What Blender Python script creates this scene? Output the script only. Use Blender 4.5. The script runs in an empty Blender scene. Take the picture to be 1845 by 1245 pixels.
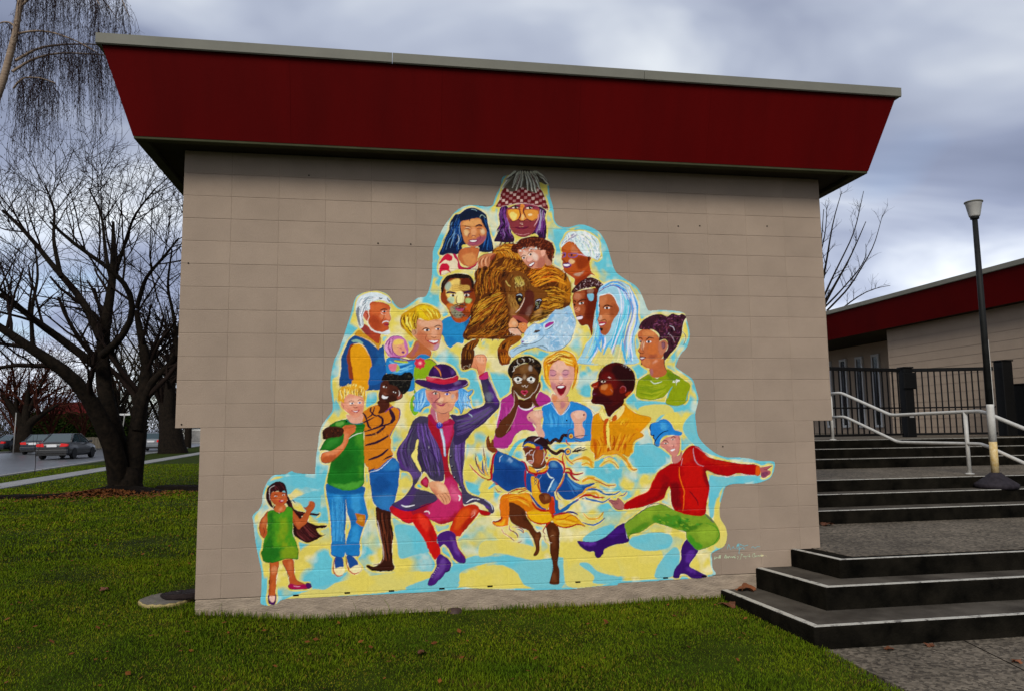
import bpy, bmesh, math, random
import numpy as np
from mathutils import Vector, Matrix
R = math.radians
rng = np.random.RandomState(11); random.seed(5)
scene = bpy.context.scene; COL = scene.collection
# ================================================================ camera (position and angles surveyed from the block courses)
cam = bpy.data.cameras.new('camera'); camo = bpy.data.objects.new('camera', cam); COL.objects.link(camo)
cam.sensor_width = 36; cam.lens = 1367.22/1845*36; cam.clip_start = .1; cam.clip_end = 3000
def _axes(yaw, pit, rol):
    cy, sy, cp, sp, c, s = math.cos(yaw), math.sin(yaw), math.cos(pit), math.sin(pit), math.cos(rol), math.sin(rol)
    f = Vector((sy*cp, cy*cp, sp)); r = Vector((cy, -sy, 0)); u = r.cross(f)
    return c*r+s*u, -s*r+c*u, f
_r, _u, _f = _axes(.168327, .109674, -.0127862)
_m = Matrix((_r, _u, -_f)).transposed().to_4x4(); _m.translation = Vector((1.71647, -6.75883, 1.35440))
camo.matrix_world = _m; scene.camera = camo
# ================================================================ sky: overcast cloud deck with thin bluish gaps over a Nishita sky
SUN_EL, SUN_AZ = 36., 204.          # degrees; azimuth clockwise from +Y, so the light comes from behind the camera
world = bpy.data.worlds.new('World'); scene.world = world; world.use_nodes = True
nt = world.node_tree; N = nt.nodes; Lk = nt.links; N.clear()
def nd(tree, typ, **kw):
    n = tree.nodes.new(typ)
    for k, v in kw.items():
        if k in n.inputs and not hasattr(n, k): n.inputs[k].default_value = v
        else: setattr(n, k, v)
    return n
out = nd(nt, 'ShaderNodeOutputWorld'); bgn = nd(nt, 'ShaderNodeBackground'); bgn.inputs['Strength'].default_value = .086
sky = nd(nt, 'ShaderNodeTexSky'); sky.sky_type = 'NISHITA'; sky.sun_disc = False; sky.sun_elevation = R(SUN_EL); sky.sun_rotation = R(SUN_AZ)
tc = nd(nt, 'ShaderNodeTexCoord'); sep = nd(nt, 'ShaderNodeSeparateXYZ'); Lk.new(tc.outputs['Generated'], sep.inputs[0])
zc = nd(nt, 'ShaderNodeMath', operation='MAXIMUM'); Lk.new(sep.outputs['Z'], zc.inputs[0]); zc.inputs[1].default_value = 0
za = nd(nt, 'ShaderNodeMath', operation='ADD'); Lk.new(zc.outputs[0], za.inputs[0]); za.inputs[1].default_value = .22
dv = nd(nt, 'ShaderNodeVectorMath', operation='DIVIDE'); Lk.new(tc.outputs['Generated'], dv.inputs[0])
cb = nd(nt, 'ShaderNodeCombineXYZ'); [Lk.new(za.outputs[0], cb.inputs[i]) for i in range(3)]; Lk.new(cb.outputs[0], dv.inputs[1])
def wnoise(scale, det, rough, dist, off):
    mp = nd(nt, 'ShaderNodeMapping'); mp.inputs['Location'].default_value = off; mp.inputs['Scale'].default_value = (1, 1.5, .5); Lk.new(dv.outputs[0], mp.inputs[0])
    n = nd(nt, 'ShaderNodeTexNoise'); n.inputs['Scale'].default_value = scale; n.inputs['Detail'].default_value = det; n.inputs['Roughness'].default_value = rough; n.inputs['Distortion'].default_value = dist
    Lk.new(mp.outputs[0], n.inputs['Vector']); return n.outputs['Fac']
def wramp(src, stops):
    r = nd(nt, 'ShaderNodeValToRGB'); e = r.color_ramp.elements
    while len(e) < len(stops): e.new(.5)
    for el, (p, c) in zip(e, stops): el.position = p; el.color = (*c, 1)
    Lk.new(src, r.inputs[0]); return r.outputs[0]
cl = wramp(wnoise(1.05, 4.5, .52, .45, (5.6, 9.1, 0)), [(.30, (1.20, 1.42, 2.1)), (.43, (1.85, 2.12, 2.95)), (.55, (3.0, 3.32, 4.1)), (.70, (5.4, 5.7, 6.0))])
gap = wramp(wnoise(.9, 3, .5, .3, (7.3, 2.2, 0)), [(.57, (0, 0, 0)), (.70, (1, 1, 1))])
gm = nd(nt, 'ShaderNodeMath', operation='MULTIPLY'); Lk.new(gap, gm.inputs[0]); gm.inputs[1].default_value = .55
mx = nd(nt, 'ShaderNodeMix', data_type='RGBA'); Lk.new(gm.outputs[0], mx.inputs['Factor']); Lk.new(cl, mx.inputs['A']); Lk.new(sky.outputs[0], mx.inputs['B'])
hz = nd(nt, 'ShaderNodeMapRange'); hz.inputs['From Min'].default_value = 0; hz.inputs['From Max'].default_value = .35; hz.inputs['To Min'].default_value = 1.6; hz.inputs['To Max'].default_value = 1; Lk.new(zc.outputs[0], hz.inputs['Value'])   # the deck pales towards the horizon all round
hs = nd(nt, 'ShaderNodeVectorMath', operation='SCALE'); Lk.new(mx.outputs['Result'], hs.inputs[0]); Lk.new(hz.outputs[0], hs.inputs['Scale'])
Lk.new(hs.outputs[0], bgn.inputs['Color']); Lk.new(bgn.outputs[0], out.inputs['Surface'])
# veiled sun
sl = bpy.data.lights.new('sun', 'SUN'); sl.energy = 1.5; sl.angle = R(26); sl.color = (1., .955, .89)
so = bpy.data.objects.new('sun', sl); COL.objects.link(so)
_d = Vector((math.sin(R(SUN_AZ))*math.cos(R(SUN_EL)), math.cos(R(SUN_AZ))*math.cos(R(SUN_EL)), math.sin(R(SUN_EL))))
so.rotation_euler = _d.to_track_quat('Z', 'Y').to_euler(); so.location = _d*60
vs = scene.view_settings; vs.view_transform = 'Standard'; vs.look = 'None'; vs.gamma = 1; vs.use_curve_mapping = False; vs.exposure = .90
# ================================================================ helpers
def srgb(h):
    c = [int(h[i:i+2], 16)/255 for i in (1, 3, 5)]
    return tuple(v/12.92 if v <= .04045 else ((v+.055)/1.055)**2.4 for v in c)
MATS = {}
def mat(name, col, rough=.7, var=.25, scale=8., bump=0., bscale=40., spec=.3, metal=0., col2=None, stretch=None, rnd=0., speck=None):
    """plain procedural paint / stone: colour broken up by noise, fine relief by bump"""
    m = bpy.data.materials.new(name); m.use_nodes = True; t = m.node_tree; b = t.nodes['Principled BSDF']
    b.inputs['Roughness'].default_value = rough; b.inputs['Specular IOR Level'].default_value = spec; b.inputs['Metallic'].default_value = metal
    tcn = nd(t, 'ShaderNodeTexCoord'); vec = tcn.outputs['Object']
    if stretch:
        mp = nd(t, 'ShaderNodeMapping'); mp.inputs['Scale'].default_value = stretch; t.links.new(vec, mp.inputs[0]); vec = mp.outputs[0]
    geo = nd(t, 'ShaderNodeNewGeometry')
    if not stretch: vec = geo.outputs['Position']
    n = nd(t, 'ShaderNodeTexNoise'); n.inputs['Scale'].default_value = scale; n.inputs['Detail'].default_value = 6; n.inputs['Roughness'].default_value = .6; t.links.new(vec, n.inputs['Vector'])
    rp = nd(t, 'ShaderNodeValToRGB'); e = rp.color_ramp.elements; e[0].position, e[1].position = .32, .70
    c2 = col2 or tuple(v*(1+var) for v in col); c1 = tuple(v*(1-var) for v in col) if not col2 else col
    e[0].color = (*c1, 1); e[1].color = (*c2, 1); t.links.new(n.outputs['Fac'], rp.inputs[0]); cout = rp.outputs[0]
    if speck:                                                     # exposed aggregate
        v = nd(t, 'ShaderNodeTexVoronoi'); v.inputs['Scale'].default_value = speck[0]; t.links.new(vec, v.inputs['Vector'])
        mxs = nd(t, 'ShaderNodeMix', data_type='RGBA', blend_type='MULTIPLY'); mxs.inputs['Factor'].default_value = speck[1]
        sr = nd(t, 'ShaderNodeValToRGB'); sr.color_ramp.elements[0].color = (.35, .33, .3, 1); sr.color_ramp.elements[1].color = (1.9, 1.85, 1.75, 1)
        sp_ = nd(t, 'ShaderNodeSeparateColor'); t.links.new(v.outputs['Color'], sp_.inputs[0]); t.links.new(sp_.outputs[0], sr.inputs[0])
        t.links.new(cout, mxs.inputs['A']); t.links.new(sr.outputs[0], mxs.inputs['B']); cout = mxs.outputs['Result']
    if rnd:
        oi = nd(t, 'ShaderNodeObjectInfo'); mr = nd(t, 'ShaderNodeMapRange'); mr.inputs['To Min'].default_value = 1-rnd; mr.inputs['To Max'].default_value = 1+rnd
        t.links.new(oi.outputs['Random'], mr.inputs['Value'])
        mm = nd(t, 'ShaderNodeVectorMath', operation='SCALE'); t.links.new(cout, mm.inputs[0]); t.links.new(mr.outputs[0], mm.inputs['Scale']); cout = mm.outputs[0]
    t.links.new(cout, b.inputs['Base Color'])
    if bump:
        n2 = nd(t, 'ShaderNodeTexNoise'); n2.inputs['Scale'].default_value = bscale; n2.inputs['Detail'].default_value = 5; t.links.new(vec, n2.inputs['Vector'])
        bp = nd(t, 'ShaderNodeBump'); bp.inputs['Strength'].default_value = bump; bp.inputs['Distance'].default_value = .01; t.links.new(n2.outputs['Fac'], bp.inputs['Height']); t.links.new(bp.outputs[0], b.inputs['Normal'])
    MATS[name] = m; return m
def glassmat(name, col, rough=.08):
    m = bpy.data.materials.new(name); m.use_nodes = True; b = m.node_tree.nodes['Principled BSDF']
    b.inputs['Base Color'].default_value = (*col, 1); b.inputs['Roughness'].default_value = rough; b.inputs['Specular IOR Level'].default_value = .8; MATS[name] = m; return m
class MB:
    """collects faces for ONE mesh object"""
    def __init__(s): s.v = []; s.f = []; s.mi = []
    def face(s, pts, mi=0):
        b = len(s.v); s.v += [tuple(p) for p in pts]; s.f.append(tuple(range(b, b+len(pts)))); s.mi.append(mi)
    def box(s, x0, x1, y0, y1, z0, z1, mi=0):
        b = len(s.v); s.v += [(x, y, z) for z in (z0, z1) for y in (y0, y1) for x in (x0, x1)]
        for q in ((0, 2, 3, 1), (4, 5, 7, 6), (0, 1, 5, 4), (2, 6, 7, 3), (0, 4, 6, 2), (1, 3, 7, 5)): s.f.append(tuple(b+i for i in q)); s.mi.append(mi)
    def prism(s, poly, axis, a0, a1, mi=0):
        """poly in the plane across `axis`, swept from a0 to a1"""
        def pt(p, a): return {'x': (a, p[0], p[1]), 'y': (p[0], a, p[1]), 'z': (p[0], p[1], a)}[axis]
        n = len(poly); b = len(s.v); s.v += [pt(p, a0) for p in poly]+[pt(p, a1) for p in poly]
        s.f.append(tuple(b+i for i in range(n))[::-1]); s.f.append(tuple(b+n+i for i in range(n))); s.mi += [mi, mi]
        for i in range(n): j = (i+1) % n; s.f.append((b+i, b+j, b+n+j, b+n+i)); s.mi.append(mi)
    def tube(s, pts, rad, n=8, mi=0, cap=True):
        pts = [Vector(p) for p in pts]; rad = [rad]*len(pts) if not hasattr(rad, '__len__') else rad; b = len(s.v); ref = None
        for i, p in enumerate(pts):
            t = ((pts[min(i+1, len(pts)-1)]-pts[max(i-1, 0)])).normalized()
            if ref is None: ref = t.orthogonal().normalized()
            ref = (ref-t*ref.dot(t)).normalized(); o = t.cross(ref)
            for k in range(n):
                a = 2*math.pi*k/n; s.v.append(tuple(p+(ref*math.cos(a)+o*math.sin(a))*rad[i]))
        for i in range(len(pts)-1):
            for k in range(n):
                k2 = (k+1) % n; s.f.append((b+i*n+k, b+i*n+k2, b+(i+1)*n+k2, b+(i+1)*n+k)); s.mi.append(mi)
        if cap:
            s.f.append(tuple(b+k for k in range(n))[::-1]); s.f.append(tuple(b+(len(pts)-1)*n+k for k in range(n))); s.mi += [mi, mi]
    def lathe(s, prof, c, n=20, mi=0):
        b = len(s.v)
        for r_, z in prof:
            for k in range(n): a = 2*math.pi*k/n; s.v.append((c[0]+r_*math.cos(a), c[1]+r_*math.sin(a), c[2]+z))
        for i in range(len(prof)-1):
            for k in range(n): k2 = (k+1) % n; s.f.append((b+i*n+k, b+i*n+k2, b+(i+1)*n+k2, b+(i+1)*n+k)); s.mi.append(mi)
        s.f.append(tuple(b+k for k in range(n))[::-1]); s.f.append(tuple(b+(len(prof)-1)*n+k for k in range(n))); s.mi += [mi, mi]
    def mesh(s, name, mats, smooth=False, bevel=0, seg=1):
        me = bpy.data.meshes.new(name); me.from_pydata(s.v, [], s.f); me.validate(clean_customdata=False)
        for m in (mats if isinstance(mats, (list, tuple)) else [mats]): me.materials.append(m)
        if len(set(s.mi)) > 1: me.polygons.foreach_set('material_index', s.mi[:len(me.polygons)])
        bm = bmesh.new(); bm.from_mesh(me)
        if bevel:
            bmesh.ops.remove_doubles(bm, verts=bm.verts, dist=1e-5)
            bmesh.ops.bevel(bm, geom=[e for e in bm.edges if e.is_manifold and e.calc_face_angle(0) > .5], offset=bevel, segments=seg, affect='EDGES', profile=.7)
        bmesh.ops.recalc_face_normals(bm, faces=bm.faces); bm.to_mesh(me); bm.free()
        if smooth: me.polygons.foreach_set('use_smooth', [True]*len(me.polygons))
        return me
    def build(s, name, mats, parent=None, smooth=False, bevel=0, seg=1, loc=None):
        me = s.mesh(name, mats, smooth, bevel, seg)
        return link(name, me, parent, loc)
def link(name, me, parent=None, loc=None):
    o = bpy.data.objects.new(name, me); COL.objects.link(o)
    if parent is not None: o.parent = parent
    if loc is not None: o.location = loc
    return o
def tag(o, label=None, cat=None, group=None, kind=None):
    for k, v in (('label', label), ('category', cat), ('group', group), ('kind', kind)):
        if v: o[k] = v
    return o
def thing(name, label, cat, loc=(0, 0, 0), rz=0, group=None):
    o = bpy.data.objects.new(name, None); COL.objects.link(o); o.location = loc; o.rotation_euler.z = rz; o.empty_display_size = .2
    return tag(o, label, cat, group)
def from_np(name, v, f, mats, parent=None, smooth=False):
    v = np.asarray(v, np.float32); f = np.asarray(f, np.int32); k = f.shape[1]
    me = bpy.data.meshes.new(name); me.vertices.add(len(v)); me.vertices.foreach_set('co', v.ravel())
    me.loops.add(f.size); me.loops.foreach_set('vertex_index', f.ravel())
    me.polygons.add(len(f)); me.polygons.foreach_set('loop_start', np.arange(0, f.size, k, dtype=np.int32)); me.polygons.foreach_set('loop_total', np.full(len(f), k, np.int32))
    if smooth: me.polygons.foreach_set('use_smooth', np.ones(len(f), bool))
    for m in (mats if isinstance(mats, (list, tuple)) else [mats]): me.materials.append(m)
    me.update(calc_edges=True); return link(name, me, parent)
def sstep(t): t = np.clip(t, 0, 1); return t*t*(3-2*t)
def gz(x, y):
    """height of the lawn"""
    x = np.asarray(x, float); y = np.asarray(y, float)
    z = -.205+.095*sstep((1.3-x)/1.4)+.10*sstep((y-.5)/12)
    z = z+np.where(y < 0, .05*np.maximum(y, -2.2)+.012*np.minimum(y+2.2, 0), 0)
    return z
# ================================================================ materials
M_BLOCK = mat('beige block paint', (.305, .233, .171), .78, .085, 2.2, .35, 120., .10, rnd=.04)
M_MORTAR = mat('beige mortar paint', (.275, .212, .158), .85, .08, 12., .3, 60., .1)
M_FOOT = mat('painted concrete footing', (.32, .252, .182), .9, .26, 6., .9, 34., .1, stretch=(1, 1, 4))
M_RED = mat('dark red fascia paint', (.078, .0006, .0005), .7, .16, 1.0, .06, 60., .05, stretch=(2.2, 1, .35))
M_FLASH = mat('grey metal flashing', (.155, .150, .118), .6, .08, 3., .03, 30., .2)
M_SOFFIT = mat('dark soffit boards', (.035, .030, .018), .9, .2, 4., spec=.05)
M_TRIM = mat('olive trim board', (.045, .045, .022), .8, .15, 5., spec=.08)
M_ROOF = mat('grey roof membrane', (.2, .2, .2), .9)
M_STEP = mat('dark mossy concrete', (.0022, .0020, .0014), .9, .5, 5., .6, 60., .03, col2=(.012, .0100, .0068))
M_STRIPE = None
M_TREAD = mat('worn concrete treads', (.036, .030, .023), .8, .5, 3., .5, 70., .08, col2=(.098, .085, .068))
M_AGG = mat('exposed aggregate paving', (.100, .085, .066), .75, .30, 1.6, .5, 120., .12, speck=(42., .85))
M_ASPH = mat('wet asphalt', (.075, .078, .082), .30, .25, .5, .1, 90., .5)
M_WALK = mat('concrete sidewalk', (.20, .195, .185), .6, .2, 1.2, .15, 60.)
M_KERB = mat('kerb concrete', (.25, .24, .22), .75, .2, 3.)
M_WRAIL = mat('white rail paint', (.50, .485, .44), .5, .10, 14., .1, 50., .4)
M_RUST = mat('rusty yellow primer', (.50, .33, .10), .6, .3, 20., .2, 60., col2=(.62, .50, .28))
M_IRON = mat('black iron paint', (.004, .004, .004), .55, .3, 20., 0, 40., .12)
M_POLE = mat('black pole paint', (.010, .0105, .0095), .6, .35, 10., .1, 40., .15)
M_LAMPG = mat('aged opal lamp bowl', (.42, .41, .37), .5, .15, 10.)
M_RUBBER = mat('dark cast base', (.022, .018, .022), .7, .4, 18., .3, 30., .15)
M_WING = mat('beige wing wall paint', (.34, .262, .19), .85, .07, 1.5, .15, 60., .08)
M_WFRAME = mat('pale window frame', (.5, .5, .48), .5, .05)
M_GLASS = glassmat('dark window glass', (.012, .014, .016))
M_SLAB = mat('pale stepping stone', (.12, .105, .082), .85, .25, 14., .5, 40.)
M_SLABE = mat('yellow lichen slab edge', (.30, .235, .095), .85, .25, 14., .6, 30.)
M_SLAB2 = mat('dark stepping stone', (.020, .014, .013), .85, .35, 10., .5, 40., .08)
M_BARK = mat('dark cherry bark', (.006, .005, .004), .95, .45, 9., 1., 24., .03, col2=(.018, .013, .009))
M_TWIG = mat('dark bare twigs', (.014, .009, .007), .9, .3, 3., spec=.05)
M_BBARK = mat('pale birch bark', (.17, .115, .075), .8, .4, 6., .4, 20., .1, stretch=(1, 1, 6), col2=(.30, .23, .165))
M_BTWIG = mat('brown birch twigs', (.024, .014, .013), .9, .3, 3., spec=.05)
M_RTWIG = mat('reddish shrub twigs', (.050, .016, .010), .9, .35, 2., spec=.03)
M_GTWIG = mat('olive far twigs', (.035, .029, .017), .9, .3, 2., spec=.03)
M_HEDGE = mat('dark hedge leaves', (.006, .012, .002), .9, .5, 3., spec=.03, col2=(.02, .034, .006))
M_LAWN = mat('lawn soil and thatch', (.022, .032, .003), .95, .5, 2.2, .6, 60., .03)
M_SOIL = mat('dark wet soil', (.007, .005, .0035), .95, .4, 6., 1., 30., .03)
M_LEAF = mat('fallen brown leaf', (.15, .05, .018), .6, .4, 9., .2, 40., rnd=.3)
M_LITTER = mat('brown leaf litter', (.07, .020, .007), .8, .5, 14., spec=.1, col2=(.20, .07, .014))
def grass_mat():
    m = bpy.data.materials.new('grass blades'); m.use_nodes = True; t = m.node_tree; b = t.nodes['Principled BSDF']
    b.inputs['Roughness'].default_value = .8; b.inputs['Specular IOR Level'].default_value = .04
    at = nd(t, 'ShaderNodeAttribute'); at.attribute_name = 'tint'
    g = nd(t, 'ShaderNodeNewGeometry'); n = nd(t, 'ShaderNodeTexNoise'); n.inputs['Scale'].default_value = 1.6; n.inputs['Detail'].default_value = 7; n.inputs['Roughness'].default_value = .65; t.links.new(g.outputs['Position'], n.inputs['Vector'])
    rp = nd(t, 'ShaderNodeValToRGB'); e = rp.color_ramp.elements; e[0].position, e[1].position = .34, .66; e[0].color = (.62, .78, .7, 1); e[1].color = (1.42, 1.25, .9, 1); t.links.new(n.outputs['Fac'], rp.inputs[0])
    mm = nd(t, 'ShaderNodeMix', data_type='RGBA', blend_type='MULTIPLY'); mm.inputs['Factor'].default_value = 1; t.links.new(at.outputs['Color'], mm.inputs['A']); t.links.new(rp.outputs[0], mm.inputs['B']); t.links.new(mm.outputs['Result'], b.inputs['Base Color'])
    return m
M_GRASS = grass_mat()
def stripe_mat():
    m = bpy.data.materials.new('worn white nosing paint'); m.use_nodes = True; t = m.node_tree; b = t.nodes['Principled BSDF']; b.inputs['Roughness'].default_value = .6
    g = nd(t, 'ShaderNodeNewGeometry'); n = nd(t, 'ShaderNodeTexNoise'); n.inputs['Scale'].default_value = 13; n.inputs['Detail'].default_value = 9; n.inputs['Roughness'].default_value = .7; t.links.new(g.outputs['Position'], n.inputs['Vector'])
    rp = nd(t, 'ShaderNodeValToRGB'); e = rp.color_ramp.elements; e[0].position, e[1].position = .34, .47; e[0].color = (.07, .06, .05, 1); e[1].color = (.44, .42, .36, 1); t.links.new(n.outputs['Fac'], rp.inputs[0]); t.links.new(rp.outputs[0], b.inputs['Base Color']); return m
M_STRIPE = stripe_mat()
# ================================================================ ground, road, paths
def ground():
    xs = np.unique(np.concatenate([np.linspace(-400, -30, 16), np.linspace(-30, -8, 23), np.linspace(-8, 8, 81), [4.86, 4.93, 5.0], np.linspace(8, 40, 17), np.linspace(40, 500, 14)]))
    ys = np.unique(np.concatenate([np.linspace(-120, -12, 10), np.linspace(-12, -4, 9), np.linspace(-4, 16, 101), np.linspace(16, 60, 23), np.linspace(60, 900, 22)]))
    X, Y = np.meshgrid(xs, ys); Z = gz(X, Y)
    near = (np.abs(X) < 12) & (Y < 16); Z = Z+np.where(near, .012*np.sin(X*2.3+Y*1.1)*np.sin(Y*1.7-X*.6), 0)-.14*sstep((X-4.86)/.14)*(Y < .2)
    nx, ny = len(xs), len(ys); i = np.arange(nx*ny).reshape(ny, nx)
    f = np.stack([i[:-1, :-1], i[:-1, 1:], i[1:, 1:], i[1:, :-1]], -1).reshape(-1, 4)
    o = from_np('lawn', np.stack([X, Y, Z], -1).reshape(-1, 3), f, M_LAWN, smooth=True); tag(o, kind='structure')
ground()
SD = np.array([-.115, 1.]); SD = SD/np.hypot(*SD); SN = np.array([SD[1], -SD[0]])        # street direction, normal towards the school
def street(name, o0, o1, z, m, kind='structure', y0=-60, y1=700, thick=None, base=(-10.9, 20.), SD=SD, SN=SN):
    """strip parallel to the street; offsets measured from the near road edge, positive away from the school"""
    base = np.array(base); ts = np.concatenate([np.arange(y0, 40, 4.), np.arange(40, y1, 20.)])-20
    mb = MB(); prev = None
    for t in ts:
        a = base+SD*t-SN*o0; b = base+SD*t-SN*o1
        zz = z if not callable(z) else z(t)
        pa, pb = (a[0], a[1], zz), (b[0], b[1], zz)
        if prev: mb.face([prev[0], pa, pb, prev[1]])
        if prev and thick:
            lo = lambda p: (p[0], p[1], p[2]-thick)
            mb.face([prev[0], pa, lo(pa), lo(prev[0])]); mb.face([prev[1], pb, lo(pb), lo(prev[1])])
        prev = (pa, pb)
    return tag(mb.build(name, m), kind=kind)
GZF = float(gz(-10, 30))
street('road', 0, 12.5, GZF+.012, M_ASPH)
street('kerb', -.16, 0, GZF+.05, M_KERB, thick=.2); street('kerb', 12.5, 12.66, GZF+.12, M_KERB, thick=.2)
S2 = np.array([-.066, 1.]); S2 = S2/np.hypot(*S2); street('sidewalk', -.45, .45, GZF+.03, M_WALK, thick=.1, base=(-8.75, 20.), SD=S2, SN=np.array([S2[1], -S2[0]]))
street('far_verge', 12.66, 70, GZF+.11, M_LAWN)
def aggregate():
    mb = MB(); mb.box(4.95, 16, -14, -1.392, -.62, -.295); tag(mb.build('path', M_AGG), kind='structure')
    mb = MB(); mb.box(5.8, 34, 5.62, 40, -.4, 1.092); tag(mb.build('upper_pavement', M_AGG), kind='structure')
aggregate()
# joint in the front path
mb = MB(); mb.prism([(6.1, -1.4), (6.112, -1.4), (5.58, -4), (5.57, -4)], 'z', -.2958, -.2938); tag(mb.build('path_joint', M_SOIL), kind='structure')
# ================================================================ entrance steps
st = thing('entrance_steps', 'dark concrete entrance steps with worn white nosings right of the mural wall', 'steps', (5.8, 0, 0))
def P_(o): o.parent = st; o.matrix_parent_inverse = Matrix.Translation((-5.8, 0, 0)); return o
XR = 16.
def step_low(x0, y0, z1, yb, z0):
    mb = MB(); mb.prism([(x0[1], y0), (XR, y0), (XR, yb), (5.8, yb), (5.8, .003-.01), (x0[0], -.007)], 'z', z0, z1); P_(mb.build('step', M_STEP, bevel=.012, seg=2))
    e = .004; w = .055
    mb = MB(); mb.prism([(x0[1]+.05, y0+.05), (XR, y0+.05), (XR, yb-.002), (5.6, yb-.002), (5.6, -.013), (x0[0]+.05, -.013)], 'z', z1-.01, z1+.0025); P_(mb.build('tread', M_TREAD)); mb = MB()
    mb.prism([(x0[1]+.012, y0+.010), (XR, y0+.010), (XR, y0+w), (x0[1]+w+.01, y0+w), (x0[0]+w+.01, -.012), (x0[0]+.012, -.012)], 'z', z1-.001, z1+e); P_(mb.build('nosing_stripe', M_STRIPE))
step_low((4.775, 4.872), -1.388, -.134, -.80, -.6)
step_low((5.128, 5.252), -.945, .048, -.50, -.6)
mb = MB(); mb.prism([(5.575, -.65), (XR, -.65), (XR, 1.6), (5.8, 1.6), (5.8, -.007), (5.487, -.007)], 'z', -.6, .205); P_(mb.build('step', M_STEP, bevel=.012, seg=2))
mb = MB(); mb.prism([(5.587, -.64), (XR, -.64), (XR, -.605), (5.63, -.605), (5.545, -.012), (5.50, -.012)], 'z', .204, .209); P_(mb.build('nosing_stripe', M_STRIPE))
mb = MB(); mb.prism([(5.78, -.52), (XR, -.52), (XR, 1.525), (5.805, 1.525), (5.805, -.012), (5.70, -.012)], 'z', .2, .2085); P_(mb.build('landing', M_AGG))
def step_up(y0, z1, yb, z0):
    mb = MB(); mb.box(5.803, XR, y0, yb, z0, z1); P_(mb.build('step', M_STEP, bevel=.012, seg=2))
    mb = MB(); mb.box(5.804, XR, y0+.05, yb-.06, z1-.01, z1+.0025); P_(mb.build('tread', M_TREAD))
    mb = MB(); mb.box(5.803, XR, y0+.008, y0+.048, z1-.002, z1+.004); P_(mb.build('nosing_stripe', M_STRIPE))
step_up(1.53, .358, 1.95, -.5); step_up(1.90, .510, 2.32, -.5); step_up(2.27, .654, 4.60, -.5)
mb = MB(); mb.box(5.803, XR, 2.34, 4.553, .60, .658); P_(mb.build('landing', M_AGG))
step_up(4.56, .808, 4.98, -.5); step_up(4.93, .958, 5.36, -.5); step_up(5.30, 1.095, 5.70, -.5)
# ================================================================ school hall with the mural wall
hall = thing('school_hall', 'beige concrete block hall with dark red flared fascia carrying the mural', 'building', (3, 0, 0))
def H_(o): o.parent = hall; o.matrix_parent_inverse = Matrix.Translation((-3, 0, 0)); return o
mb = MB(); mb.box(.012, 5.988, .0075, 9, 1.404, 3.80); mb.box(.212, 5.788, .0075, 9, 0, 1.403); H_(mb.build('wall_core', M_MORTAR))
mb = MB(); mb.box(.2, 5.8, .002, 9.1, -.7, -.0035); H_(mb.build('footing', M_FOOT, bevel=.01))
def block_mesh(w):
    """block face at y=0: wide chamfer along the bed joints, hairline at the perpends"""
    h, d = .1998, .0040; x0, x1 = .0001, w-.0001
    mb = MB(); zs = [(.0002, d+.05, 0), (.0002, d, 0), (.0016, 0, 0), (h-.0065, 0, 0), (h, d, 0), (h, d+.05, 0)]
    P0 = [(x0, y+(.0022 if y == 0 else 0), z) for z, y, i in zs]; P1 = [(x0+.0040, y, z) for z, y, i in zs]; P2 = [(x1-.0040, y, z) for z, y, i in zs]; P3 = [(x1, y+(.0022 if y == 0 else 0), z) for z, y, i in zs]
    for A, B in ((P0, P1), (P1, P2), (P2, P3)):
        for i in range(len(zs)-1): mb.face([A[i], B[i], B[i+1], A[i+1]])
    for Q in (P0, P3): mb.face([Q[0], Q[1], Q[2], Q[3], Q[4], Q[5]])
    return mb.mesh('block', M_BLOCK)
BF, BH = block_mesh(.4), block_mesh(.2)
for k in range(12):
    for i in range(15): H_(link('block', BF, None, (i*.4, rng.uniform(-.0006, .0006), 1.4+k*.2)))
for k in range(7):
    for i in range(15):
        x = .2 if i == 0 else (i*.4 if i < 14 else 5.6); me = BH if i in (0, 14) else BF
        H_(link('block', me, None, (x, rng.uniform(-.0006, .0006), k*.2)))
for x, z in ((.05, 1.43), (1.4, 1.44), (2.75, 1.44), (4.5, 3.27), (1.66, 3.02), (1.95, 3.02), (.06, 2.80), (5.42, 3.30), (4.72, 3.28), (4.86, 1.17), (1.05, 3.62), (3.36, 1.43)):
    mb = MB(); mb.lathe([(.007, 0), (.007, .003)], (0, 0, 0), 8); o = mb.build('anchor_hole', M_SOIL); o.rotation_euler.x = R(90); H_(o); o.location = (x, -.0005, z)
for x, z in ((.98, -.002), (1.40, -.002), (1.77, -.003), (2.62, -.003), (3.41, -.003), (4.23, -.003), (2.2, -.004), (4.6, -.004)):
    mb = MB(); mb.box(x, x+.045, -.0045, .02, z-.006, z+.006); H_(mb.build('weep_slot', M_SOIL))
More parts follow.
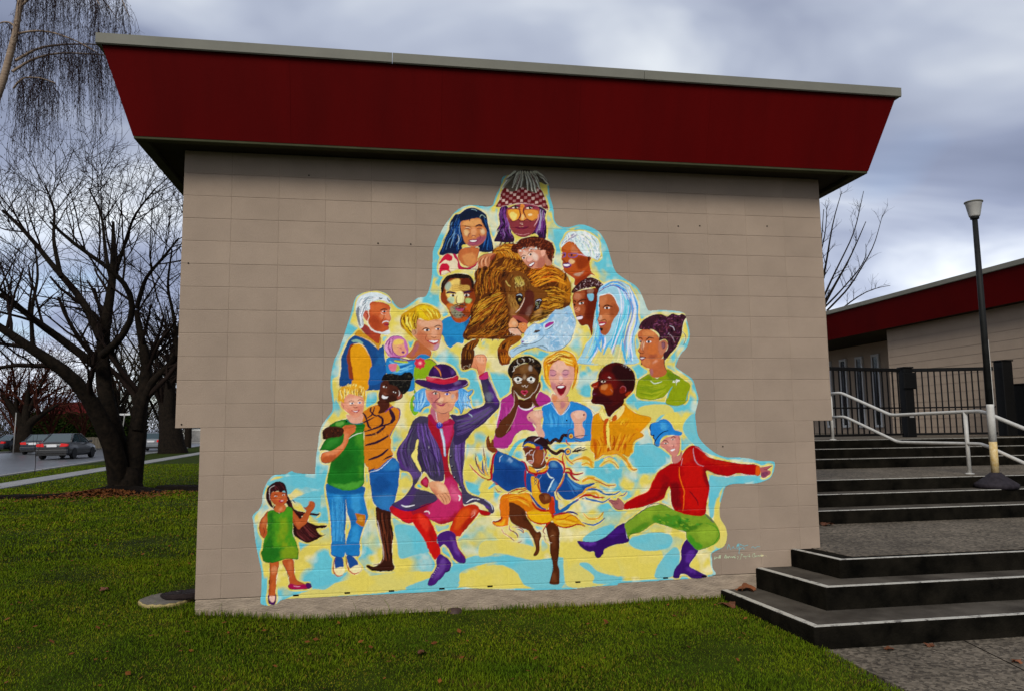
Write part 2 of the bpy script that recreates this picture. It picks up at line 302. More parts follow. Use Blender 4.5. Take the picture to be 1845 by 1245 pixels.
# roof: flared red fascia on four sides, soffit, flashing
ZB, ZT = 3.785, 4.455; a, b = .325, .525
def ring(e, z): return [(-e, -e, z), (6+e, -e, z), (6+e, 9+e, z), (-e, 9+e, z)]
lo, hi = ring(a, ZB), ring(b, ZT); lo2, hi2 = ring(a-.05, ZB+.01), ring(b-.05, ZT)
PN = [('fascia_panel', i) for i in range(4)]
for _, i in PN:
    j = (i+1) % 4
    if i == 0:                                                     # street face in panels with tight butt joints
        cuts = [None, .93, 2.20, 3.43, 4.66, None]
        for c0, c1 in zip(cuts[:-1], cuts[1:]):
            g = .0006
            A, B = (lo[0], lo[1]), (hi[0], hi[1]); A2, B2 = (lo2[0], lo2[1]), (hi2[0], hi2[1])
            e0 = lambda Q: Q[0] if c0 is None else (c0+g, Q[0][1], Q[0][2])
            e1 = lambda Q: Q[1] if c1 is None else (c1-g, Q[0][1], Q[0][2])
            mb = MB(); fr_ = [e0(A), e1(A), e1(B), e0(B)]; bk = [e0(A2), e1(A2), e1(B2), e0(B2)]
            mb.face(fr_); mb.face(bk[::-1])
            for q in range(4): mb.face([fr_[q], fr_[(q+1) % 4], bk[(q+1) % 4], bk[q]])
            H_(mb.build('fascia_panel', M_RED))
    else:
        mb = MB(); fr_ = [lo[i], lo[j], hi[j], hi[i]]; bk = [lo2[i], lo2[j], hi2[j], hi2[i]]; mb.face(fr_); mb.face(bk[::-1])
        for q in range(4): mb.face([fr_[q], fr_[(q+1) % 4], bk[(q+1) % 4], bk[q]])
        H_(mb.build('fascia_panel', M_RED))
mb = MB(); e = a-.02
for q in ((-e, -e, 6+e, .1), (-e, 8.9, 6+e, 9+e), (-e, .1, .1, 8.9), (5.9, .1, 6+e, 8.9)): mb.box(q[0], q[2], q[1], q[3], 3.802, 3.84)
H_(mb.build('soffit', M_SOFFIT))
mb = MB(); e = a-.004
for q in ((-e, -e, 6+e, -e+.075), (-e, -e+.076, -e+.09, 9+e), (6+e-.09, -e+.076, 6+e, 9+e)): mb.box(q[0], q[2], q[1], q[3], ZB-.022, 3.801)
H_(mb.build('soffit_trim', M_TRIM, bevel=.004))
mb = MB(); e = b+.035
for x0, x1 in ((-e, 1.772), (1.776, 4.002), (4.006, 6+e)):
    mb2 = MB(); mb2.prism([(-e, ZT-.002), (-e+.012, ZT-.010), (-e+.03, ZT-.002), (-e+.03, ZT+.06), (-e+.2, ZT+.07), (-e+.2, ZT+.082), (-e-.004, ZT+.078)], 'x', x0, x1); H_(mb2.build('flashing', M_FLASH))
for x0, x1 in ((-e, -e+.03), (6+e-.03, 6+e)):
    mb2 = MB(); mb2.box(x0, x1, -e+.031, 9+e, ZT-.004, ZT+.074); H_(mb2.build('flashing', M_FLASH))
mb = MB(); mb.box(-e+.031, 6+e-.031, -e+.21, 9+e-.05, ZT+.002, ZT+.055); H_(mb.build('roof_deck', M_ROOF))
# ================================================================ classroom wing on the upper level
wing = thing('classroom_wing', 'low beige classroom wing with dark red fascia behind the black gates', 'building', (14.4, 12, 1.09))
def W_(o): o.parent = wing; o.matrix_parent_inverse = Matrix.Translation((-14.4, -12, -1.09)); return o
mb = MB(); mb.box(14.70, 24, 2, 11.05, .8, 3.80); mb.box(16.3, 24, 11.0501, 26, .8, 3.80); W_(mb.build('wall', M_WING))
for k in range(1, 13):
    mb = MB(); mb.box(14.694, 14.6995, 2, 11.05, 1.09+k*.2-.0018, 1.09+k*.2+.0018); W_(mb.build('joint_line', M_MORTAR))
mb = MB(); mb.face([(14.35, 1.6, 3.78), (14.35, 27, 3.78), (14.18, 27, 4.46), (14.18, 1.6, 4.46)]); mb.face([(14.40, 1.6, 3.79), (14.40, 27, 3.79), (14.24, 27, 4.46), (14.24, 1.6, 4.46)][::-1]); mb.face([(14.35, 1.6, 3.78), (14.40, 1.6, 3.79), (14.24, 1.6, 4.46), (14.18, 1.6, 4.46)]); mb.face([(14.35, 1.6, 3.78), (14.35, 27, 3.78), (14.40, 27, 3.79), (14.40, 1.6, 3.79)]); W_(mb.build('fascia_panel', M_RED))
mb = MB(); mb.box(14.38, 24, 1.6, 27, 3.805, 3.84); W_(mb.build('soffit', M_SOFFIT))
mb = MB(); mb.box(14.13, 14.30, 1.55, 27.05, 4.461, 4.575); W_(mb.build('flashing', M_FLASH, bevel=.01)); mb = MB(); mb.box(14.31, 24, 1.6, 27, 4.3, 4.54); W_(mb.build('roof_deck', M_ROOF))
for y in (13.62, 14.42, 15.25, 16.1):
    fm = MB(); z0, z1, w = 1.28, 3.45, .0
    for q in ((y, y+.07, z0, z1), (y+w+.30, y+w+.36, z0, z1), (y+.0701, y+w+.2999, z0, z0+.07), (y+.0701, y+w+.2999, z1-.07, z1)): fm.box(16.24, 16.2995, q[0], q[1], q[2], q[3])
    wo = W_(fm.build('window', M_WFRAME)); gm_ = MB(); gm_.box(16.265, 16.295, y+.0705, y+w+.2995, z0+.0705, z1-.0705); g_ = gm_.build('pane', M_GLASS); g_.parent = wo
m = bpy.data.materials.new('lit wall lamp'); m.use_nodes = True; bb = m.node_tree.nodes['Principled BSDF']; bb.inputs['Emission Color'].default_value = (1, .78, .32, 1); bb.inputs['Emission Strength'].default_value = 2.2; bb.inputs['Base Color'].default_value = (.8, .7, .4, 1)
mb = MB(); mb.box(14.75, 15.0, 11.052, 11.12, 2.9, 3.0); W_(mb.build('wall_lamp', m, bevel=.01))
# hip roofed block far behind
gy = thing('far_gymnasium', 'pale far building with low roof just above the wing flashing', 'building', (26, 46, 1))
mb = MB(); mb.box(22, 60, 42, 60, .5, 7.6); o = mb.build('wall', M_WING); o.parent = gy; o.matrix_parent_inverse = Matrix.Translation((-26, -46, -1))
for k in range(8):
    mb = MB(); mb.box(21.9, 60, 41.9, 41.995, 5.3+k*.3, 5.3+k*.3+.02); o = mb.build('siding_board', M_KERB); o.parent = gy; o.matrix_parent_inverse = Matrix.Translation((-26, -46, -1))
mb = MB(); mb.box(21.4, 60.6, 41.4, 60.6, 7.61, 8.1); o = mb.build('roof', M_FLASH); o.parent = gy; o.matrix_parent_inverse = Matrix.Translation((-26, -46, -1))
# ================================================================ gates, rail, lamp post
def gate(name, label, A, B, z0, z1, bars, latch=None):
    A, B = np.array(A), np.array(B); d = B-A; L = np.hypot(*d); ang = math.atan2(d[1], d[0])
    g = thing(name, label, 'gate', (A[0], A[1], z0), ang)
    def part_(n, x0, x1, y0, y1, za, zb, bv=.004): mb = MB(); mb.box(x0, x1, y0, y1, za-z0, zb-z0); o = mb.build(n, M_IRON, g, bevel=bv); return o
    part_('top_rail', 0, L, -.03, .03, z1-.07, z1); part_('mid_rail', 0, L, -.015, .015, z0+.575, z0+.605); part_('bottom_rail', 0, L, -.02, .02, z0+.03, z0+.075)
    bmesh_ = MB(); bmesh_.box(-.011, .011, -.011, .011, .076, z1-z0-.071); me = bmesh_.mesh('bar', M_IRON)
    for i in range(bars): link('bar', me, g, (L*(i+.6)/bars, 0, 0))
    return g
G0, G1, G2 = (9.3, 6.72), (12.36, 7.36), (14.02, 6.9)
gate('gate_leaf', 'long black barred gate leaf on the left, nearest the mural wall', G0, (G1[0]-.14, G1[1]-.02), 1.10, 2.50, 21)
gate('gate_leaf', 'black barred gate leaf on the right, beside the lamp post', (G1[0]+.14, G1[1]-.03), G2, 1.10, 2.50, 13)
def post(label, x, y, w, z1, d=None):
    p = thing('gate_post', label, 'post', (x, y, 1.09)); mb = MB(); mb.box(-w/2, w/2, -(d or w)/2, (d or w)/2, 0, z1-1.09); mb.build('shaft', M_IRON, p, bevel=.012); mb = MB(); mb.box(-w/2-.015, w/2+.015, -(d or w)/2-.015, (d or w)/2+.015, z1-1.09, z1-1.06); mb.build('cap', M_IRON, p, bevel=.006); return p
p = post('black centre post with latch box between the two gate leaves', G1[0], G1[1]-.02, .20, 2.50); mb = MB(); mb.box(-.14, .15, -.13, -.101, .98, 1.32); mb.build('latch_box', M_IRON, p, bevel=.02)
mb = MB(); mb.box(-.05, .05, -.112, -.102, .40, .49); mb.build('keeper_plate', M_KERB, p)
post('tall black end post of the gate behind the lamp post', 14.22, 6.85, .24, 2.60)
post('low black square pier right of the tall gate post', 14.62, 6.80, .34, 2.12, .4)
post('stout black pier glimpsed under the wall overhang', 9.15, 6.3, .26, 1.62)
# white hand rail running down the steps
RX = 9.76
hr = thing('hand_rail', 'white pipe hand rail stepping down beside the lamp post', 'railing', (RX, 2.8, .658))
def HR(o): o.parent = hr; o.matrix_parent_inverse = Matrix.Translation((-RX, -2.8, -.658)); return o
def pipe(name, pts, r, m=M_WRAIL):
    P3 = [Vector((RX, y, z)) for y, z in pts]; q = [P3[0]]
    for i in range(1, len(P3)-1):                                    # rounded bends
        a_, b_, c_ = P3[i-1], P3[i], P3[i+1]; k = .09
        u, w = (a_-b_).normalized()*k, (c_-b_).normalized()*k; q += [b_+u, b_+u*.35+w*.35*.35, b_+w]
    q.append(P3[-1]); mb = MB(); mb.tube(q, r, 12); return HR(mb.build(name, m, smooth=True))
pipe('top_rail', [(5.98, 1.925), (5.62, 1.925), (4.30, 1.50), (2.42, 1.52), (.75, .93), (.4, .93)], .026)
pipe('lower_rail', [(5.90, 1.50), (5.55, 1.50), (4.18, 1.075), (2.45, 1.075), (.80, .50), (.4, .50)], .024)
for n_, y, z0, z1 in (('post', 5.95, 1.095, 1.925), ('post', 2.72, .66, 1.52), ('post', .62, .21, .93)):
    mb = MB(); mb.tube([(RX, y, z0), (RX, y, z1)], .027, 12); HR(mb.build(n_, M_WRAIL, smooth=True)); mb = MB(); mb.lathe([(.06, z0-.003), (.06, z0+.008), (.03, z0+.014)], (RX, y, 0), 16); HR(mb.build('base_plate', M_WRAIL))
# lamp post
LX, LY, LZ = 9.64, 2.13, .512
lp = thing('lamp_post', 'black lamp post with white painted foot and pale bowl lantern', 'lamp post', (LX, LY, LZ))
mb = MB(); mb.lathe([(.26, 0), (.265, .05), (.25, .062), (.12, .15), (.075, .19), (.065, .20)], (0, 0, 0), 28); mb.build('base_cone', M_RUBBER, lp, smooth=True)
mb = MB(); mb.lathe([(.048, .195), (.047, .60)], (0, 0, 0), 20); mb.build('rusty_sleeve', M_RUST, lp, smooth=True)['label'] = 'rusty yellow lower length of the post'
mb = MB(); mb.lathe([(.0475, .601), (.048, .95), (.046, 1.06), (.043, 1.09)], (0, 0, 0), 20); mb.build('white_sleeve', M_WRAIL, lp, smooth=True)
mb = MB(); mb.lathe([(.042, 1.05), (.040, 2.2), (.034, 3.60)], (0, 0, 0), 20); mb.build('pole', M_POLE, lp, smooth=True)
mb = MB(); mb.lathe([(.042, 3.595), (.055, 3.60), (.055, 3.63), (.045, 3.635)], (0, 0, 0), 20); mb.build('collar', M_POLE, lp, smooth=True)
mb = MB(); mb.lathe([(.062, 3.63), (.07, 3.645), (.104, 3.82), (.108, 3.825)], (0, 0, 0), 24); mb.build('lamp_bowl', M_LAMPG, lp, smooth=True)
mb = MB(); mb.lathe([(.112, 3.824), (.117, 3.83), (.115, 3.840), (.08, 3.85)], (0, 0, 0), 24); mb.build('lamp_cap', M_FLASH, lp, smooth=True)
mb = MB(); mb.tube([(.075, .02, 1.06), (.070, .02, 1.95)], .007, 6); mb.build('conduit', M_WRAIL, lp)
# ================================================================ stepping stones, pipe cap
def disc(name, label, c, r, h, mats, tilt):
    o = thing(name, label, 'paving stone', c); n = 36; mb = MB(); rr = [r*(1+.02*math.sin(3*k)+.015*math.sin(7*k)) for k in np.linspace(0, 2*math.pi, n+1)[:-1]]
    rows = []
    for f_, z in ((.97, 0), (1., h*.3), (1., h*.8), (.96, h)):
        rows.append([(rr[k]*f_*math.cos(2*math.pi*k/n)+.006*math.sin(k*5), rr[k]*f_*math.sin(2*math.pi*k/n), z+.004*math.sin(k*3+z*40)) for k in range(n)])
    e = MB(); e.v = [p for r_ in rows for p in r_]
    for i in range(3):
        for k in range(n): k2 = (k+1) % n; e.f.append((i*n+k, i*n+k2, (i+1)*n+k2, (i+1)*n+k)); e.mi.append(0)
    e.f.append(tuple(range(n))[::-1]); e.mi.append(0); e.build('edge', mats[0], o)
    t_ = MB(); t_.face([(p[0]*.999, p[1]*.999, p[2]+.001) for p in rows[-1]]); t_.build('top_face', mats[1], o); o.rotation_euler = (R(tilt[0]), R(tilt[1]), R(tilt[2])); return o
disc('stepping_stone', 'pale round stepping stone with yellowed edge lying on the lawn', (-.14, .50, float(gz(-.17, .52))-.018), .225, .055, (M_SLABE, M_SLAB), (2, -2, 20))
disc('stepping_stone', 'dark round stepping stone tilted over the pale one', (.05, .62, float(gz(.1, .66))+.022), .27, .045, (M_SLAB2, M_SLAB2), (-3, 5, 70))
o = thing('pipe_cap', 'small brown domed pipe cap in the grass against the footing', 'pipe cap', (2.33, -.035, float(gz(2.33, -.03))-.01)); mb = MB(); mb.lathe([(.07, -.05), (.068, .02), (.055, .043), (.02, .052)], (0, 0, 0), 16); mb.build('dome', mat('brown clay cap', (.05, .028, .022), .7, .3, 20.), o, smooth=True); mb = MB(); mb.lathe([(.078, -.05), (.078, .002), (.072, .004)], (0, 0, 0), 16); mb.build('collar', M_SLAB2, o, smooth=True)
# fallen maple leaves that show singly
def leaf_mesh(seed, s):
    r = random.Random(seed); mb = MB(); n = 22; pts = []
    for k in range(n):
        a_ = 2*math.pi*k/n; rad = s*(.55+.42*abs(math.cos(2.5*a_))**.7)*(1+.15*r.uniform(-1, 1)); pts.append((rad*math.cos(a_), rad*math.sin(a_), .22*s*math.sin(a_*2+seed)+.10*s*r.uniform(-1, 1)))
    c = (0, 0, .12*s)
    for k in range(n): mb.face([c, pts[k], pts[(k+1) % n]])
    for k in range(n): q = lambda p: (p[0], p[1], p[2]-.003); mb.face([q(c), q(pts[(k+1) % n]), q(pts[k])])
    mb.tube([(0, 0, .08*s), (-.5*s, .3*s, .1*s), (-1.1*s, .5*s, .02*s)], .003, 4); return mb.mesh('leaf', M_LEAF)
for i, (lab, x, y, z, s) in enumerate((('curled brown maple leaf on the grass by the lowest step', 4.72, -.28, -.195, .075), ('brown maple leaf on the lowest step against the wall', 4.98, -.09, -.11, .10), ('orange brown leaf on the first landing near the wall', 6.75, 1.42, .232, .075), ('small leaf at the foot of the lowest step', 5.75, -1.47, -.282, .04), ('leaf scrap lying on the front path beyond the joint', 6.05, -1.95, -.283, .035), ('tan leaf on the front path under the step corner', 5.4, -1.50, -.282, .035), ('brown leaf in the lawn below the painted old woman with the hat', 2.0, -1.05, float(gz(2., -1.05))+.03, .04), ('yellow brown leaf in the lawn left of the wall corner', -.85, 1.1, float(gz(-.85, 1.1))+.03, .05), ('rust coloured leaf in the grass at the lower left', -.75, -1.3, float(gz(-.75, -1.3))+.03, .045))):
    o = link('fallen_leaf', leaf_mesh(i+1, s), None, (x, y, z)); tag(o, lab, 'leaf', 'single fallen leaves'); o.rotation_euler.z = i*1.3
# ================================================================ lawn blades, litter (uncountable)
def grass():
    def reg(x0, x1, y0, y1, dens): n = int((x1-x0)*(y1-y0)*dens); return np.stack([rng.uniform(x0, x1, n), rng.uniform(y0, y1, n)], 1)
    p = np.concatenate([reg(-2.2, 5.0, -2.3, .02, 8200), reg(-4.0, .22, .0, 3.0, 4600), reg(-7., .2, 3., 8, 1200), reg(-9., .2, 8, 15, 560), reg(-12, .2, 15, 30, 190)])
    x, y = p[:, 0], p[:, 1]
    keep = ~((x > .185) & (y > -.004)) & ~((x > 4.94) & (y < -1.37)) & ~((x > 4.79-.066*y) & (y > -1.40))
    d = p-np.array([-10.9, 20.]); off = -(d@SN); keep &= (off < -.2); d2 = x+8.75+.066*(y-20); keep &= np.abs(d2) > .5
    p = p[keep]; x, y = p[:, 0], p[:, 1]; n = len(p)
    far = np.clip((y-1)/9, 0, 1)
    pn = np.sin(x*3.1+np.sin(y*2.2)*1.5)*np.sin(y*2.7+np.cos(x*1.7))
    h = (.014+.014*rng.rand(n)+.008*pn)*(1+.6*far); w = (.0024+.0016*rng.rand(n))*(1+2.6*far)
    tall = rng.rand(n) < .008; h = np.where(tall, h*2.4, h); edge = (np.abs(y) < .10) & (x > .1); h = np.where(edge & (rng.rand(n) < .45), h*2.6, h)
    th = rng.rand(n)*6.28; ln = rng.rand(n)*6.28; le = h*rng.uniform(.1, .75, n)
    z = gz(x, y)-.004
    a = np.stack([x-np.cos(th)*w, y-np.sin(th)*w, z], 1); b = np.stack([x+np.cos(th)*w, y+np.sin(th)*w, z], 1)
    m1 = np.stack([x+np.cos(ln)*le*.35, y+np.sin(ln)*le*.35, z+h*.6], 1); c = np.stack([np.cos(th)*w*.7, np.sin(th)*w*.7, 0*w], 1)
    t = np.stack([x+np.cos(ln)*le, y+np.sin(ln)*le, z+h], 1)
    v = np.stack([a, b, m1+c, m1-c, t], 1).reshape(-1, 3); i = np.arange(n)*5
    f = np.concatenate([np.stack([i, i+1, i+2], 1), np.stack([i, i+2, i+3], 1), np.stack([i+3, i+2, i+4], 1)])
    o = from_np('grass', v, f, M_GRASS); tag(o, kind='stuff')
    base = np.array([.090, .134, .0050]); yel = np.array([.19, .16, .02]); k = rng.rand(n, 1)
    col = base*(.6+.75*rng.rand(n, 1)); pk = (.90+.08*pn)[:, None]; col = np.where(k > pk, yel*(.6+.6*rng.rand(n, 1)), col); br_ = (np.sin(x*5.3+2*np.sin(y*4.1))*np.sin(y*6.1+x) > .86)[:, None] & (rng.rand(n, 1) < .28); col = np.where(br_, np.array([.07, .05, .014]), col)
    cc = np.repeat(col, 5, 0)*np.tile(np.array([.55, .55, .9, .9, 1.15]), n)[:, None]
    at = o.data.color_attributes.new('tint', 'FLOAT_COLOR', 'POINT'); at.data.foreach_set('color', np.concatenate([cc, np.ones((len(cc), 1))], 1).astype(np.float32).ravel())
    return o
grass()
TX, TY = -4.35, 12.8; TZ = float(gz(TX, TY))
def litter(name, n, fn, s0, s1, mt):
    P2 = np.array([fn() for _ in range(n)]); s = rng.uniform(s0, s1, n); z = gz(P2[:, 0], P2[:, 1])+rng.uniform(.012, .05, n)
    if P2.shape[1] == 3: z = z+P2[:, 2]
    th = rng.rand(n)*6.28; u = np.stack([np.cos(th), np.sin(th), rng.uniform(-.5, .5, n)], 1)*s[:, None]; w = np.stack([-np.sin(th), np.cos(th), rng.uniform(-.5, .5, n)], 1)*s[:, None]*.7
    c = np.stack([P2[:, 0], P2[:, 1], z], 1); v = np.stack([c-u, c-w, c+u, c+w], 1).reshape(-1, 3); i = np.arange(n)*4
    return tag(from_np(name, v, np.stack([i, i+1, i+2, i+3], 1), mt), kind='stuff')
def near_tree():
    r_ = abs(rng.randn())*.85; a_ = rng.rand()*6.28; x, y = TX-.15+r_*math.cos(a_)*1.35, TY-.95+r_*math.sin(a_)*.9
    return x, y, .10*math.exp(-(r_/.6)**2)
litter('leaf_litter', 4200, near_tree, .014, .036, M_LITTER)
def on_lawn():
    while True:
        x, y = (rng.uniform(-7, .1), rng.uniform(-1.5, 12)) if rng.rand() < .8 else (rng.uniform(-1, 4.7), rng.uniform(-2, -.1))
        if rng.rand() < .35+.65*math.sin(x*1.3+y*.9)**2: return x, y
litter('scattered_leaves', 620, on_lawn, .010, .028, M_LITTER)
def soil_bed(name, lab, pts, w, h=.05):
    mb = MB(); n = len(pts); L_ = []
    for i, (x, y) in enumerate(pts):
        ww = w*(.35+.65*math.sin(math.pi*(i+.5)/n))*(1+.3*math.sin(i*2.1)); L_.append([(x, y-ww), (x, y-ww*.4), (x, y+ww*.5), (x, y+ww)])
    g_ = lambda p, dz: (p[0], p[1], float(gz(p[0], p[1]))+dz)
    for i in range(n-1):
        for k, (d0, d1) in enumerate(((-.01, h), (h, h*1.2), (h*1.2, -.01))): mb.face([g_(L_[i][k], d0), g_(L_[i+1][k], d0), g_(L_[i+1][k+1], d1), g_(L_[i][k+1], d1)])
    return tag(mb.build(name, M_SOIL, smooth=True), kind='structure')
soil_bed('soil_bed', '', [(-3.7+.27*k, 13.1-.05*k+.1*math.sin(k)) for k in range(16)], .55, .10)
soil_bed('soil_bed', '', [(-8.0+.28*k, 11.4+.03*k+.1*math.sin(k*1.3)) for k in range(12)], .32, .07)
mb = MB(); mb.lathe([(1.15, -.03), (.9, .05), (.55, .13), (.3, .17)], (TX, TY-.35, TZ), 24); tag(mb.build('soil_mound', M_SOIL, smooth=True), kind='structure')
# ================================================================ bare trees
CP = np.array([1.71647, -6.75883, 1.35440]); AR, AU, AF = [np.array(v) for v in (_r, _u, _f)]
def at(x, y, Y):
    """point of the surveyed sight line through photo pixel (x, y) that stands at depth Y"""
    d = AF+(x-922.5)/1367.22*AR-(y-622.5)/1367.22*AU; return CP+d*((Y-CP[1])/d[1])
def tubes_np(P, Rr, sides):
    """P (N,K,3), Rr (N,K) -> verts, quads"""
    Nn, Kk, _ = P.shape; T = np.gradient(P, axis=1); T /= np.linalg.norm(T, axis=2, keepdims=True)+1e-9
    ref = np.where(np.abs(T[:, :1, 2:]) > .9, np.array([1., 0, 0]), np.array([0, 0, 1.])); ref = np.repeat(ref, Kk, 1)
    U_ = np.cross(T, ref); U_ /= np.linalg.norm(U_, axis=2, keepdims=True)+1e-9; V_ = np.cross(T, U_)
    a_ = np.arange(sides)*2*np.pi/sides
    v = P[:, :, None]+Rr[:, :, None, None]*(U_[:, :, None]*np.cos(a_)[None, None, :, None]+V_[:, :, None]*np.sin(a_)[None, None, :, None])
    idx = np.arange(Nn*Kk*sides).reshape(Nn, Kk, sides); nx = np.roll(idx, -1, 2)
    f = np.stack([idx[:, :-1], nx[:, :-1], nx[:, 1:], idx[:, 1:]], -1).reshape(-1, 4)
    return v.reshape(-1, 3), f
def spawn(P, Rr, m, length, up, spread, K_=5, rfac=.5, tmin=.25, rmin=.004, wob=.12, lvar=.5):
    Nn, Kk, _ = P.shape; t = tmin+(1-tmin)*rng.rand(Nn, m); s = t*(Kk-1); i = np.minimum(s.astype(int), Kk-2); fr_ = (s-i)[..., None]; n_ = np.arange(Nn)[:, None]
    o = P[n_, i]*(1-fr_)+P[n_, i+1]*fr_; tg = P[n_, i+1]-P[n_, i]; tg /= np.linalg.norm(tg, axis=2, keepdims=True)+1e-9
    rr = Rr[n_, i]*(1-fr_[..., 0])+Rr[n_, i+1]*fr_[..., 0]
    d = rng.randn(Nn, m, 3); d -= tg*(d*tg).sum(2, keepdims=True); d /= np.linalg.norm(d, axis=2, keepdims=True)+1e-9
    dr = tg*(1-spread)+d*spread+np.array([0, 0, up]); dr /= np.linalg.norm(dr, axis=2, keepdims=True)
    L_ = length*(1-lvar/2+lvar*rng.rand(Nn, m))*(1.15-.5*t)
    o, dr, L_, rr = o.reshape(-1, 3), dr.reshape(-1, 3), L_.ravel(), rr.ravel(); n2 = len(o); pts = [o]; c = dr.copy()
    for k in range(K_-1):
        c = c+rng.randn(n2, 3)*wob+np.array([0, 0, up*.18]); c /= np.linalg.norm(c, axis=1, keepdims=True); pts.append(pts[-1]+c*(L_/(K_-1))[:, None])
    Q = np.stack(pts, 1); r0 = np.maximum(np.minimum(rr*rfac, .6*rr), rmin); return Q, r0[:, None]*np.linspace(1, .45, K_)[None]
def resample(pts, K_):
    p = np.array(pts, float); d = np.r_[0, np.cumsum(np.linalg.norm(np.diff(p, axis=0), axis=1))]; u = np.linspace(0, d[-1], K_)
    q = np.stack([np.interp(u, d, p[:, k]) for k in range(3)], 1)
    for _ in range(2): q[1:-1] = .25*q[:-2]+.5*q[1:-1]+.25*q[2:]
    return q
def tree(name, label, base, limbs, mats, lev, group=None, sides=9, knob=.05, skip=1, t0=.3, fat=1.):
    """limbs: list of (points, r0, r1); lev: list of (count, length, up, spread, rmin)"""
    root = thing(name, label, 'tree', tuple(base), 0, group); inv = Matrix.Translation(-Vector(base))
    K_ = 14; P = np.stack([resample(l[0], K_) for l in limbs]); Rr = np.stack([np.linspace(l[1], l[2], K_) for l in limbs])*fat
    sm = lambda a: .25*np.roll(a, 1, 1)+.5*a+.25*np.roll(a, -1, 1); P = P+sm(rng.randn(*P.shape))*knob*Rr[..., None]; v, f = tubes_np(P, Rr*(1+knob*sm(rng.randn(*Rr.shape))), sides)
    o = from_np('trunk', v, f, mats[0], root, True); o.matrix_parent_inverse = inv
    V_, F_, off = [], [], 0; cp, cr_ = P[skip:], Rr[skip:]
    for k, (m, ln, up, spr, rmin) in enumerate(lev):
        cp, cr_ = spawn(cp, cr_, m, ln, up, spr, 6 if k == 0 else 5, .45 if k == 0 else .55, t0 if k == 0 else .2, rmin)
        v, f = tubes_np(cp, cr_, 5 if k == 0 else 3); V_.append(v); F_.append(f+off); off += len(v)
    if V_: o = from_np('crown', np.concatenate(V_), np.concatenate(F_), mats[1], root, True); o.matrix_parent_inverse = inv
    return root
def px(Y, *q, dy=None):
    n = len(q)//2; return [at(q[2*i], q[2*i+1], Y+(0 if dy is None else dy*i/(n-1))) for i in range(n)]
Y0 = TY
lm = [(px(Y0, 224, 900, 225, 884, 226, 868, 227, 845), .42, .26), (px(Y0, 217, 892, 212, 850, 205, 800, 180, 750, 160, 715, 138, 678, 112, 660, 64, 638, 15, 598, -45, 560, dy=-1.8), .24, .05), (px(Y0, 222, 892, 219, 840, 210, 790, 191, 721, 180, 676, 182, 625, 193, 560, 205, 506, 204, 400, dy=.8), .24, .03), (px(Y0, 178, 662, 128, 625, 80, 590, 32, 554, 0, 530, dy=-1.), .10, .045), (px(Y0, 181, 610, 151, 541, 106, 493, 71, 448, 32, 403, 5, 380, dy=1.5), .09, .03),
      (px(Y0, 184, 640, 200, 628, 225, 605, 247, 551, 225, 506, 193, 480, 128, 438, 90, 400, dy=-1.8), .085, .025), (px(Y0, 233, 892, 238, 850, 245, 800, 254, 720, 262, 690, 268, 657, 252, 605, 246, 560, dy=.5), .24, .05), (px(Y0, 248, 772, 249, 735, 240, 695, 222, 672, 203, 645, 190, 600, 170, 520, dy=1.), .085, .025), (px(Y0, 247, 775, 254, 728, 274, 683, 308, 657, 322, 636, 345, 600, dy=.6), .105, .04), (px(Y0, 246, 556, 262, 500, 290, 470, 322, 430, dy=-1.), .05, .018), (px(Y0, 204, 520, 190, 460, 185, 390, 160, 340, dy=1.), .05, .015), (px(Y0, 205, 500, 225, 440, 240, 390, 280, 340, dy=-1.), .045, .013), (px(Y0, 110, 500, 95, 430, 100, 380, 80, 330, dy=.8), .05, .013), (px(Y0, 60, 635, 55, 560, 70, 500, 62, 440, dy=.9), .05, .015), (px(Y0, 320, 640, 312, 560, 300, 520, 310, 450, dy=-.6), .05, .015)]
tree('cherry_tree', 'large dark bare cherry tree forking low on the lawn beside the wall', (TX, TY, TZ), lm, (M_BARK, M_TWIG), [(8, 1.9, .22, .58, .013), (5, 1.1, .2, .56, .0078), (4, .66, .14, .58, .0056)], knob=.05, t0=.42, fat=1.14)
# root flare
# second street tree
Y1 = 50.; b = at(308, 812, Y1); b[2] = GZF-.05
lm = [(px(Y1, 313, 826, 310, 800, 305, 770, 300, 730), .80, .40), (px(Y1, 308, 800, 303, 760, 290, 715, 275, 690, 262, 660, dy=1.), .40, .09), (px(Y1, 309, 800, 303, 745, 306, 690, 312, 640, 318, 590, dy=-1.), .42, .08), (px(Y1, 306, 790, 304, 745, 330, 700, 360, 660, dy=1.), .34, .05), (px(Y1, 312, 640, 300, 590, 285, 540, dy=1.), .08, .03), (px(Y1, 275, 690, 285, 640, 280, 600, dy=-1.), .08, .03), (px(Y1, 315, 610, 330, 560, 340, 500, dy=1), .07, .02), (px(Y1, 285, 545, 270, 480, 275, 420, dy=-1), .05, .02)]
tree('street_tree', 'dark bare street tree standing behind the cherry, next to the wall edge', b, lm, (M_BARK, M_TWIG), [(6, 3.4, .2, .6, .022), (4, 1.8, .2, .6, .015), (3, 1.1, .12, .6, .011)], 'bare street trees', fat=1.25)
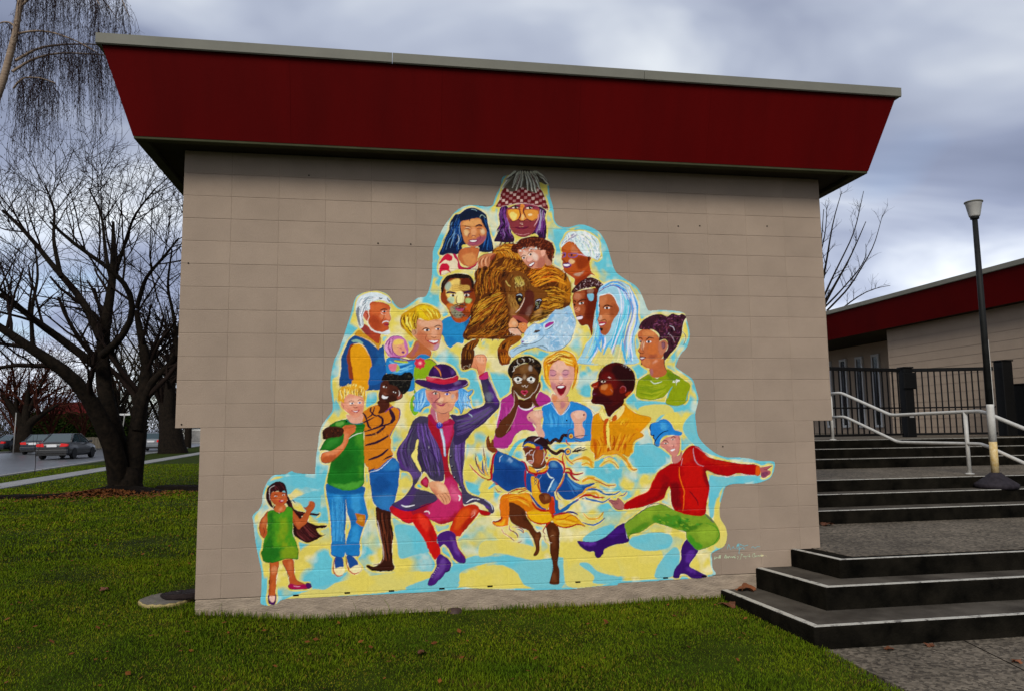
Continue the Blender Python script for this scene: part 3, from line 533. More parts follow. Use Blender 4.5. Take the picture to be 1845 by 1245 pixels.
# third street tree, far left
Y2 = 62.; b = at(40, 806, Y2); b[2] = GZF
lm = [(px(Y2, 42, 814, 44, 790, 45, 765), .80, .45), (px(Y2, 43, 795, 42, 770, 30, 745, 15, 725, 0, 700), .5, .1), (px(Y2, 44, 795, 47, 770, 60, 755, 85, 740, 105, 728), .5, .08), (px(Y2, 44, 795, 45, 770, 48, 730, 52, 690), .5, .1), (px(Y2, 52, 740, 70, 700, 90, 660), .16, .06), (px(Y2, 30, 745, 28, 700, 20, 650), .16, .06)]
tree('street_tree', 'squat bare street tree at the far left across the road', b, lm, (M_BARK, M_RTWIG), [(8, 3.6, .25, .6, .028), (6, 2.0, .2, .6, .02), (4, 1.2, .1, .6, .016)], 'bare street trees')
# far trees and reddish shrubs beyond the road
for i, (lab, x, y, Y, hpx, mt, nl) in enumerate((('reddish bare tree behind the hedge at the left edge', 30, 770, 64, 130, M_RTWIG, 12), ('reddish brown tree mass behind the hedge left of the red roof', 92, 765, 66, 120, M_RTWIG, 12), ('reddish shrub tree behind the hedge over the red roof', 150, 762, 70, 110, M_RTWIG, 10), ('tall pale twiggy tree seen between the cherry stems', 212, 770, 72, 190, M_GTWIG, 12), ('olive twiggy tree right of the leaning sign pole', 244, 772, 78, 170, M_GTWIG, 11), ('dark twiggy tree far behind beside the wall edge', 290, 775, 80, 200, M_GTWIG, 11), ('thin dark trunk tree beyond the road under the wall overhang', 338, 790, 70, 240, M_GTWIG, 10), ('reddish bare tree far behind the cherry trunk', 185, 770, 90, 150, M_RTWIG, 10))):
    b = at(x, y, Y); b[2] = GZF; H_t = hpx*(Y+6.8)/1367
    lm = [([b, b+[.1, 0, H_t*.25], b+[.2*(-1)**i, .1, H_t*.5]], .022*H_t+.05, .012*H_t)]
    for k in range(nl):
        a_ = k*2.4+i; s = b+[0, 0, H_t*(.12+.35*(k/nl))]; e = s+np.array([math.cos(a_)*H_t*.38, math.sin(a_)*H_t*.38, H_t*(.35+.2*(k % 3))]); lm.append(([s, .5*(s+e)+[0, 0, H_t*.03], e], .010*H_t+.02, .004*H_t+.01))
    tree('bare_tree', lab, b, lm, (M_BARK if i > 2 else M_RTWIG, mt), [(5, H_t*.26, .2, .6, .018), (4, H_t*.15, .15, .6, .014), (3, H_t*.09, .1, .6, .012)], 'bare trees beyond the road', 6)
# tree behind the right end of the hall
Y3 = 13.5; b = at(1430, 800, Y3); b[2] = .9
lm = [([b, at(1432, 700, Y3), at(1440, 620, Y3)], .16, .10), (px(Y3, 1440, 640, 1470, 580, 1500, 520, 1530, 470, 1560, 400), .055, .010), (px(Y3, 1440, 620, 1475, 540, 1490, 470, 1500, 400, 1517, 345), .05, .009), (px(Y3, 1440, 640, 1480, 590, 1530, 545, 1570, 520, 1604, 515), .04, .008), (px(Y3, 1440, 620, 1468, 520, 1480, 440, 1484, 378), .045, .009), (px(Y3, 1465, 580, 1500, 500, 1540, 420, 1556, 345), .035, .008), (px(Y3, 1480, 560, 1510, 530, 1545, 490, 1562, 465, 1560, 440), .03, .007), (px(Y3, 1450, 560, 1475, 470, 1488, 420, 1490, 370), .035, .008), (px(Y3, 1490, 560, 1530, 520, 1575, 445, 1590, 388), .03, .007)]
tree('young_tree', 'thin bare tree whose twigs rise behind the right wall edge', b, lm, (M_BARK, M_TWIG), [(7, .55, .25, .5, .006), (4, .28, .2, .5, .004)], sides=6)
# weeping birch, top left
Yb = 7.6; b = at(-150, 900, Yb); b[2] = float(gz(b[0], b[1]))
br = thing('weeping_birch', 'weeping birch with pale trunk and hanging twigs at the top left', 'tree', tuple(b)); inv = Matrix.Translation(-Vector(b))
tr_ = [([b, at(-140, 600, Yb), at(-80, 350, Yb), at(-22, 225, Yb), at(12, 145, Yb), at(30, 75, Yb), at(42, 10, Yb), at(46, -80, Yb), at(50, -180, Yb)], .13, .035)]
arcs = [(px(Yb, 22, 130, 60, 105, 110, 95, 160, 98, 200, 100, dy=.4), .026, .008), (px(Yb, 30, 62, 60, 55, 95, 58, 140, 75, 175, 95, dy=-.5), .022, .006), (px(Yb, 28, 110, 70, 85, 120, 80, 180, 80, 215, 88, dy=.9), .026, .007), (px(Yb, 40, 10, 80, -30, 130, -40, 180, -10, 215, 40, dy=.3), .024, .006), (px(Yb, 44, -50, 90, -110, 150, -110, 200, -50, 232, 30, dy=-.6), .024, .006), (px(Yb, 40, 0, 70, -50, 110, -60, 150, -40, 180, 10, dy=-1.2), .022, .006), (px(Yb, 34, 60, 20, 40, 0, 40, -30, 70, dy=.5), .02, .006), (px(Yb, 42, -20, 60, -60, 85, -60, 100, -20, dy=1.2), .02, .006), (px(Yb, 24, 160, 40, 140, 70, 140, 100, 150, dy=-.3), .018, .006)]
K_ = 14; P = np.stack([resample(l[0], K_) for l in tr_+arcs]); Rr = np.stack([np.linspace(l[1], l[2], K_) for l in tr_+arcs]); v, f = tubes_np(P, Rr, 8); o = from_np('trunk', v, f, M_BBARK, br, True); o.matrix_parent_inverse = inv
A_ = P[1:]; ar = Rr[1:]; V_, F_, off = [], [], 0
n_, m = len(A_), 62; t = .12+.88*rng.rand(n_, m); s = t*(K_-1); i = np.minimum(s.astype(int), K_-2); q = np.arange(n_)[:, None]; fr_ = (s-i)[..., None]
o_ = (A_[q, i]*(1-fr_)+A_[q, i+1]*fr_).reshape(-1, 3); n2 = len(o_); Kh = 12; L_ = rng.uniform(.6, 2.1, n2); c = np.stack([rng.randn(n2)*.35+.12, rng.randn(n2)*.3, rng.uniform(-.2, .3, n2)], 1); pts = [o_]
for k in range(Kh-1):
    c = c*.72+np.array([.01, 0, -.34])+rng.randn(n2, 3)*.05; pts.append(pts[-1]+c/np.linalg.norm(c, axis=1, keepdims=True)*(L_/(Kh-1))[:, None])
Hp = np.stack(pts, 1); Hr = np.full((n2, 1), .0036)*np.linspace(1, .5, Kh)[None]
for p_, r_ in [(Hp, Hr)]:
    v, f = tubes_np(p_, r_, 3); V_.append(v); F_.append(f+off); off += len(v)
t1, r1 = spawn(Hp, Hr, 12, .17, -.25, .55, 4, .8, .05, .0026, .2); v, f = tubes_np(t1, r1, 3); V_.append(v); F_.append(f+off); off += len(v)
# catkins and seed heads
ct = t1[rng.rand(len(t1)) < .45][:, -1]; e_ = ct+np.stack([rng.randn(len(ct))*.006, rng.randn(len(ct))*.006, -rng.uniform(.02, .035, len(ct))], 1); cp = np.stack([ct, .5*(ct+e_), e_], 1); v, f = tubes_np(cp, np.tile(np.array([[.003, .0062, .002]]), (len(ct), 1)), 4); V_.append(v); F_.append(f+off); off += len(v)
o = from_np('crown', np.concatenate(V_), np.concatenate(F_), M_BTWIG, br); o.matrix_parent_inverse = inv
# thin sapling at the road edge
sp = at(62, 855, 22.); sp[2] = GZF; o = thing('sapling', 'thin leaning bare sapling at the near edge of the road', 'sapling', tuple(sp)); mb = MB(); mb.tube([(0, 0, 0), (.02, 0, .4), (-.02, 0, .9), (.05, 0, 1.5)], [.012, .01, .008, .004], 5); mb.tube([(.0, 0, .6), (.12, 0, .95), (.15, 0, 1.25)], [.007, .005, .003], 4); mb.tube([(-.01, 0, .8), (-.13, .1, 1.1), (-.15, .1, 1.4)], [.007, .005, .003], 4); mb.build('stem', M_TWIG, o)
# ================================================================ across the road: hedge, house, cars, signs
def leafmass(n, fn, s, m, name, parent):
    P2 = np.array([fn() for _ in range(n)]); u = rng.randn(n, 3); u /= np.linalg.norm(u, axis=1, keepdims=True); w = np.cross(u, rng.randn(n, 3)); w /= np.linalg.norm(w, axis=1, keepdims=True)+1e-9
    k = s*rng.uniform(.6, 1.4, (n, 1)); v = np.stack([P2-u*k, P2-w*k*.6, P2+u*k, P2+w*k*.6], 1).reshape(-1, 3); i = np.arange(n)*4
    return from_np(name, v, np.stack([i, i+1, i+2, i+3], 1), m, parent)
def streetpt(t, o): p = np.array([-10.9, 20.])+SD*t-SN*o; return p
M_FENCE = mat('weathered board fence', (.10, .085, .06), .8, .3, 1.5)
M_RROOF = mat('red house roof', (.07, .006, .005), .8, .2, 2., spec=.04); M_WHITE = mat('white house paint', (.62, .62, .58), .6, .05); M_HWALL = mat('grey house wall', (.25, .23, .2), .7, .1)
hp = at(110, 790, 62.)
def hedge(lab, xs, Y, w, d, h, n):
    a_, b_ = at(xs[0], 785, Y), at(xs[1], 785, Y); c = .5*(a_+b_); o = thing('hedge', lab, 'hedge', (c[0], c[1], GZF)); L_ = abs(b_[0]-a_[0])
    def pt():
        x, y, z = rng.uniform(-.5, .5)*L_, rng.uniform(-.5, .5)*d, rng.uniform(0, 1)*h; k = rng.randint(4)
        if k == 0: y = -d/2+rng.uniform(0, .2)
        elif k == 1: z = h*(1-.12*rng.rand()+.05*math.sin(x*1.7)+.03*math.sin(x*4.1))
        elif k == 2: y = -d/2+rng.uniform(-.05, .3)
        return (x, y, z)
    mb = MB(); mb.box(-L_/2+.2, L_/2-.2, -d/2+.15, d/2-.15, 0, h-.25); mb.build('inner_growth', M_HEDGE, o); leafmass(n, pt, .13, M_HEDGE, 'foliage', o)
hedge('tall clipped dark hedge across the road left of the cherry trunk', (52, 186), 78, 0, 2.2, 3.45, 22000)
hedge('clipped dark hedge right of the cherry stems behind the sign pole', (196, 262), 84, 0, 2., 3.3, 10000)
fp0, fp1 = at(52, 790, 76.4), at(190, 790, 76.4); fo = thing('board_fence', 'low weathered board fence along the foot of the hedge', 'fence', (fp0[0], fp0[1], GZF)); L_ = fp1[0]-fp0[0]; me = (lambda q: (q.box(0, .27, -.02, .02, .02, 1.12), q.mesh('board', M_FENCE))[1])(MB())
for k in range(int(L_/.29)): link('board', me, fo, (k*.29, 0, .02*math.sin(k*2.3)))
mb = MB(); mb.box(0, L_, .021, .06, .85, .95); mb.build('rail', M_FENCE, fo)
# the leafless wood closing the view down the street: one uncountable mass
def wood_pt():
    Yw = rng.uniform(104, 135); p = at(rng.uniform(-60, 345), 780, Yw); h = 9.5*(.62+.25*math.sin(p[0]*.31)+.13*math.sin(p[0]*.83)); return (p[0], p[1], GZF+h*rng.rand()**.85)
nW = 9000; c_ = np.array([wood_pt() for _ in range(nW)]); d_ = np.stack([rng.randn(nW)*.55, rng.randn(nW)*.3, rng.uniform(.4, 1.5, nW)], 1); v_, f_ = tubes_np(np.stack([c_-d_*.5, c_+rng.randn(nW, 3)*.06, c_+d_*.5], 1), np.tile(np.array([[.035, .028, .012]]), (nW, 1)), 3)
tag(from_np('distant_wood', v_, f_, M_GTWIG), kind='stuff')
# red roofed house
hb = at(122, 770, 98.); ho = thing('house', 'house with dark red roof and white eaves above the hedge', 'house', (hb[0], hb[1], GZF))
mb = MB(); mb.box(-2.2, 2.45, 0, 7, 0, 3.9); mb.build('wall', M_HWALL, ho)
mb = MB(); mb.prism([(-.5, 3.85), (3.5, 5.5), (7.5, 3.85), (7.5, 3.97), (3.5, 5.65), (-.5, 3.97)], 'x', -2.9, 2.5); mb.build('roof', M_RROOF, ho); mb = MB(); mb.box(-2.9, 2.5, -.56, -.505, 3.5, 3.9); mb.build('eave_board', M_WHITE, ho)
mb = MB(); mb.prism([(-.3, 3.8), (3.5, 5.3), (7.3, 3.8)], 'x', 2.501, 2.61); mb.build('gable', M_HWALL, ho)
for x in (-1.4, .6): mb = MB(); mb.box(x, x+1.1, -.05, -.002, 1.1, 2.3); wq = mb.build('window', M_WHITE, ho); mb = MB(); mb.box(x+.08, x+1.02, -.06, -.051, 1.18, 2.22); g_ = mb.build('pane', M_GLASS, ho); g_.parent = wq
# pale building under the overhang
hb = at(350, 792, 110.); ho = thing('garage', 'small pale garage beyond the road seen under the wall overhang', 'garage', (hb[0], hb[1], GZF)); mb = MB(); mb.box(-1.6, 1.6, 0, 5, 0, 2.2); mb.build('wall', M_WHITE, ho); mb = MB(); mb.prism([(-1.9, 2.2), (0, 3.0), (1.9, 2.2)], 'y', -.3, 5.3); mb.build('roof', M_HWALL, ho); mb = MB(); mb.box(-1.1, 1.1, -.03, -.002, .1, 1.8); mb.build('door', M_KERB, ho)
# ---------------------------------------------------------------- cars
M_TYRE = mat('tyre rubber', (.012, .012, .012), .8, .2, 20.); M_RIM = mat('alloy rim', (.35, .35, .36), .35, .1, 20., metal=.8); M_RLENS = bpy.data.materials.new('red tail lens'); M_RLENS.use_nodes = True; bb = M_RLENS.node_tree.nodes['Principled BSDF']; bb.inputs['Base Color'].default_value = (.5, .01, .01, 1); bb.inputs['Emission Color'].default_value = (1, .03, .02, 1); bb.inputs['Emission Strength'].default_value = .06; bb.inputs['Roughness'].default_value = .15
M_CGL = glassmat('car window glass', (.03, .05, .055), .05); M_PLATE = mat('licence plate', (.6, .6, .6), .5, .05); M_BLACKP = mat('black bumper plastic', (.015, .015, .015), .6)
def carpaint(n, c):
    m = mat(n, c, .35, .06, 3., 0, 40, .25, metal=0.); b_ = m.node_tree.nodes['Principled BSDF']; b_.inputs['Coat Weight'].default_value = .25; b_.inputs['Coat Roughness'].default_value = .05; return m
def car(label, pos, yaw, paint, wag=False):
    """rear at local -y, length 4.5 m along y"""
    o = thing('car', label, 'car', tuple(pos), yaw, 'cars along the street')
    # stations: y, half width, sill z, belt z (lower body)
    st_ = [(-2.22, .70, .42, .80), (-2.16, .80, .30, .92), (-1.95, .85, .22, .98), (-1.3, .88, .20, .98), (-.3, .89, .20, .95), (.8, .885, .20, .93), (1.5, .86, .20, .86), (2.0, .80, .24, .74), (2.2, .66, .34, .62)]
    mb = MB(); rows = []
    for y, w, z0, z1 in st_: rows.append([(-w*.92, y, z0), (-w, y, z0+.18), (-w, y, (z0+z1)/2+.05), (-w*.96, y, z1-.05), (-w*.86, y, z1), (0, y, z1+.025), (w*.86, y, z1), (w*.96, y, z1-.05), (w, y, (z0+z1)/2+.05), (w, y, z0+.18), (w*.92, y, z0)])
    for a_, b_ in zip(rows[:-1], rows[1:]):
        for k in range(10): mb.face([a_[k], a_[k+1], b_[k+1], b_[k]])
        mb.face([a_[10], a_[0], b_[0], b_[10]])
    mb.face(rows[0]); mb.face(rows[-1][::-1]); bo = mb.build('body', paint, o); 
    bm = bmesh.new(); bm.from_mesh(bo.data); bmesh.ops.remove_doubles(bm, verts=bm.verts, dist=1e-4); bmesh.ops.recalc_face_normals(bm, faces=bm.faces); bm.to_mesh(bo.data); bm.free(); bo.data.polygons.foreach_set('use_smooth', [True]*len(bo.data.polygons))
    # greenhouse: roof + pillars in paint, glass just inside
    rb, rt = (-1.62, -.98) if not wag else (-2.05, -1.75); fb, ft = .95, .15; zb, zt = .95, 1.43; wb, wt = .80, .58
    mb = MB(); mb.prism([(ft, zt-.03), (ft-.25, zt+.012), (rt+.25, zt+.02), (rt, zt-.03)], 'x', -wt-.02, wt+.02); mb.build('roof', paint, o, bevel=.03, seg=2)
    def quad4(nm, A, B, C_, D_, m, t=.02):
        A, B, C_, D_ = map(Vector, (A, B, C_, D_)); n_ = (B-A).cross(D_-A).normalized()*t; mb = MB(); mb.face([A, B, C_, D_]); mb.face([D_-n_, C_-n_, B-n_, A-n_])
        for p, q_ in ((A, B), (B, C_), (C_, D_), (D_, A)): mb.face([p, p-n_, q_-n_, q_])
        return mb.build(nm, m, o)
    quad4('rear_window', (-wb+.1, rb, zb), (wb-.1, rb, zb), (wt-.03, rt, zt-.02), (-wt+.03, rt, zt-.02), M_CGL); quad4('windscreen', (wb-.1, fb, zb), (-wb+.1, fb, zb), (-wt+.03, ft, zt-.02), (wt-.03, ft, zt-.02), M_CGL)
    for s in (-1, 1):
        md = -.35; quad4('side_window', (s*wb, rb+.32, zb), (s*wb, md-.04, zb), (s*wt, md-.04, zt-.03), (s*wt, rt+.06, zt-.03), M_CGL); quad4('side_window', (s*wb, md+.04, zb), (s*wb, fb-.2, zb), (s*wt, ft-.1, zt-.03), (s*wt, md+.04, zt-.03), M_CGL)
        for (y0, y1) in ((rb, rt), (fb, ft)): mb = MB(); mb.tube([(s*(wb-.03), y0, zb-.02), (s*(wt), y1, zt-.02)], .055, 6); mb.build('pillar', paint, o, smooth=True)
        mb = MB(); mb.tube([(s*(wb+.005), md, zb-.02), (s*(wt+.01), md, zt-.02)], .04, 6); mb.build('pillar', M_BLACKP, o)
        mb = MB(); mb.box(min(s*.86, s*1.02), max(s*.86, s*1.02), .68, .84, .92, 1.06); mb.build('mirror', paint, o, bevel=.03)
        mb = MB(); mb.prism([(s*.40, .70), (s*.80, .72), (s*.83, .86), (s*.46, .90)], 'y', -2.235, -2.05); mb.build('tail_light', M_RLENS, o, bevel=.015)
        for y in (-1.35, 1.32):
            mb = MB(); mb.lathe([(.20, -.10), (.31, -.10), (.325, -.06), (.325, .06), (.31, .10), (.20, .10)], (0, 0, 0), 24); wv = mb.build('wheel', M_TYRE, o, smooth=False); wv.rotation_euler.y = R(90); wv.location = (s*.80, y, .325)
            mb = MB(); mb.lathe([(.205, -.085), (.205, .085), (.17, .09), (.05, .06)], (0, 0, 0), 20); rv = mb.build('rim', M_RIM, wv); rv.scale.z = s
    mb = MB(); mb.box(-.82, .82, -2.29, -2.12, .34, .56); mb.build('rear_bumper', paint, o, bevel=.05, seg=2); mb = MB(); mb.box(-.80, .80, -2.26, -2.10, .22, .335); mb.build('bumper_skirt', M_BLACKP, o, bevel=.02); mb = MB(); mb.box(-.26, .26, -2.262, -2.236, .70, .84); mb.build('licence_plate', M_PLATE, o)
    mb = MB(); mb.box(-.80, .80, 1.95, 2.2, .30, .5); mb.build('front_bumper', paint, o, bevel=.05); return o
P_GREY = carpaint('dark grey car paint', (.022, .022, .022)); P_SIL = carpaint('silver car paint', (.15, .16, .17)); P_BLUE = carpaint('dark blue car paint', (.015, .02, .028))
yw = math.atan2(-SD[0], SD[1])
def carpos(x, y, Y): p = at(x, y, Y); return (p[0], p[1], GZF+.012)
car('dark grey sedan driving away on the wet road, nearest the viewer', carpos(122, 822, 42.), yw-R(7), P_GREY)
car('dark car parked behind the grey sedan, mostly hidden by it', carpos(80, 812, 55.), yw-R(4), P_BLUE)
car('dark blue car parked at the left edge beyond the road', carpos(34, 805, 66.), yw-R(30), P_BLUE)
car('silver car with lit tail lamp behind the cherry trunk', carpos(280, 806, 60.), yw, P_SIL, True)
car('silver wagon in the distance beyond the silver car', carpos(291, 795, 85.), yw, P_SIL, True)
# ---------------------------------------------------------------- signs
def sign(name, lab, x, y, Y, h, lean, plate):
    p = at(x, y, Y); o = thing(name, lab, 'sign', (p[0], p[1], GZF)); mb = MB(); mb.tube([(0, 0, 0), (lean, 0, h)], .045, 8); mb.build('pole', M_KERB, o, smooth=True)
    if plate: mb = MB(); mb.box(lean-.45, lean+.45, -.03, .0, h-.16, h); mb.build('plate', M_WHITE, o, bevel=.01)
    return o
sign('street_sign', 'leaning white sign pole with small plate beside the cherry trunk', 216, 800, 66., 3.2, .3, True)
sign('street_sign', 'white sign pole at the left edge of the view', 24, 812, 60., 3.2, .05, False)
# ---------------------------------------------------------------- mural painter (numpy, wall-plane raster)
PSF, PSC = 1367.22, (1.71647, -6.75883, 1.35440)       # surveyed camera: focal length in photo pixels, position
def cam_axes(yaw=.168327, pit=.109674, rol=-.0127862):
    cy, sy, cp, sp, cr, sr = math.cos(yaw), math.sin(yaw), math.cos(pit), math.sin(pit), math.cos(rol), math.sin(rol)
    f = np.array([sy*cp, cy*cp, sp]); r = np.array([cy, -sy, 0.]); u = np.cross(r, f)
    return cr*r + sr*u, -sr*r + cr*u, f
AXR, AXU, AXF = cam_axes()
CELL = .005; SS = 2                                     # film cell, supersampling
MU0, MU1, MZ0, MZ1 = .60, 5.60, -.15, 3.80              # mural window on the wall (metres)
RW, RH = int(round((MU1-MU0)/CELL*SS)), int(round((MZ1-MZ0)/CELL*SS))
def to_wall(px):
    px = np.asarray(px, float).reshape(-1, 2)
    d = AXF + ((px[:, :1]-922.5)/PSF)*AXR - ((px[:, 1:]-622.5)/PSF)*AXU
    t = -PSC[1]/d[:, 1]
    return np.stack([PSC[0]+t*d[:, 0], PSC[2]+t*d[:, 2]], 1)
def to_ras(px):
    w = to_wall(px)
    return np.stack([(w[:, 0]-MU0)/CELL*SS, (MZ1-w[:, 1])/CELL*SS], 1)
RGBm = np.zeros((RH, RW, 3), np.float32); ALPm = np.zeros((RH, RW), np.float32); IDm = np.zeros((RH, RW), np.uint8)
def vnoise(shape, cell, seed, octv=3):
    r = np.random.RandomState(seed); out = np.zeros(shape, np.float32); amp = 1.
    for o in range(octv):
        c = max(cell/2**o, 2); gh, gw = int(shape[0]/c)+3, int(shape[1]/c)+3
        g = r.rand(gh, gw).astype(np.float32)
        y = np.arange(shape[0])/c; x = np.arange(shape[1])/c
        yi, xi = y.astype(int), x.astype(int); fy, fx = y-yi, x-xi
        fy, fx = (fy*fy*(3-2*fy))[:, None].astype(np.float32), (fx*fx*(3-2*fx))[None].astype(np.float32)
        a = g[yi][:, xi]; b = g[yi][:, xi+1]; c_ = g[yi+1][:, xi]; d = g[yi+1][:, xi+1]
        out += amp*((a*(1-fx)+b*fx)*(1-fy)+(c_*(1-fx)+d*fx)*fy); amp *= .5
    return out/(2-2*amp) if octv > 1 else out
BRUSH = .6*vnoise((RH, RW), 9, 41, 2)+.4*vnoise((RH, RW), 26, 42, 2)
FR = [0., 0., 1.]; CUR = [0]; LAST = [None]; CLIP = [None]; PARTS = {}
mrng = np.random.RandomState(7)
def part(name, label):
    CUR[0] = len(PARTS)+1; PARTS[CUR[0]] = (name, label); CLIP[0] = None
def fr(x, y, s=7.5): FR[:] = [x, y, s]
def lin(hx):
    c = np.array([int(hx[i:i+2], 16) for i in (1, 3, 5)], np.float32)/255
    return np.where(c <= .04045, c/12.92, ((c+.055)/1.055)**2.4).astype(np.float32)
def P(s):
    a = np.array([float(v) for v in s.split()]) if isinstance(s, str) else np.asarray(s, float).ravel()
    a = a.reshape(-1, 2)
    return np.stack([FR[0]+a[:, 0]/FR[2], FR[1]+a[:, 1]/FR[2]], 1)
def cr(p, closed=True, n=6):
    N = len(p); out = []
    if N < 3: return p
    ts = np.arange(n)/n
    for i in range(N if closed else N-1):
        g = (lambda k: p[k % N]) if closed else (lambda k: p[min(max(k, 0), N-1)])
        a, b, c, d = g(i-1), g(i), g(i+1), g(i+2)
        for t in ts:
            out.append(.5*((2*b)+(c-a)*t+(2*a-5*b+4*c-d)*t*t+(3*b-a-3*c+d)*t**3))
    if not closed: out.append(p[-1])
    return np.array(out)
def mask_of(q):
    x0, y0 = np.floor(q.min(0)).astype(int)-1; x1, y1 = np.ceil(q.max(0)).astype(int)+2
    x0, y0 = max(x0, 0), max(y0, 0); x1, y1 = min(x1, RW), min(y1, RH)
    if x1 <= x0 or y1 <= y0: return None
    W, Hh = x1-x0, y1-y0
    acc = np.zeros((Hh, W+1), np.int16)
    a = q; b = np.roll(q, -1, 0)
    for (ax, ay), (bx, by) in zip(a, b):
        if ay == by: continue
        s = 1
        if ay > by: ax, ay, bx, by, s = bx, by, ax, ay, -1
        r0 = max(int(math.ceil(ay-.5)), y0); r1 = min(int(math.ceil(by-.5)), y1)
        if r1 <= r0: continue
        ys = np.arange(r0, r1)
        xs = ax+(ys+.5-ay)/(by-ay)*(bx-ax)
        ci = np.clip(np.ceil(xs-.5).astype(int)-x0, 0, W)
        np.add.at(acc, (ys-y0, ci), s)
    m = (np.cumsum(acc, 1)[:, :W] != 0)
    return (y0, y1, x0, x1, m)
def box(a, r):
    for ax in (0, 1):
        k = 2*r+1
        pad = [(0, 0), (0, 0)]; pad[ax] = (r+1, r)
        c = np.cumsum(np.pad(a, pad, mode='edge'), ax, dtype=np.float64)
        n = a.shape[ax]
        a = ((np.take(c, range(k, k+n), ax)-np.take(c, range(0, n), ax))/k).astype(np.float32)
    return a
def put(mk, col, al=1., blur=0):
    if mk is None: return
    y0, y1, x0, x1, m = mk
    if blur:
        r = int(blur); p = 2*r
        Y0, Y1, X0, X1 = max(y0-p, 0), min(y1+p, RH), max(x0-p, 0), min(x1+p, RW)
        mm = np.zeros((Y1-Y0, X1-X0), np.float32); mm[y0-Y0:y1-Y0, x0-X0:x1-X0] = m
        mm = box(box(mm, r), r); y0, y1, x0, x1, m = Y0, Y1, X0, X1, np.clip((mm+.62*(BRUSH[Y0:Y1, X0:X1]-.5)-.5)*2.4+.5, 0, 1)
    a = m.astype(np.float32)*al
    if CLIP[0] is not None: a = a*CLIP[0][y0:y1, x0:x1]
    s = (slice(y0, y1), slice(x0, x1))
    c = lin(col)
    RGBm[s] += (c-RGBm[s])*a[..., None]
    ALPm[s] = np.maximum(ALPm[s], a)
    w = a > .5; IDm[s][w] = CUR[0]
def F(col, s, al=1., blur=0, sm=True):
    q = P(s); q = cr(q) if sm else q
    mk = mask_of(to_ras(q)); LAST[0] = mk; put(mk, col, al, blur)
def G(col, s, al=1.): F(col, s, al, 0, False)
def K():                                               # clip following paint to the last filled shape
    y0, y1, x0, x1, m = LAST[0]; c = np.zeros((RH, RW), np.float32); c[y0:y1, x0:x1] = m; CLIP[0] = c
def U(): CLIP[0] = None
def S(col, w, s, al=1., tp=1):                         # brush stroke, width in frame pixels
    q = cr(P(s), False, 5)
    stroke(col, w/FR[2], q, al, tp)
def stroke(col, w, q, al=1., tp=1):
    d = np.gradient(q, axis=0); L = np.hypot(d[:, 0], d[:, 1])+1e-6
    n = np.stack([-d[:, 1]/L, d[:, 0]/L], 1)
    t = np.linspace(0, 1, len(q))
    h = w/2*(np.clip(np.sin(np.pi*(.06+.88*t)), .12, 1)**.6 if tp == 1 else (1-.85*t if tp == 2 else np.ones_like(t)))
    pl = np.concatenate([q+n*h[:, None], (q-n*h[:, None])[::-1]])
    put(mask_of(to_ras(pl)), col, al)
def D(col, x, y, rx, ry=None, rot=0, al=1., blur=0):
    if col[1] in 'fe' and col[3] in 'fed' and ry and 7 < ry < 24 and rx > 16: rx, ry = rx*.86, ry*.68   # eye whites read small on the wall
    ry = ry or rx; t = np.linspace(0, 2*np.pi, 22)[:-1]; c, s = math.cos(math.radians(rot)), math.sin(math.radians(rot))
    ex, ey = rx*np.cos(t), ry*np.sin(t)
    q = P(np.stack([x+ex*c-ey*s, y+ex*s+ey*c], 1)); LAST[0] = mask_of(to_ras(q)); put(LAST[0], col, al, blur)
def hair(cols, n, ga, gb, w, jit=6, al=1., part_len=(.35, 1.)):   # strokes between two guide lines
    a = cr(P(ga), False, 8); b = cr(P(gb), False, 8)
    m = 24; ra = lambda q: np.stack([np.interp(np.linspace(0, 1, m), np.linspace(0, 1, len(q)), q[:, k]) for k in (0, 1)], 1)
    a, b = ra(a), ra(b); j = jit/FR[2]
    for _ in range(n):
        t = mrng.rand(); q = a*(1-t)+b*t
        ln = mrng.uniform(*part_len); st = mrng.uniform(0, 1-ln) if ln < 1 else 0
        i0, i1 = int(st*(m-1)), int((st+ln)*(m-1))+1
        q = q[i0:max(i1, i0+4)]
        if len(q) < 4: continue
        ph = mrng.rand()*6; q = q+j*np.stack([np.sin(np.linspace(0, 4, len(q))+ph), np.cos(np.linspace(0, 3, len(q))+ph)], 1)*.5+mrng.randn(2)*j*.5
        stroke(cols[mrng.randint(len(cols))], mrng.uniform(.5, 1.2)*w/FR[2], q, al, 1)
def dabs(cols, n, s, w, ln, ang=None, al=1.):          # short dabs scattered in a polygon
    q = P(s); mk = mask_of(to_ras(cr(q)))
    lo, hi = q.min(0), q.max(0); k = 0; tries = 0
    y0, y1, x0, x1, m = mk
    while k < n and tries < n*12:
        tries += 1
        c = lo+mrng.rand(2)*(hi-lo); r = to_ras(c)[0]; ix, iy = int(r[0])-x0, int(r[1])-y0
        if not (0 <= ix < x1-x0 and 0 <= iy < y1-y0) or not m[iy, ix]: continue
        th = mrng.rand()*6.28 if ang is None else math.radians(ang)+mrng.randn()*.35
        l = ln*mrng.uniform(.5, 1.3)/FR[2]; bend = mrng.randn()*.5
        t = np.linspace(-.5, .5, 6); qq = c+np.stack([np.cos(th+bend*t)*t*l, np.sin(th+bend*t)*t*l], 1)
        stroke(cols[mrng.randint(len(cols))], w*mrng.uniform(.6, 1.3)/FR[2], qq, al); k += 1
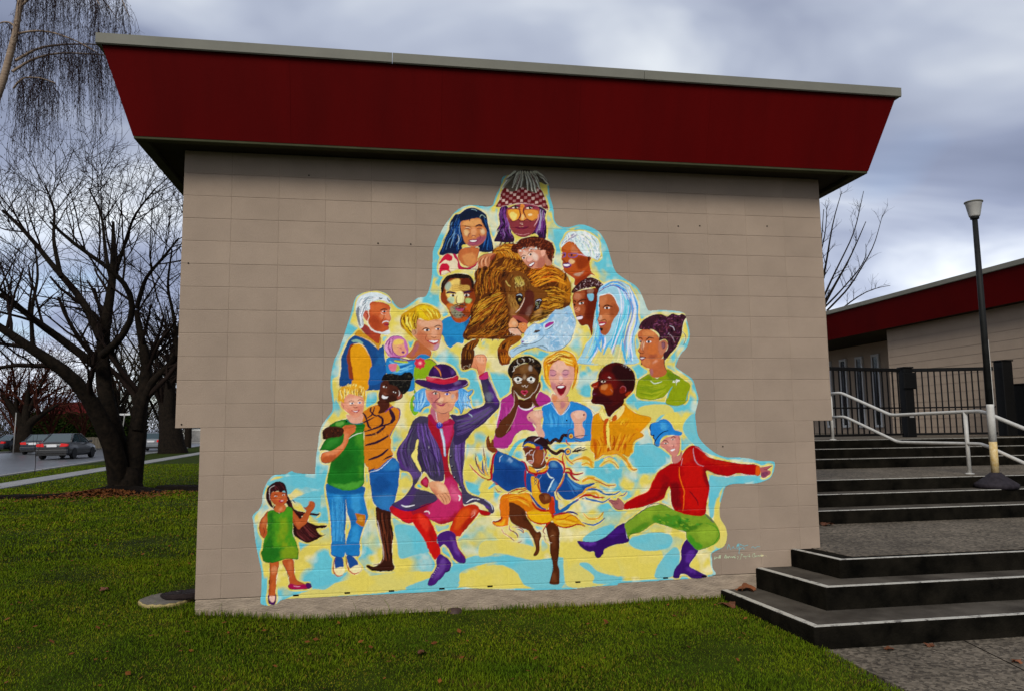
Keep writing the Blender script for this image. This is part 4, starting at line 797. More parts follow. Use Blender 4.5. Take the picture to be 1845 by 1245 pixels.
def paint_figures():
    # ---- man in the checkered knitted hat
    part('painted_man', 'man with long purple hair in a tasselled red and white checkered hat'); fr(770, 295)
    F('#2c1738', "985 600 1090 585 1095 760 1120 900 1175 1000 1165 1060 1050 1070 960 1060 905 1050 950 940 985 880 975 740")
    F('#2c1738', "1490 590 1605 640 1590 720 1610 830 1600 1010 1530 1030 1470 950 1410 960 1460 850 1500 720")
    hair(['#5b2a6e', '#7a3f86', '#1c1026', '#43204f', '#8d6aa0', '#2c1420'], 70, "1000 600 970 700 1000 800 950 900 970 980 920 1060", "1080 600 1060 700 1100 820 1110 920 1150 980 1160 1060", 13, 26, 1, (.2, .5))
    hair(['#5b2a6e', '#7a3f86', '#1c1026', '#a79bb4', '#43204f'], 34, "1500 620 1500 800 1430 960", "1600 640 1590 820 1590 1020", 14, 12)
    for x in (985, 1040, 1100, 1150): S('#3a1420', 20, f"{x} 1010 {x+12} 1070 {x-10} 1110 {x+6} 1165")
    F('#a2523c', "1085 610 1180 565 1300 545 1420 560 1505 600 1518 700 1490 800 1455 890 1400 965 1300 1000 1200 970 1130 890 1090 790 1068 690"); K()
    F('#7a2a3e', "1070 760 1200 770 1300 760 1400 770 1520 740 1470 900 1300 1010 1150 930", .75, 5)
    F('#8b3550', "1090 575 1300 545 1500 590 1500 625 1340 600 1240 595 1100 630", .9, 3)
    F('#e0a038', "1090 640 1170 620 1245 640 1245 700 1205 770 1150 775 1105 720")
    F('#ecd67c', "1110 680 1160 650 1215 690 1195 755 1150 765 1115 730", .9, 3)
    F('#d99440', "1310 640 1400 625 1500 650 1495 720 1440 775 1380 765 1320 710")
    F('#efe0b0', "1350 690 1400 680 1420 700 1370 712", .8, 2)
    F('#d98a3e', "1255 560 1310 560 1305 640 1320 720 1345 760 1300 780 1245 770 1260 700"); F('#ecd08a', "1270 690 1300 690 1305 760 1270 765", .7, 3)
    S('#5a1526', 16, "1250 620 1255 700 1235 750"); S('#5a1526', 16, "1305 590 1300 660 1330 735")
    S('#4a1228', 12, "1100 740 1150 785 1215 760 1260 775 1300 780 1350 755 1400 785 1470 745")
    for x, y in ((1195, 600), (1385, 605)):
        D('#e8d8c8', x-10, y, 48, 17); D('#1a0a10', x, y, 20, 17); D('#fff0e0', x+8, y-6, 5); S('#2a0c14', 12, f"{x-70} {y+2} {x-10} {y-24} {x+50} {y-2}")
    F('#7b2440', "1190 865 1240 850 1270 860 1310 850 1360 860 1280 900"); S('#2a0818', 9, "1180 860 1240 878 1275 870 1310 880 1370 855"); S('#d8907a', 7, "1240 855 1272 862 1305 852")
    S('#e8c8b0', 6, "1250 800 1290 830 1285 800"); S('#e6b8c0', 9, "1500 690 1490 770 1440 850"); S('#d8a0a0', 6, "1190 950 1300 965 1380 950"); U()
    F('#d6c8a0', "1085 990 1180 960 1190 1060 1120 1050", 0)
    F('#6e1a20', "1020 350 1200 290 1400 290 1530 350 1590 470 1630 600 1620 630 1500 580 1300 540 1120 560 990 590 925 580 970 500"); K()
    for r in range(7):
        for c in range(15):
            if (r+c) % 2 == 0: continue
            x = 930+c*50+(6-r)*3-30; y = 330+r*42+(abs(c-7.0)**2)*1.6-10
            G(['#eee2d2', '#d8b8ac', '#e4d2c4', '#b07c78'][(r*5+c*3) % 4], f"{x} {y} {x+38+mrng.randint(-6,6)} {y-2} {x+36} {y+34} {x-2} {y+36}", .92)
    U(); S('#d8b4b8', 6, "985 590 1120 560 1300 540 1480 575 1560 600"); S('#8d3a4a', 8, "925 580 1100 560")
    F('#5e5446', "1240 95 1380 85 1480 130 1600 210 1640 260 1600 285 1500 260 1470 390 1390 380 1290 330 1150 385 1070 335 1010 350 1090 230 1150 150")
    for i, (x0, x1) in enumerate(((1180, 1010), (1200, 1060), (1230, 1150), (1260, 1200), (1290, 1260), (1320, 1360), (1350, 1420), (1390, 1470), (1420, 1520), (1440, 1590), (1470, 1630))):
        ym = (345, 230, 330, 370, 330, 370, 380, 400, 350, 250, 285)[i]
        S('#ece6d2', 38, f"{x0} 100 {(x0+x1)//2+8} {(110+ym)//2-20} {x1} {ym}", 1, 1); S('#8d8672', 16, f"{x0+8} 130 {(x0+x1)//2+20} {(110+ym)//2} {x1+8} {ym-6}"); S('#3c2a20', 8, f"{x0-10} 150 {(x0+x1)//2-8} {(130+ym)//2} {x1-10} {ym}")
    S('#6b2428', 16, "1250 140 1230 220 1210 300"); S('#6b2428', 14, "1400 140 1430 220 1480 300"); S('#2a1c14', 10, "1080 225 1150 160 1240 100")
    # ---- long haired woman
    part('painted_woman', 'smiling woman with long dark blue hair and a red and white top'); fr(770, 295)
    F('#0f2040', "440 680 520 620 620 600 720 640 790 690 815 790 820 880 860 980 885 1100 880 1190 700 1195 690 1130 480 1100 470 1180 380 1240 165 1240 200 1130 280 940 310 800 370 700")
    hair(['#16407c', '#1d5496', '#0a1428', '#0c2a58', '#0a1830', '#6f96b8'], 90, "420 690 340 800 300 900 220 1060 180 1230", "470 720 430 860 460 1000 420 1100 440 1200", 12, 22, 1, (.2, .55))
    hair(['#16407c', '#0a1428', '#0c2a58', '#2a62a0'], 34, "760 720 790 900 720 1180", "810 780 850 980 880 1180", 13, 10)
    fr(770, 440)
    F('#dfd0b0', "160 260 230 150 350 140 420 250 460 330 640 330 690 230 690 330 620 350 400 350 180 420"); F('#b86a3c', "480 60 690 60 680 200 640 290 540 310 440 240 420 140"); F('#d89a5c', "470 180 560 120 660 140 640 260 540 295", .6, 8)
    F('#c01f3c', "160 270 220 170 280 135 340 170 330 220 280 230 240 220 190 260"); F('#c01f3c', "165 330 200 270 260 265 300 310 295 350 325 400 280 370 230 360 190 380 180 430 160 400")
    F('#b8204a', "350 140 400 160 430 240 460 300 540 320 630 290 690 220 660 290 600 335 520 345 440 345 410 320 405 240 370 190"); S('#7a1230', 8, "420 250 470 320 560 345 640 300")
    fr(770, 295)
    F('#c07a48', "455 790 560 760 690 740 740 790 790 880 800 960 770 1050 700 1110 630 1135 560 1120 500 1060 470 960 450 870"); K()
    F('#e0a868', "480 790 690 750 740 830 600 850 480 850", .7, 8); F('#e8cf98', "490 900 560 900 560 980 500 980", .6, 6); F('#ecdcb0', "720 890 780 900 770 970 720 960", .6, 6)
    F('#8a3a66', "660 1010 790 960 770 1060 680 1110 560 1120 540 1060", .75, 7); F('#a04a40', "455 870 500 1060 560 1120 470 1050", .7, 7); F('#e2a878', "600 880 660 880 650 990 590 990", .6, 5); U()
    S('#4a1c30', 9, "480 845 540 850 590 865"); S('#3c1828', 22, "650 850 700 835 745 850"); S('#5a2030', 8, "500 890 545 880 580 895"); S('#5a2030', 8, "670 885 710 880 740 895"); S('#e8d8b8', 6, "505 878 550 870 580 882")
    S('#7a2c3c', 9, "590 990 625 975 660 990"); S('#6e2840', 8, "545 1000 560 960 585 945"); S('#6e2840', 8, "690 950 720 990 715 1040"); F('#7c1c44', "550 1040 620 1030 690 1035 650 1075 600 1080"); F('#f2e8e0', "570 1045 620 1040 670 1042 640 1060 600 1062"); S('#c0607a', 8, "580 1075 620 1085 655 1072")
    F('#101c34', "450 790 440 720 520 650 640 640 740 700 780 800 800 900 740 800 700 720 690 690 640 730 600 720 570 780 560 740 480 770"); S('#8fb0b8', 8, "590 620 650 630 670 650"); S('#9cb4a8', 9, "705 740 740 700 790 740"); S('#cfd8d0', 6, "410 960 425 1030 390 1090")
    # ---- white haired woman (profile)
    part('painted_elder', 'elder with white hair and glasses in profile'); fr(930, 400)
    F('#a8481e', "660 500 640 640 670 690 790 780 790 860 900 860 960 750 1040 720 1180 850 1030 690 990 560 1000 480"); F('#8a2e12', "800 790 900 740 980 690 1020 730 960 760 900 800 800 850", .8, 6); F('#c8c0a8', "760 710 860 680 930 640 900 700 810 740", .5, 5)
    F('#b0521f', "640 290 760 270 900 420 1000 470 990 560 950 640 860 690 700 690 650 640 640 560 610 500 625 430 610 380"); K()
    F('#c46a30', "640 300 750 280 760 380 650 390", .7, 6); F('#87300f', "820 470 960 480 960 600 860 660 800 560", .8, 9); F('#e8c890', "720 510 790 520 780 570 720 560", .8, 5); F('#d09068', "760 290 860 420 800 440 740 420", .5, 8); U()
    F('#6a2c68', "640 570 740 575 720 620 650 620"); F('#e8e0f0', "645 580 720 585 700 605 655 605"); S('#4a1c3c', 10, "640 570 700 560 735 580"); S('#5a1c14', 9, "625 510 660 545 650 570")
    S('#7a5a9c', 13, "610 440 660 430 660 470 620 480"); S('#7a5a9c', 13, "700 440 780 430 830 440 800 480 720 480 705 450"); S('#caa0b0', 14, "820 440 900 450 980 470"); D('#2a2040', 650, 452, 12); D('#2a2040', 750, 455, 14); S('#d8b8d8', 6, "720 520 715 560 750 590")
    F('#cfe0dc', "600 310 640 240 700 150 820 130 950 140 1060 200 1120 280 1130 400 1140 450 1100 530 1050 500 1000 470 960 470 880 410 800 300 760 270 700 270 640 320 610 350"); K()
    hair(['#e8f2f0', '#9fc4cc', '#f4f6ee', '#b8d0d4', '#8c9cb0', '#d8dca8'], 60, "760 170 900 300 1000 460", "980 150 1110 280 1120 500", 13, 14); hair(['#8c9cb0', '#e8f2f0', '#a890a8'], 16, "610 320 680 220 800 150", "660 300 740 240 860 160", 10, 8); U()
    dabs(['#f6f8f4', '#a8c4cc', '#e4e8c0', '#8ca4b4', '#ffffff'], 90, "640 250 780 150 960 150 1100 270 1110 460 980 440 820 290", 12, 60, 60, .75)
    dabs(['#5a4a88', '#8fa8d8', '#e0e8f4'], 14, "1050 470 1130 430 1150 520 1060 530", 9, 30); D('#5a2410', 985, 500, 16, 30)
    # ---- youth and head-scarf man
    part('painted_youth', 'young man with short curly hair beside the head scarf'); fr(930, 490)
    F('#7a2c12', "770 300 860 260 1000 230 1110 240 1090 420 1060 580 1040 700 1020 860 990 780 960 720 890 730 850 690 820 640 790 560 780 520 760 420"); K()
    F('#a85a34', "770 300 940 260 900 400 940 480 900 620 820 640 780 520", .8, 9); F('#5c1a08', "940 300 1110 260 1060 580 1000 680 940 600 960 420", .7, 10); F('#d8906c', "790 480 860 490 850 540 790 540", .8, 4); F('#c88a68', "780 310 880 300 860 370 790 390", .6, 8); F('#7fb8cc', "960 310 1040 300 1040 380 990 395"); F('#9c7864', "960 240 1040 230 1040 290 970 300", .8, 4); U()
    F('#ead8e0', "810 615 890 600 880 640 830 650"); S('#4a1420', 12, "800 610 860 596 895 600"); S('#5a1c18', 9, "840 650 900 640")
    D('#f0e8e0', 880, 432, 40, 20, -15); D('#201410', 885, 430, 16); S('#2c0c08', 16, "825 430 870 395 950 390"); S('#2c0c08', 14, "770 395 800 400 800 420"); S('#2c0c08', 12, "870 380 920 370"); S('#5a1c10', 9, "830 480 800 520 860 540"); D('#241008', 785, 445, 12)
    F('#3c1c1c', "745 270 800 200 900 110 1000 80 1100 110 1185 190 1130 240 1110 270 1060 210 960 220 860 250 780 290"); dabs(['#6a3c3c', '#8c6c70', '#2a1010', '#c0a8a8', '#4c2424'], 110, "760 260 830 180 960 100 1080 110 1170 180 1060 210 900 230", 9, 22)
    part('painted_man', 'man with a pale blue and white flowing head scarf'); fr(930, 490)
    F('#9fc9d6', "1110 270 1150 200 1260 140 1400 130 1520 180 1580 280 1640 400 1650 560 1670 720 1640 800 1600 900 1610 1100 1600 1240 870 1240 880 1120 940 980 1030 860 1040 700 1070 560 1090 400"); K()
    hair(['#48b0d0', '#5a9cd8', '#d8dce8', '#c4cce0', '#e0dca0', '#7fcad8', '#8c94b8'], 70, "1330 150 1420 420 1300 900 1100 1240", "1540 230 1640 560 1560 900 1580 1240", 26, 24)
    hair(['#48b0d0', '#5a9cd8', '#d8dce8', '#e2d890', '#7fcad8'], 40, "1100 300 1080 600 1040 900 880 1240", "1150 860 1180 1000 1150 1100 1060 1240", 26, 18)
    hair(['#4aa4dc', '#c8d4e4', '#6c6ca0', '#e0dca0'], 22, "1120 280 1300 180 1440 260 1500 400", "1140 230 1320 140 1520 240 1560 380", 18, 8); U()
    F('#dfcb62', "1100 1080 1180 1000 1290 1050 1290 1240 1010 1240", .85, 9); F('#e2cf66', "1320 1050 1400 980 1440 1100 1480 1240 1320 1240", .7, 9)
    S('#5fb0dc', 36, "1060 880 1110 980 1150 1080"); S('#5fb0dc', 30, "1300 900 1220 1010 1180 1120"); S('#e4e0f0', 26, "1200 880 1200 960 1180 1040"); S('#58b4d8', 34, "1440 940 1450 1080 1490 1230")
    F('#b0643a', "1130 330 1280 310 1340 400 1390 490 1370 580 1310 660 1270 780 1230 840 1190 855 1140 830 1130 760 1115 700 1095 650 1110 600 1125 520"); K()
    F('#cc8458', "1130 340 1220 330 1200 460 1140 500", .6, 9); F('#cf8a5c', "1150 580 1290 580 1230 700 1160 660", .5, 8); F('#8a4224', "1290 420 1390 490 1300 660 1270 560", .6, 10); F('#e0b898', "1100 600 1150 590 1150 660 1100 655", .6, 4); F('#9c5030', "1120 720 1200 740 1240 830 1150 850", .6, 7); U()
    D('#f2ece4', 1230, 488, 44, 22, -5); D('#1a1c24', 1228, 488, 17); S('#38180c', 16, "1170 490 1220 450 1300 470"); S('#38180c', 13, "1110 460 1125 450 1120 480"); S('#7a3820', 9, "1140 520 1110 620 1100 650 1150 670"); F('#a83848', "1115 690 1150 680 1220 690 1180 730 1120 730"); F('#f0e8e4', "1120 712 1180 702 1200 706 1150 725"); F('#20100c', "1130 760 1170 765 1160 795 1135 790"); S('#30140c', 10, "1140 670 1200 650 1220 680")
    S('#e8f0f4', 12, "1110 330 1180 310 1290 310 1390 480"); S('#62489a', 9, "1120 270 1220 210 1340 190 1480 280 1530 380")
    # ---- bearded man, turquoise sweater
    part('painted_man', 'bearded man in a blue turtleneck next to the lion'); fr(770, 440)
    F('#2478a8', "210 1030 320 980 440 1060 560 980 610 1000 560 1100 500 1240 460 1245 215 1245 205 1130 190 1080"); K(); F('#56a4c4', "290 1090 380 1130 510 1090 500 1130 380 1160", .8, 4); F('#18568c', "470 1050 600 1000 500 1240 460 1240", .5, 9); U()
    fr(590, 515); F('#2a86b8', "1560 480 1660 430 1840 480 1840 760 1760 770 1700 810 1660 840 1610 800 1570 700"); F('#1c68a8', "1580 700 1700 700 1760 760 1660 830", .5, 8); fr(770, 440)
    F('#8a3c14', "200 600 240 480 330 430 560 430 630 560 660 650 650 780 600 860 580 960 520 1040 440 1065 360 1040 310 960 260 860 190 780 180 700"); K()
    F('#e6c870', "250 560 330 500 450 490 450 800 360 820 280 760 250 680", .95, 5); F('#5a200e', "450 480 570 480 620 600 600 660 450 640", .9, 4); F('#d8b45c', "330 560 560 560 560 630 450 640 330 630", .8, 5)
    F('#e8e0a0', "390 660 480 660 490 790 400 810", .9, 4); F('#a8c8b0', "270 730 350 720 360 800 290 810", .8, 5); F('#b0d080', "510 740 600 740 590 800 520 800", .8, 5); F('#d07828', "240 830 330 800 350 900 290 920", .8, 6); F('#c86020', "520 820 620 800 580 920 520 900", .8, 6); F('#b8551c', "320 960 430 1010 560 960 500 1060 370 1040", .8, 6)
    F('#8a9a80', "300 880 350 840 460 930 450 1000 350 980", .7, 6); F('#5ca4b4', "250 540 300 510 330 560 280 640 250 640", .6, 6); U()
    for y in (565, 590, 612): S('#8a4a14', 6, f"330 {y} 400 {y-12} 450 {y+4} 500 {y-12} 570 {y+2}")
    dabs(['#1e1814', '#3a2c24', '#8a8478', '#544a40'], 60, "340 870 370 820 500 810 540 880 550 960 480 1000 380 990 340 930", 9, 32); F('#b04a6a', "370 870 430 865 490 875 470 905 420 910"); S('#401420', 8, "360 868 430 875 500 866"); S('#2a1814', 12, "370 830 440 825 510 830")
    D('#efe6d8', 340, 695, 42, 22); D('#1a1420', 345, 698, 18); D('#efe6d8', 530, 695, 42, 22); D('#1a1420', 528, 698, 18); S('#3a1c38', 30, "255 670 310 650 385 670"); S('#3a1c38', 30, "480 670 540 650 590 655"); S('#6a2c14', 12, "400 700 390 790 440 810 480 800"); S('#d8906c', 10, "640 660 655 710 640 780")
    F('#241410', "185 640 190 540 240 450 330 410 450 400 560 420 625 500 640 610 610 600 570 480 450 470 330 470 250 540 210 660"); dabs(['#443024', '#120a08'], 40, "190 620 230 480 340 420 480 410 600 470 630 580 560 470 400 450 260 500", 10, 26)
    # ---- lion
    part('painted_lion', 'brown maned lion lying in the middle of the mural'); fr(820, 480)
    F('#5a2e0e', "300 40 260 100 270 200 250 300 270 440 230 540 205 600 210 680 160 800 115 890 105 960 160 1000 270 980 540 985 700 985 880 900 1000 760 1180 720 1320 620 1440 580 1540 540 1560 420 1560 240 1500 120 1380 20 1200 -60 1000 -160 960 -230 820 -300 660 -290 520 -220 480 -130 380 -70 320 -30")
    F('#c07a1c', "1280 -20 1480 90 1560 240 1555 430 1520 520 1440 330 1330 120", .8, 12); F('#b87018', "560 -280 780 -290 950 -200 980 -100 760 -120 560 -140", .8, 12)
    br = ['#8a4e18', '#3a1a06', '#a8661c', '#2a1204', '#5e300c', '#c4842a', '#8c4210', '#482408']
    dabs(['#4a2409', '#8a4c16', '#2e1506', '#b06c20', '#6a380f'], 420, "300 40 270 200 260 440 210 640 120 940 540 985 880 900 1180 720 1440 580 1550 420 1540 200 1380 20 1000 -140 820 -290 560 -230 400 -60", 15, 90, 120)
    hair(br, 209, "300 -20 290 120 260 330 290 420", "650 60 600 180 640 300 600 330", 10, 12, 1, (.16, .45))
    hair(br+['#c8902c', '#d0a438'], 285, "640 340 480 380 330 480 240 600", "680 520 520 640 340 760 150 900", 10, 12, 1, (.14, .38))
    hair(br, 266, "700 560 560 700 300 880 120 950", "740 860 640 940 420 970 200 980", 10, 12, 1, (.14, .38))
    hair(br+['#3a2a14'], 171, "680 360 560 520 420 700 260 860", "720 700 640 800 560 900 440 960", 10, 12, 1, (.14, .36))
    hair(['#b46a18', '#d49a34', '#7c4210', '#e0aa44', '#5a2c0c', '#c87a20'], 247, "660 -120 600 -200 520 -160 420 -60", "980 -60 900 -220 720 -290 560 -250", 10, 14, 1, (.16, .42))
    hair(['#8a4e18', '#6e3a10', '#c88a2c', '#a86418', '#3c1c08'], 228, "660 -100 620 0 560 40 480 60", "1000 -40 960 20 900 60 860 110", 10, 14, 1, (.2, .5))
    hair(['#a85a14', '#c87a1c', '#7a3a0c', '#d8922c', '#5c2808', '#e0a030', '#c05c18'], 323, "980 80 1080 0 1220 -40 1330 -20", "1020 330 1180 250 1380 200 1560 300", 11, 16, 1, (.14, .4))
    hair(['#b8741c', '#c88c28', '#6e3a0c', '#3c2208', '#8c5414', '#d8a438'], 285, "1200 300 1330 290 1440 330 1540 400", "1040 660 1180 650 1300 600 1450 570", 10, 14, 1, (.16, .42))
    hair(['#7a5420', '#a87c2c', '#3c240c', '#5c3a12'], 114, "1040 640 1120 620 1220 600 1320 590", "1010 780 1090 740 1180 710 1280 680", 12, 12, 1, (.3, .7))
    F('#744418', "720 120 820 60 960 120 1040 260 1230 340 1240 420 1160 440 1090 470 1050 600 1000 680 990 760 960 800 900 900 760 900 730 820 740 700 760 620 700 520 690 380 680 240"); K()
    hair(['#8a5c26', '#6a4218', '#a8783a', '#4e2c0e', '#5c3612'], 170, "760 120 730 260 740 380", "1000 160 1030 260 1040 360", 9, 12, 1, (.15, .35)); hair(['#94682e', '#5e3812', '#a87c3c'], 110, "700 380 740 500 800 620", "800 380 830 500 870 620", 9, 10, 1, (.15, .4))
    F('#54221a', "950 330 1060 350 1070 480 1035 640 930 670 850 640 930 480", .95, 5); F('#8c6a5c', "1000 540 1050 540 1010 680 940 660", .6, 8); F('#6a2c22', "800 640 1000 680 970 760 880 720", .6, 7); U()
    F('#b07c44', "740 560 800 560 830 640 770 690 735 640", .55, 8); F('#c09058', "1090 600 1180 560 1150 660 1060 690", .45, 8)
    D('#2c1a10', 850, 190, 44, 50); hair(['#c0a850', '#8c7438'], 18, "800 150 820 220 860 270", "880 130 920 200 920 270", 12, 8); S('#c8b060', 14, "690 200 710 250 750 270"); dabs(['#c8b46c', '#8a7440'], 16, "790 220 930 220 910 290 800 280", 12, 34)
    F('#241410', "825 385 880 365 915 405 910 465 878 515 845 480 825 430"); D('#a8983c', 874, 455, 17, 20); D('#0c0806', 874, 458, 9, 14); D('#f0ead0', 868, 447, 4); S('#b0bcc8', 12, "830 400 870 385 905 405"); S('#e0c8b4', 11, "940 425 915 500 870 570 815 630"); S('#1a0c08', 16, "820 430 850 500 890 540")
    F('#2a1a14', "1090 460 1170 440 1165 520 1120 590 1060 610 1080 530"); D('#8c9468', 1105, 512, 18, 24); D('#0c0806', 1104, 514, 9, 15); S('#c0bcd0', 12, "1100 470 1140 455 1165 470"); dabs(['#8c8c88', '#c0c0b8'], 10, "1080 480 1160 460 1120 580", 7, 24)
    F('#9c4a40', "770 685 850 672 960 730 985 775 930 800 850 770"); F('#3a1010', "830 720 940 780 920 790 850 765"); F('#dc9c6c', "730 760 785 700 850 770 832 828 732 828"); F('#d48850', "860 775 960 770 975 830 940 900 890 890 855 840"); F('#dcae94', "730 845 820 835 900 900 850 940 770 910 730 880"); F('#e0b890', "760 770 800 740 830 790 790 810", .6, 5); S('#1a0c08', 14, "740 832 830 832 860 780"); S('#1a0c08', 14, "845 830 900 900 935 905"); dabs(['#eee4d8', '#c8b8a0'], 18, "730 880 900 930 840 960 740 920", 6, 20); dabs(['#e8d8b8', '#3a1c10'], 12, "750 750 820 740 960 800 900 870 760 800", 5, 12)
    F('#7a4414', "200 1010 320 990 300 1060 250 1120 240 1230 260 1340 180 1370 90 1330 80 1240 100 1120"); hair(['#4a260c', '#a0601c', '#2c1408'], 40, "130 1060 90 1200 110 1340", "280 1020 240 1120 230 1330", 14, 8)
    fr(700, 630); F('#5a2e10', "1010 0 1150 0 1160 100 1140 190 1090 250 1030 275 985 260 975 160 990 60"); F('#2a1208', "1000 100 1130 110 1120 200 1000 240", .8, 6); hair(['#a0641c', '#3a1c08'], 16, "1030 0 1010 120", "1120 0 1120 140", 14, 6); dabs(['#c8b8a0', '#8c6c50'], 12, "1000 220 1110 190 1120 240 1030 270", 10, 22)
    fr(820, 480); F('#8a4c14', "700 980 860 930 900 970 820 1040 740 1100 720 1180 760 1240 700 1320 620 1330 590 1240 570 1130 620 1040"); hair(['#b87420', '#4a260c', '#a05a18', '#2c1408'], 46, "620 1060 590 1180 620 1320", "800 980 720 1100 700 1300", 14, 10); fr(860, 620); F('#7a3c10', "270 110 330 60 400 80 420 140 440 240 400 280 340 280 300 250"); hair(['#b86c1c', '#3a1808'], 24, "290 100 290 200 340 270", "400 90 420 180 400 270", 13, 8)
    # ---- curly haired woman leaning on the lion
    part('painted_woman', 'curly brown haired woman leaning on the lion mane'); fr(930, 400)
    F('#4a1c10', "0 300 60 240 160 210 260 200 360 230 470 280 520 380 500 470 480 570 420 600 380 500 330 400 200 340 100 380 20 430 -60 400 -60 330"); dabs(['#7a3418', '#351208', '#5c2412', '#8c4426'], 150, "-50 330 60 240 260 205 470 280 515 400 480 560 400 520 330 390 200 340 40 400", 11, 42)
    F('#c98a70', "20 390 100 370 220 340 340 390 400 390 380 480 400 560 350 620 280 630 200 630 120 560 60 480"); K()
    F('#e4c0a8', "60 420 160 400 260 430 280 520 160 540 90 500", .7, 9); F('#e8d0c0', "220 440 290 440 300 520 230 520", .7, 6); F('#a05a4c', "300 500 400 480 400 620 280 640", .7, 9); F('#ecb0a0', "150 500 210 490 220 540 150 545", .7, 4); U()
    for x, y in ((100, 490), (190, 445)): D('#f0e8e0', x, y, 28, 17, -25); D('#1c2430', x+4, y, 14); S('#2a1410', 9, f"{x-36} {y-4} {x-4} {y-34} {x+36} {y-26}")
    S('#8c4438', 8, "150 470 140 530 190 545 230 515"); F('#7c1c34', "160 585 230 545 255 555 230 600 190 615"); F('#f4ece4', "172 585 240 555 235 575 195 600"); S('#5a2018', 7, "250 520 275 560"); dabs(['#d8dcd8', '#e8dcc8', '#3a140c', '#c8d8d8'], 26, "20 400 120 350 300 340 330 380 150 400", 9, 30)
    F('#c98a70', "380 400 440 500 480 570 440 600 400 580", .8); F('#e0a890', "330 400 380 385 395 440 350 470")
    part('painted_hand', 'hand of the long haired woman resting on the lion mane'); fr(770, 440)
    F('#c07c54', "690 200 760 150 830 130 920 130 890 180 850 230 830 310 780 300 720 330 690 300"); S('#6a2c18', 8, "720 330 710 250 740 190"); S('#6a2c18', 8, "770 310 760 230 790 170"); S('#6a2c18', 8, "825 300 815 220 840 160"); S('#e8b890', 10, "740 300 735 240 760 190"); S('#e8b890', 10, "795 300 785 230 810 170"); S('#6a3018', 6, "690 200 760 148 830 128 920 128"); F('#8a3424', "850 180 900 140 930 150 880 220 850 220", .8)
    # ---- lamb
    part('painted_lamb', 'pale blue and white lamb nestled against the lion'); fr(820, 480)
    F('#a8c4d4', "1540 540 1590 640 1630 760 1600 900 1550 1020 1440 1110 1330 1140 1230 1140 1080 1090 960 1120 830 1190 780 1230 750 1200 740 1140 880 1060 890 1000 930 950 940 890 1000 820 1060 790 1140 780 1240 720 1340 600 1440 590"); K()
    F('#6fa8cc', "1290 1000 1390 960 1420 1080 1330 1120 1270 1060", .7, 10); F('#78b0d4', "1440 640 1560 560 1620 740 1580 880 1520 820 1540 700", .6, 14); F('#7fb4d8', "1220 840 1340 860 1320 960 1200 960", .5, 12); F('#4f9cd0', "1130 780 1240 720 1330 620 1330 680 1240 780 1180 830", .8, 6)
    dabs(['#d8e4ec', '#7fb0d0', '#c0ccd8', '#e8eef0', '#8c98b0'], 130, "1340 610 1540 560 1620 760 1560 1000 1340 1130 1220 1060 1210 860", 16, 50, None, .5); U()
    F('#b4d0e0', "890 1010 930 950 960 870 1040 790 1140 790 1190 850 1210 920 1160 990 1040 1040 940 1060 900 1050"); K(); F('#7cacd0', "1060 800 1140 800 1200 900 1180 980 1120 900", .6, 8); F('#e4eef2', "920 1000 1040 940 1140 940 1060 1030 940 1050", .7, 6); dabs(['#e8f0f4', '#88b4d0'], 30, "960 900 1100 800 1190 900 1100 1000 940 1030", 9, 30, 150); U()
    F('#2a2018', "1060 900 1090 870 1150 870 1110 900 1080 905"); S('#806a60', 6, "1050 905 1100 880 1150 872"); F('#7a3c88', "900 1010 930 1010 935 1020 905 1030"); S('#3c2c50', 7, "900 1025 920 1060 980 1060"); S('#2c3c4c', 7, "890 1050 1040 1045 1150 1000 1210 930"); S('#34444c', 9, "830 1190 960 1120 1080 1090"); S('#34505c', 8, "780 1150 880 1090 980 1070")
    F('#c8dce8', "1190 800 1230 760 1330 740 1340 770 1270 830 1210 855"); F('#a03088', "1215 800 1250 765 1320 750 1320 775 1260 815 1215 830"); S('#1c2c38', 8, "1210 855 1270 840 1330 780"); S('#1c2c38', 7, "1230 1140 1330 1142 1440 1112 1550 1020 1600 900"); S('#2c4858', 9, "1100 1090 1180 1080 1260 1130")
    # ---- old man with white beard
    part('painted_elder', 'white bearded man in a blue vest and orange shirt'); fr(590, 515)
    F('#1c4a80', "370 670 440 690 560 750 660 830 720 830 760 800 770 960 790 1050 790 1180 1050 1400 720 1400 200 1400 185 1100 190 960 230 860 290 740"); K(); F('#2a70ac', "740 820 780 960 800 1150 700 1280 660 1000", .6, 16); U()
    F('#c8922c', "370 660 430 600 520 660 640 720 710 680 725 760 700 830 680 860 640 800 540 740 440 690"); S('#f0e4c0', 5, "440 690 560 740 640 800 660 850")
    F('#8a3c1c', "260 960 300 820 360 780 420 800 340 960 340 1100 360 1250 290 1250 280 1100"); F('#d8981c', "320 830 400 780 470 790 540 880 590 1000 595 1120 560 1300 540 1400 350 1400 330 1150 310 960"); S('#f0dcb0', 9, "350 790 430 780 510 840 560 940"); F('#8cb4a0', "330 740 400 720 480 770 460 790 400 760 350 760", .9)
    fr(560, 660); G('#1c4a80', "410 0 500 0 580 180 440 215 420 160"); G('#8a3c1c', "500 0 560 0 580 180 520 160"); G('#d8981c', "560 0 820 0 770 150 740 240 600 190 580 170"); F('#1f5a98', "820 0 1060 0 1000 110 960 190 900 240 780 240 790 140"); fr(590, 515)
    F('#a8452a', "440 560 500 520 620 600 720 650 710 700 690 780 620 740 520 660"); F('#7a3040', "440 590 520 540 560 620 620 700 520 650", .6, 6)
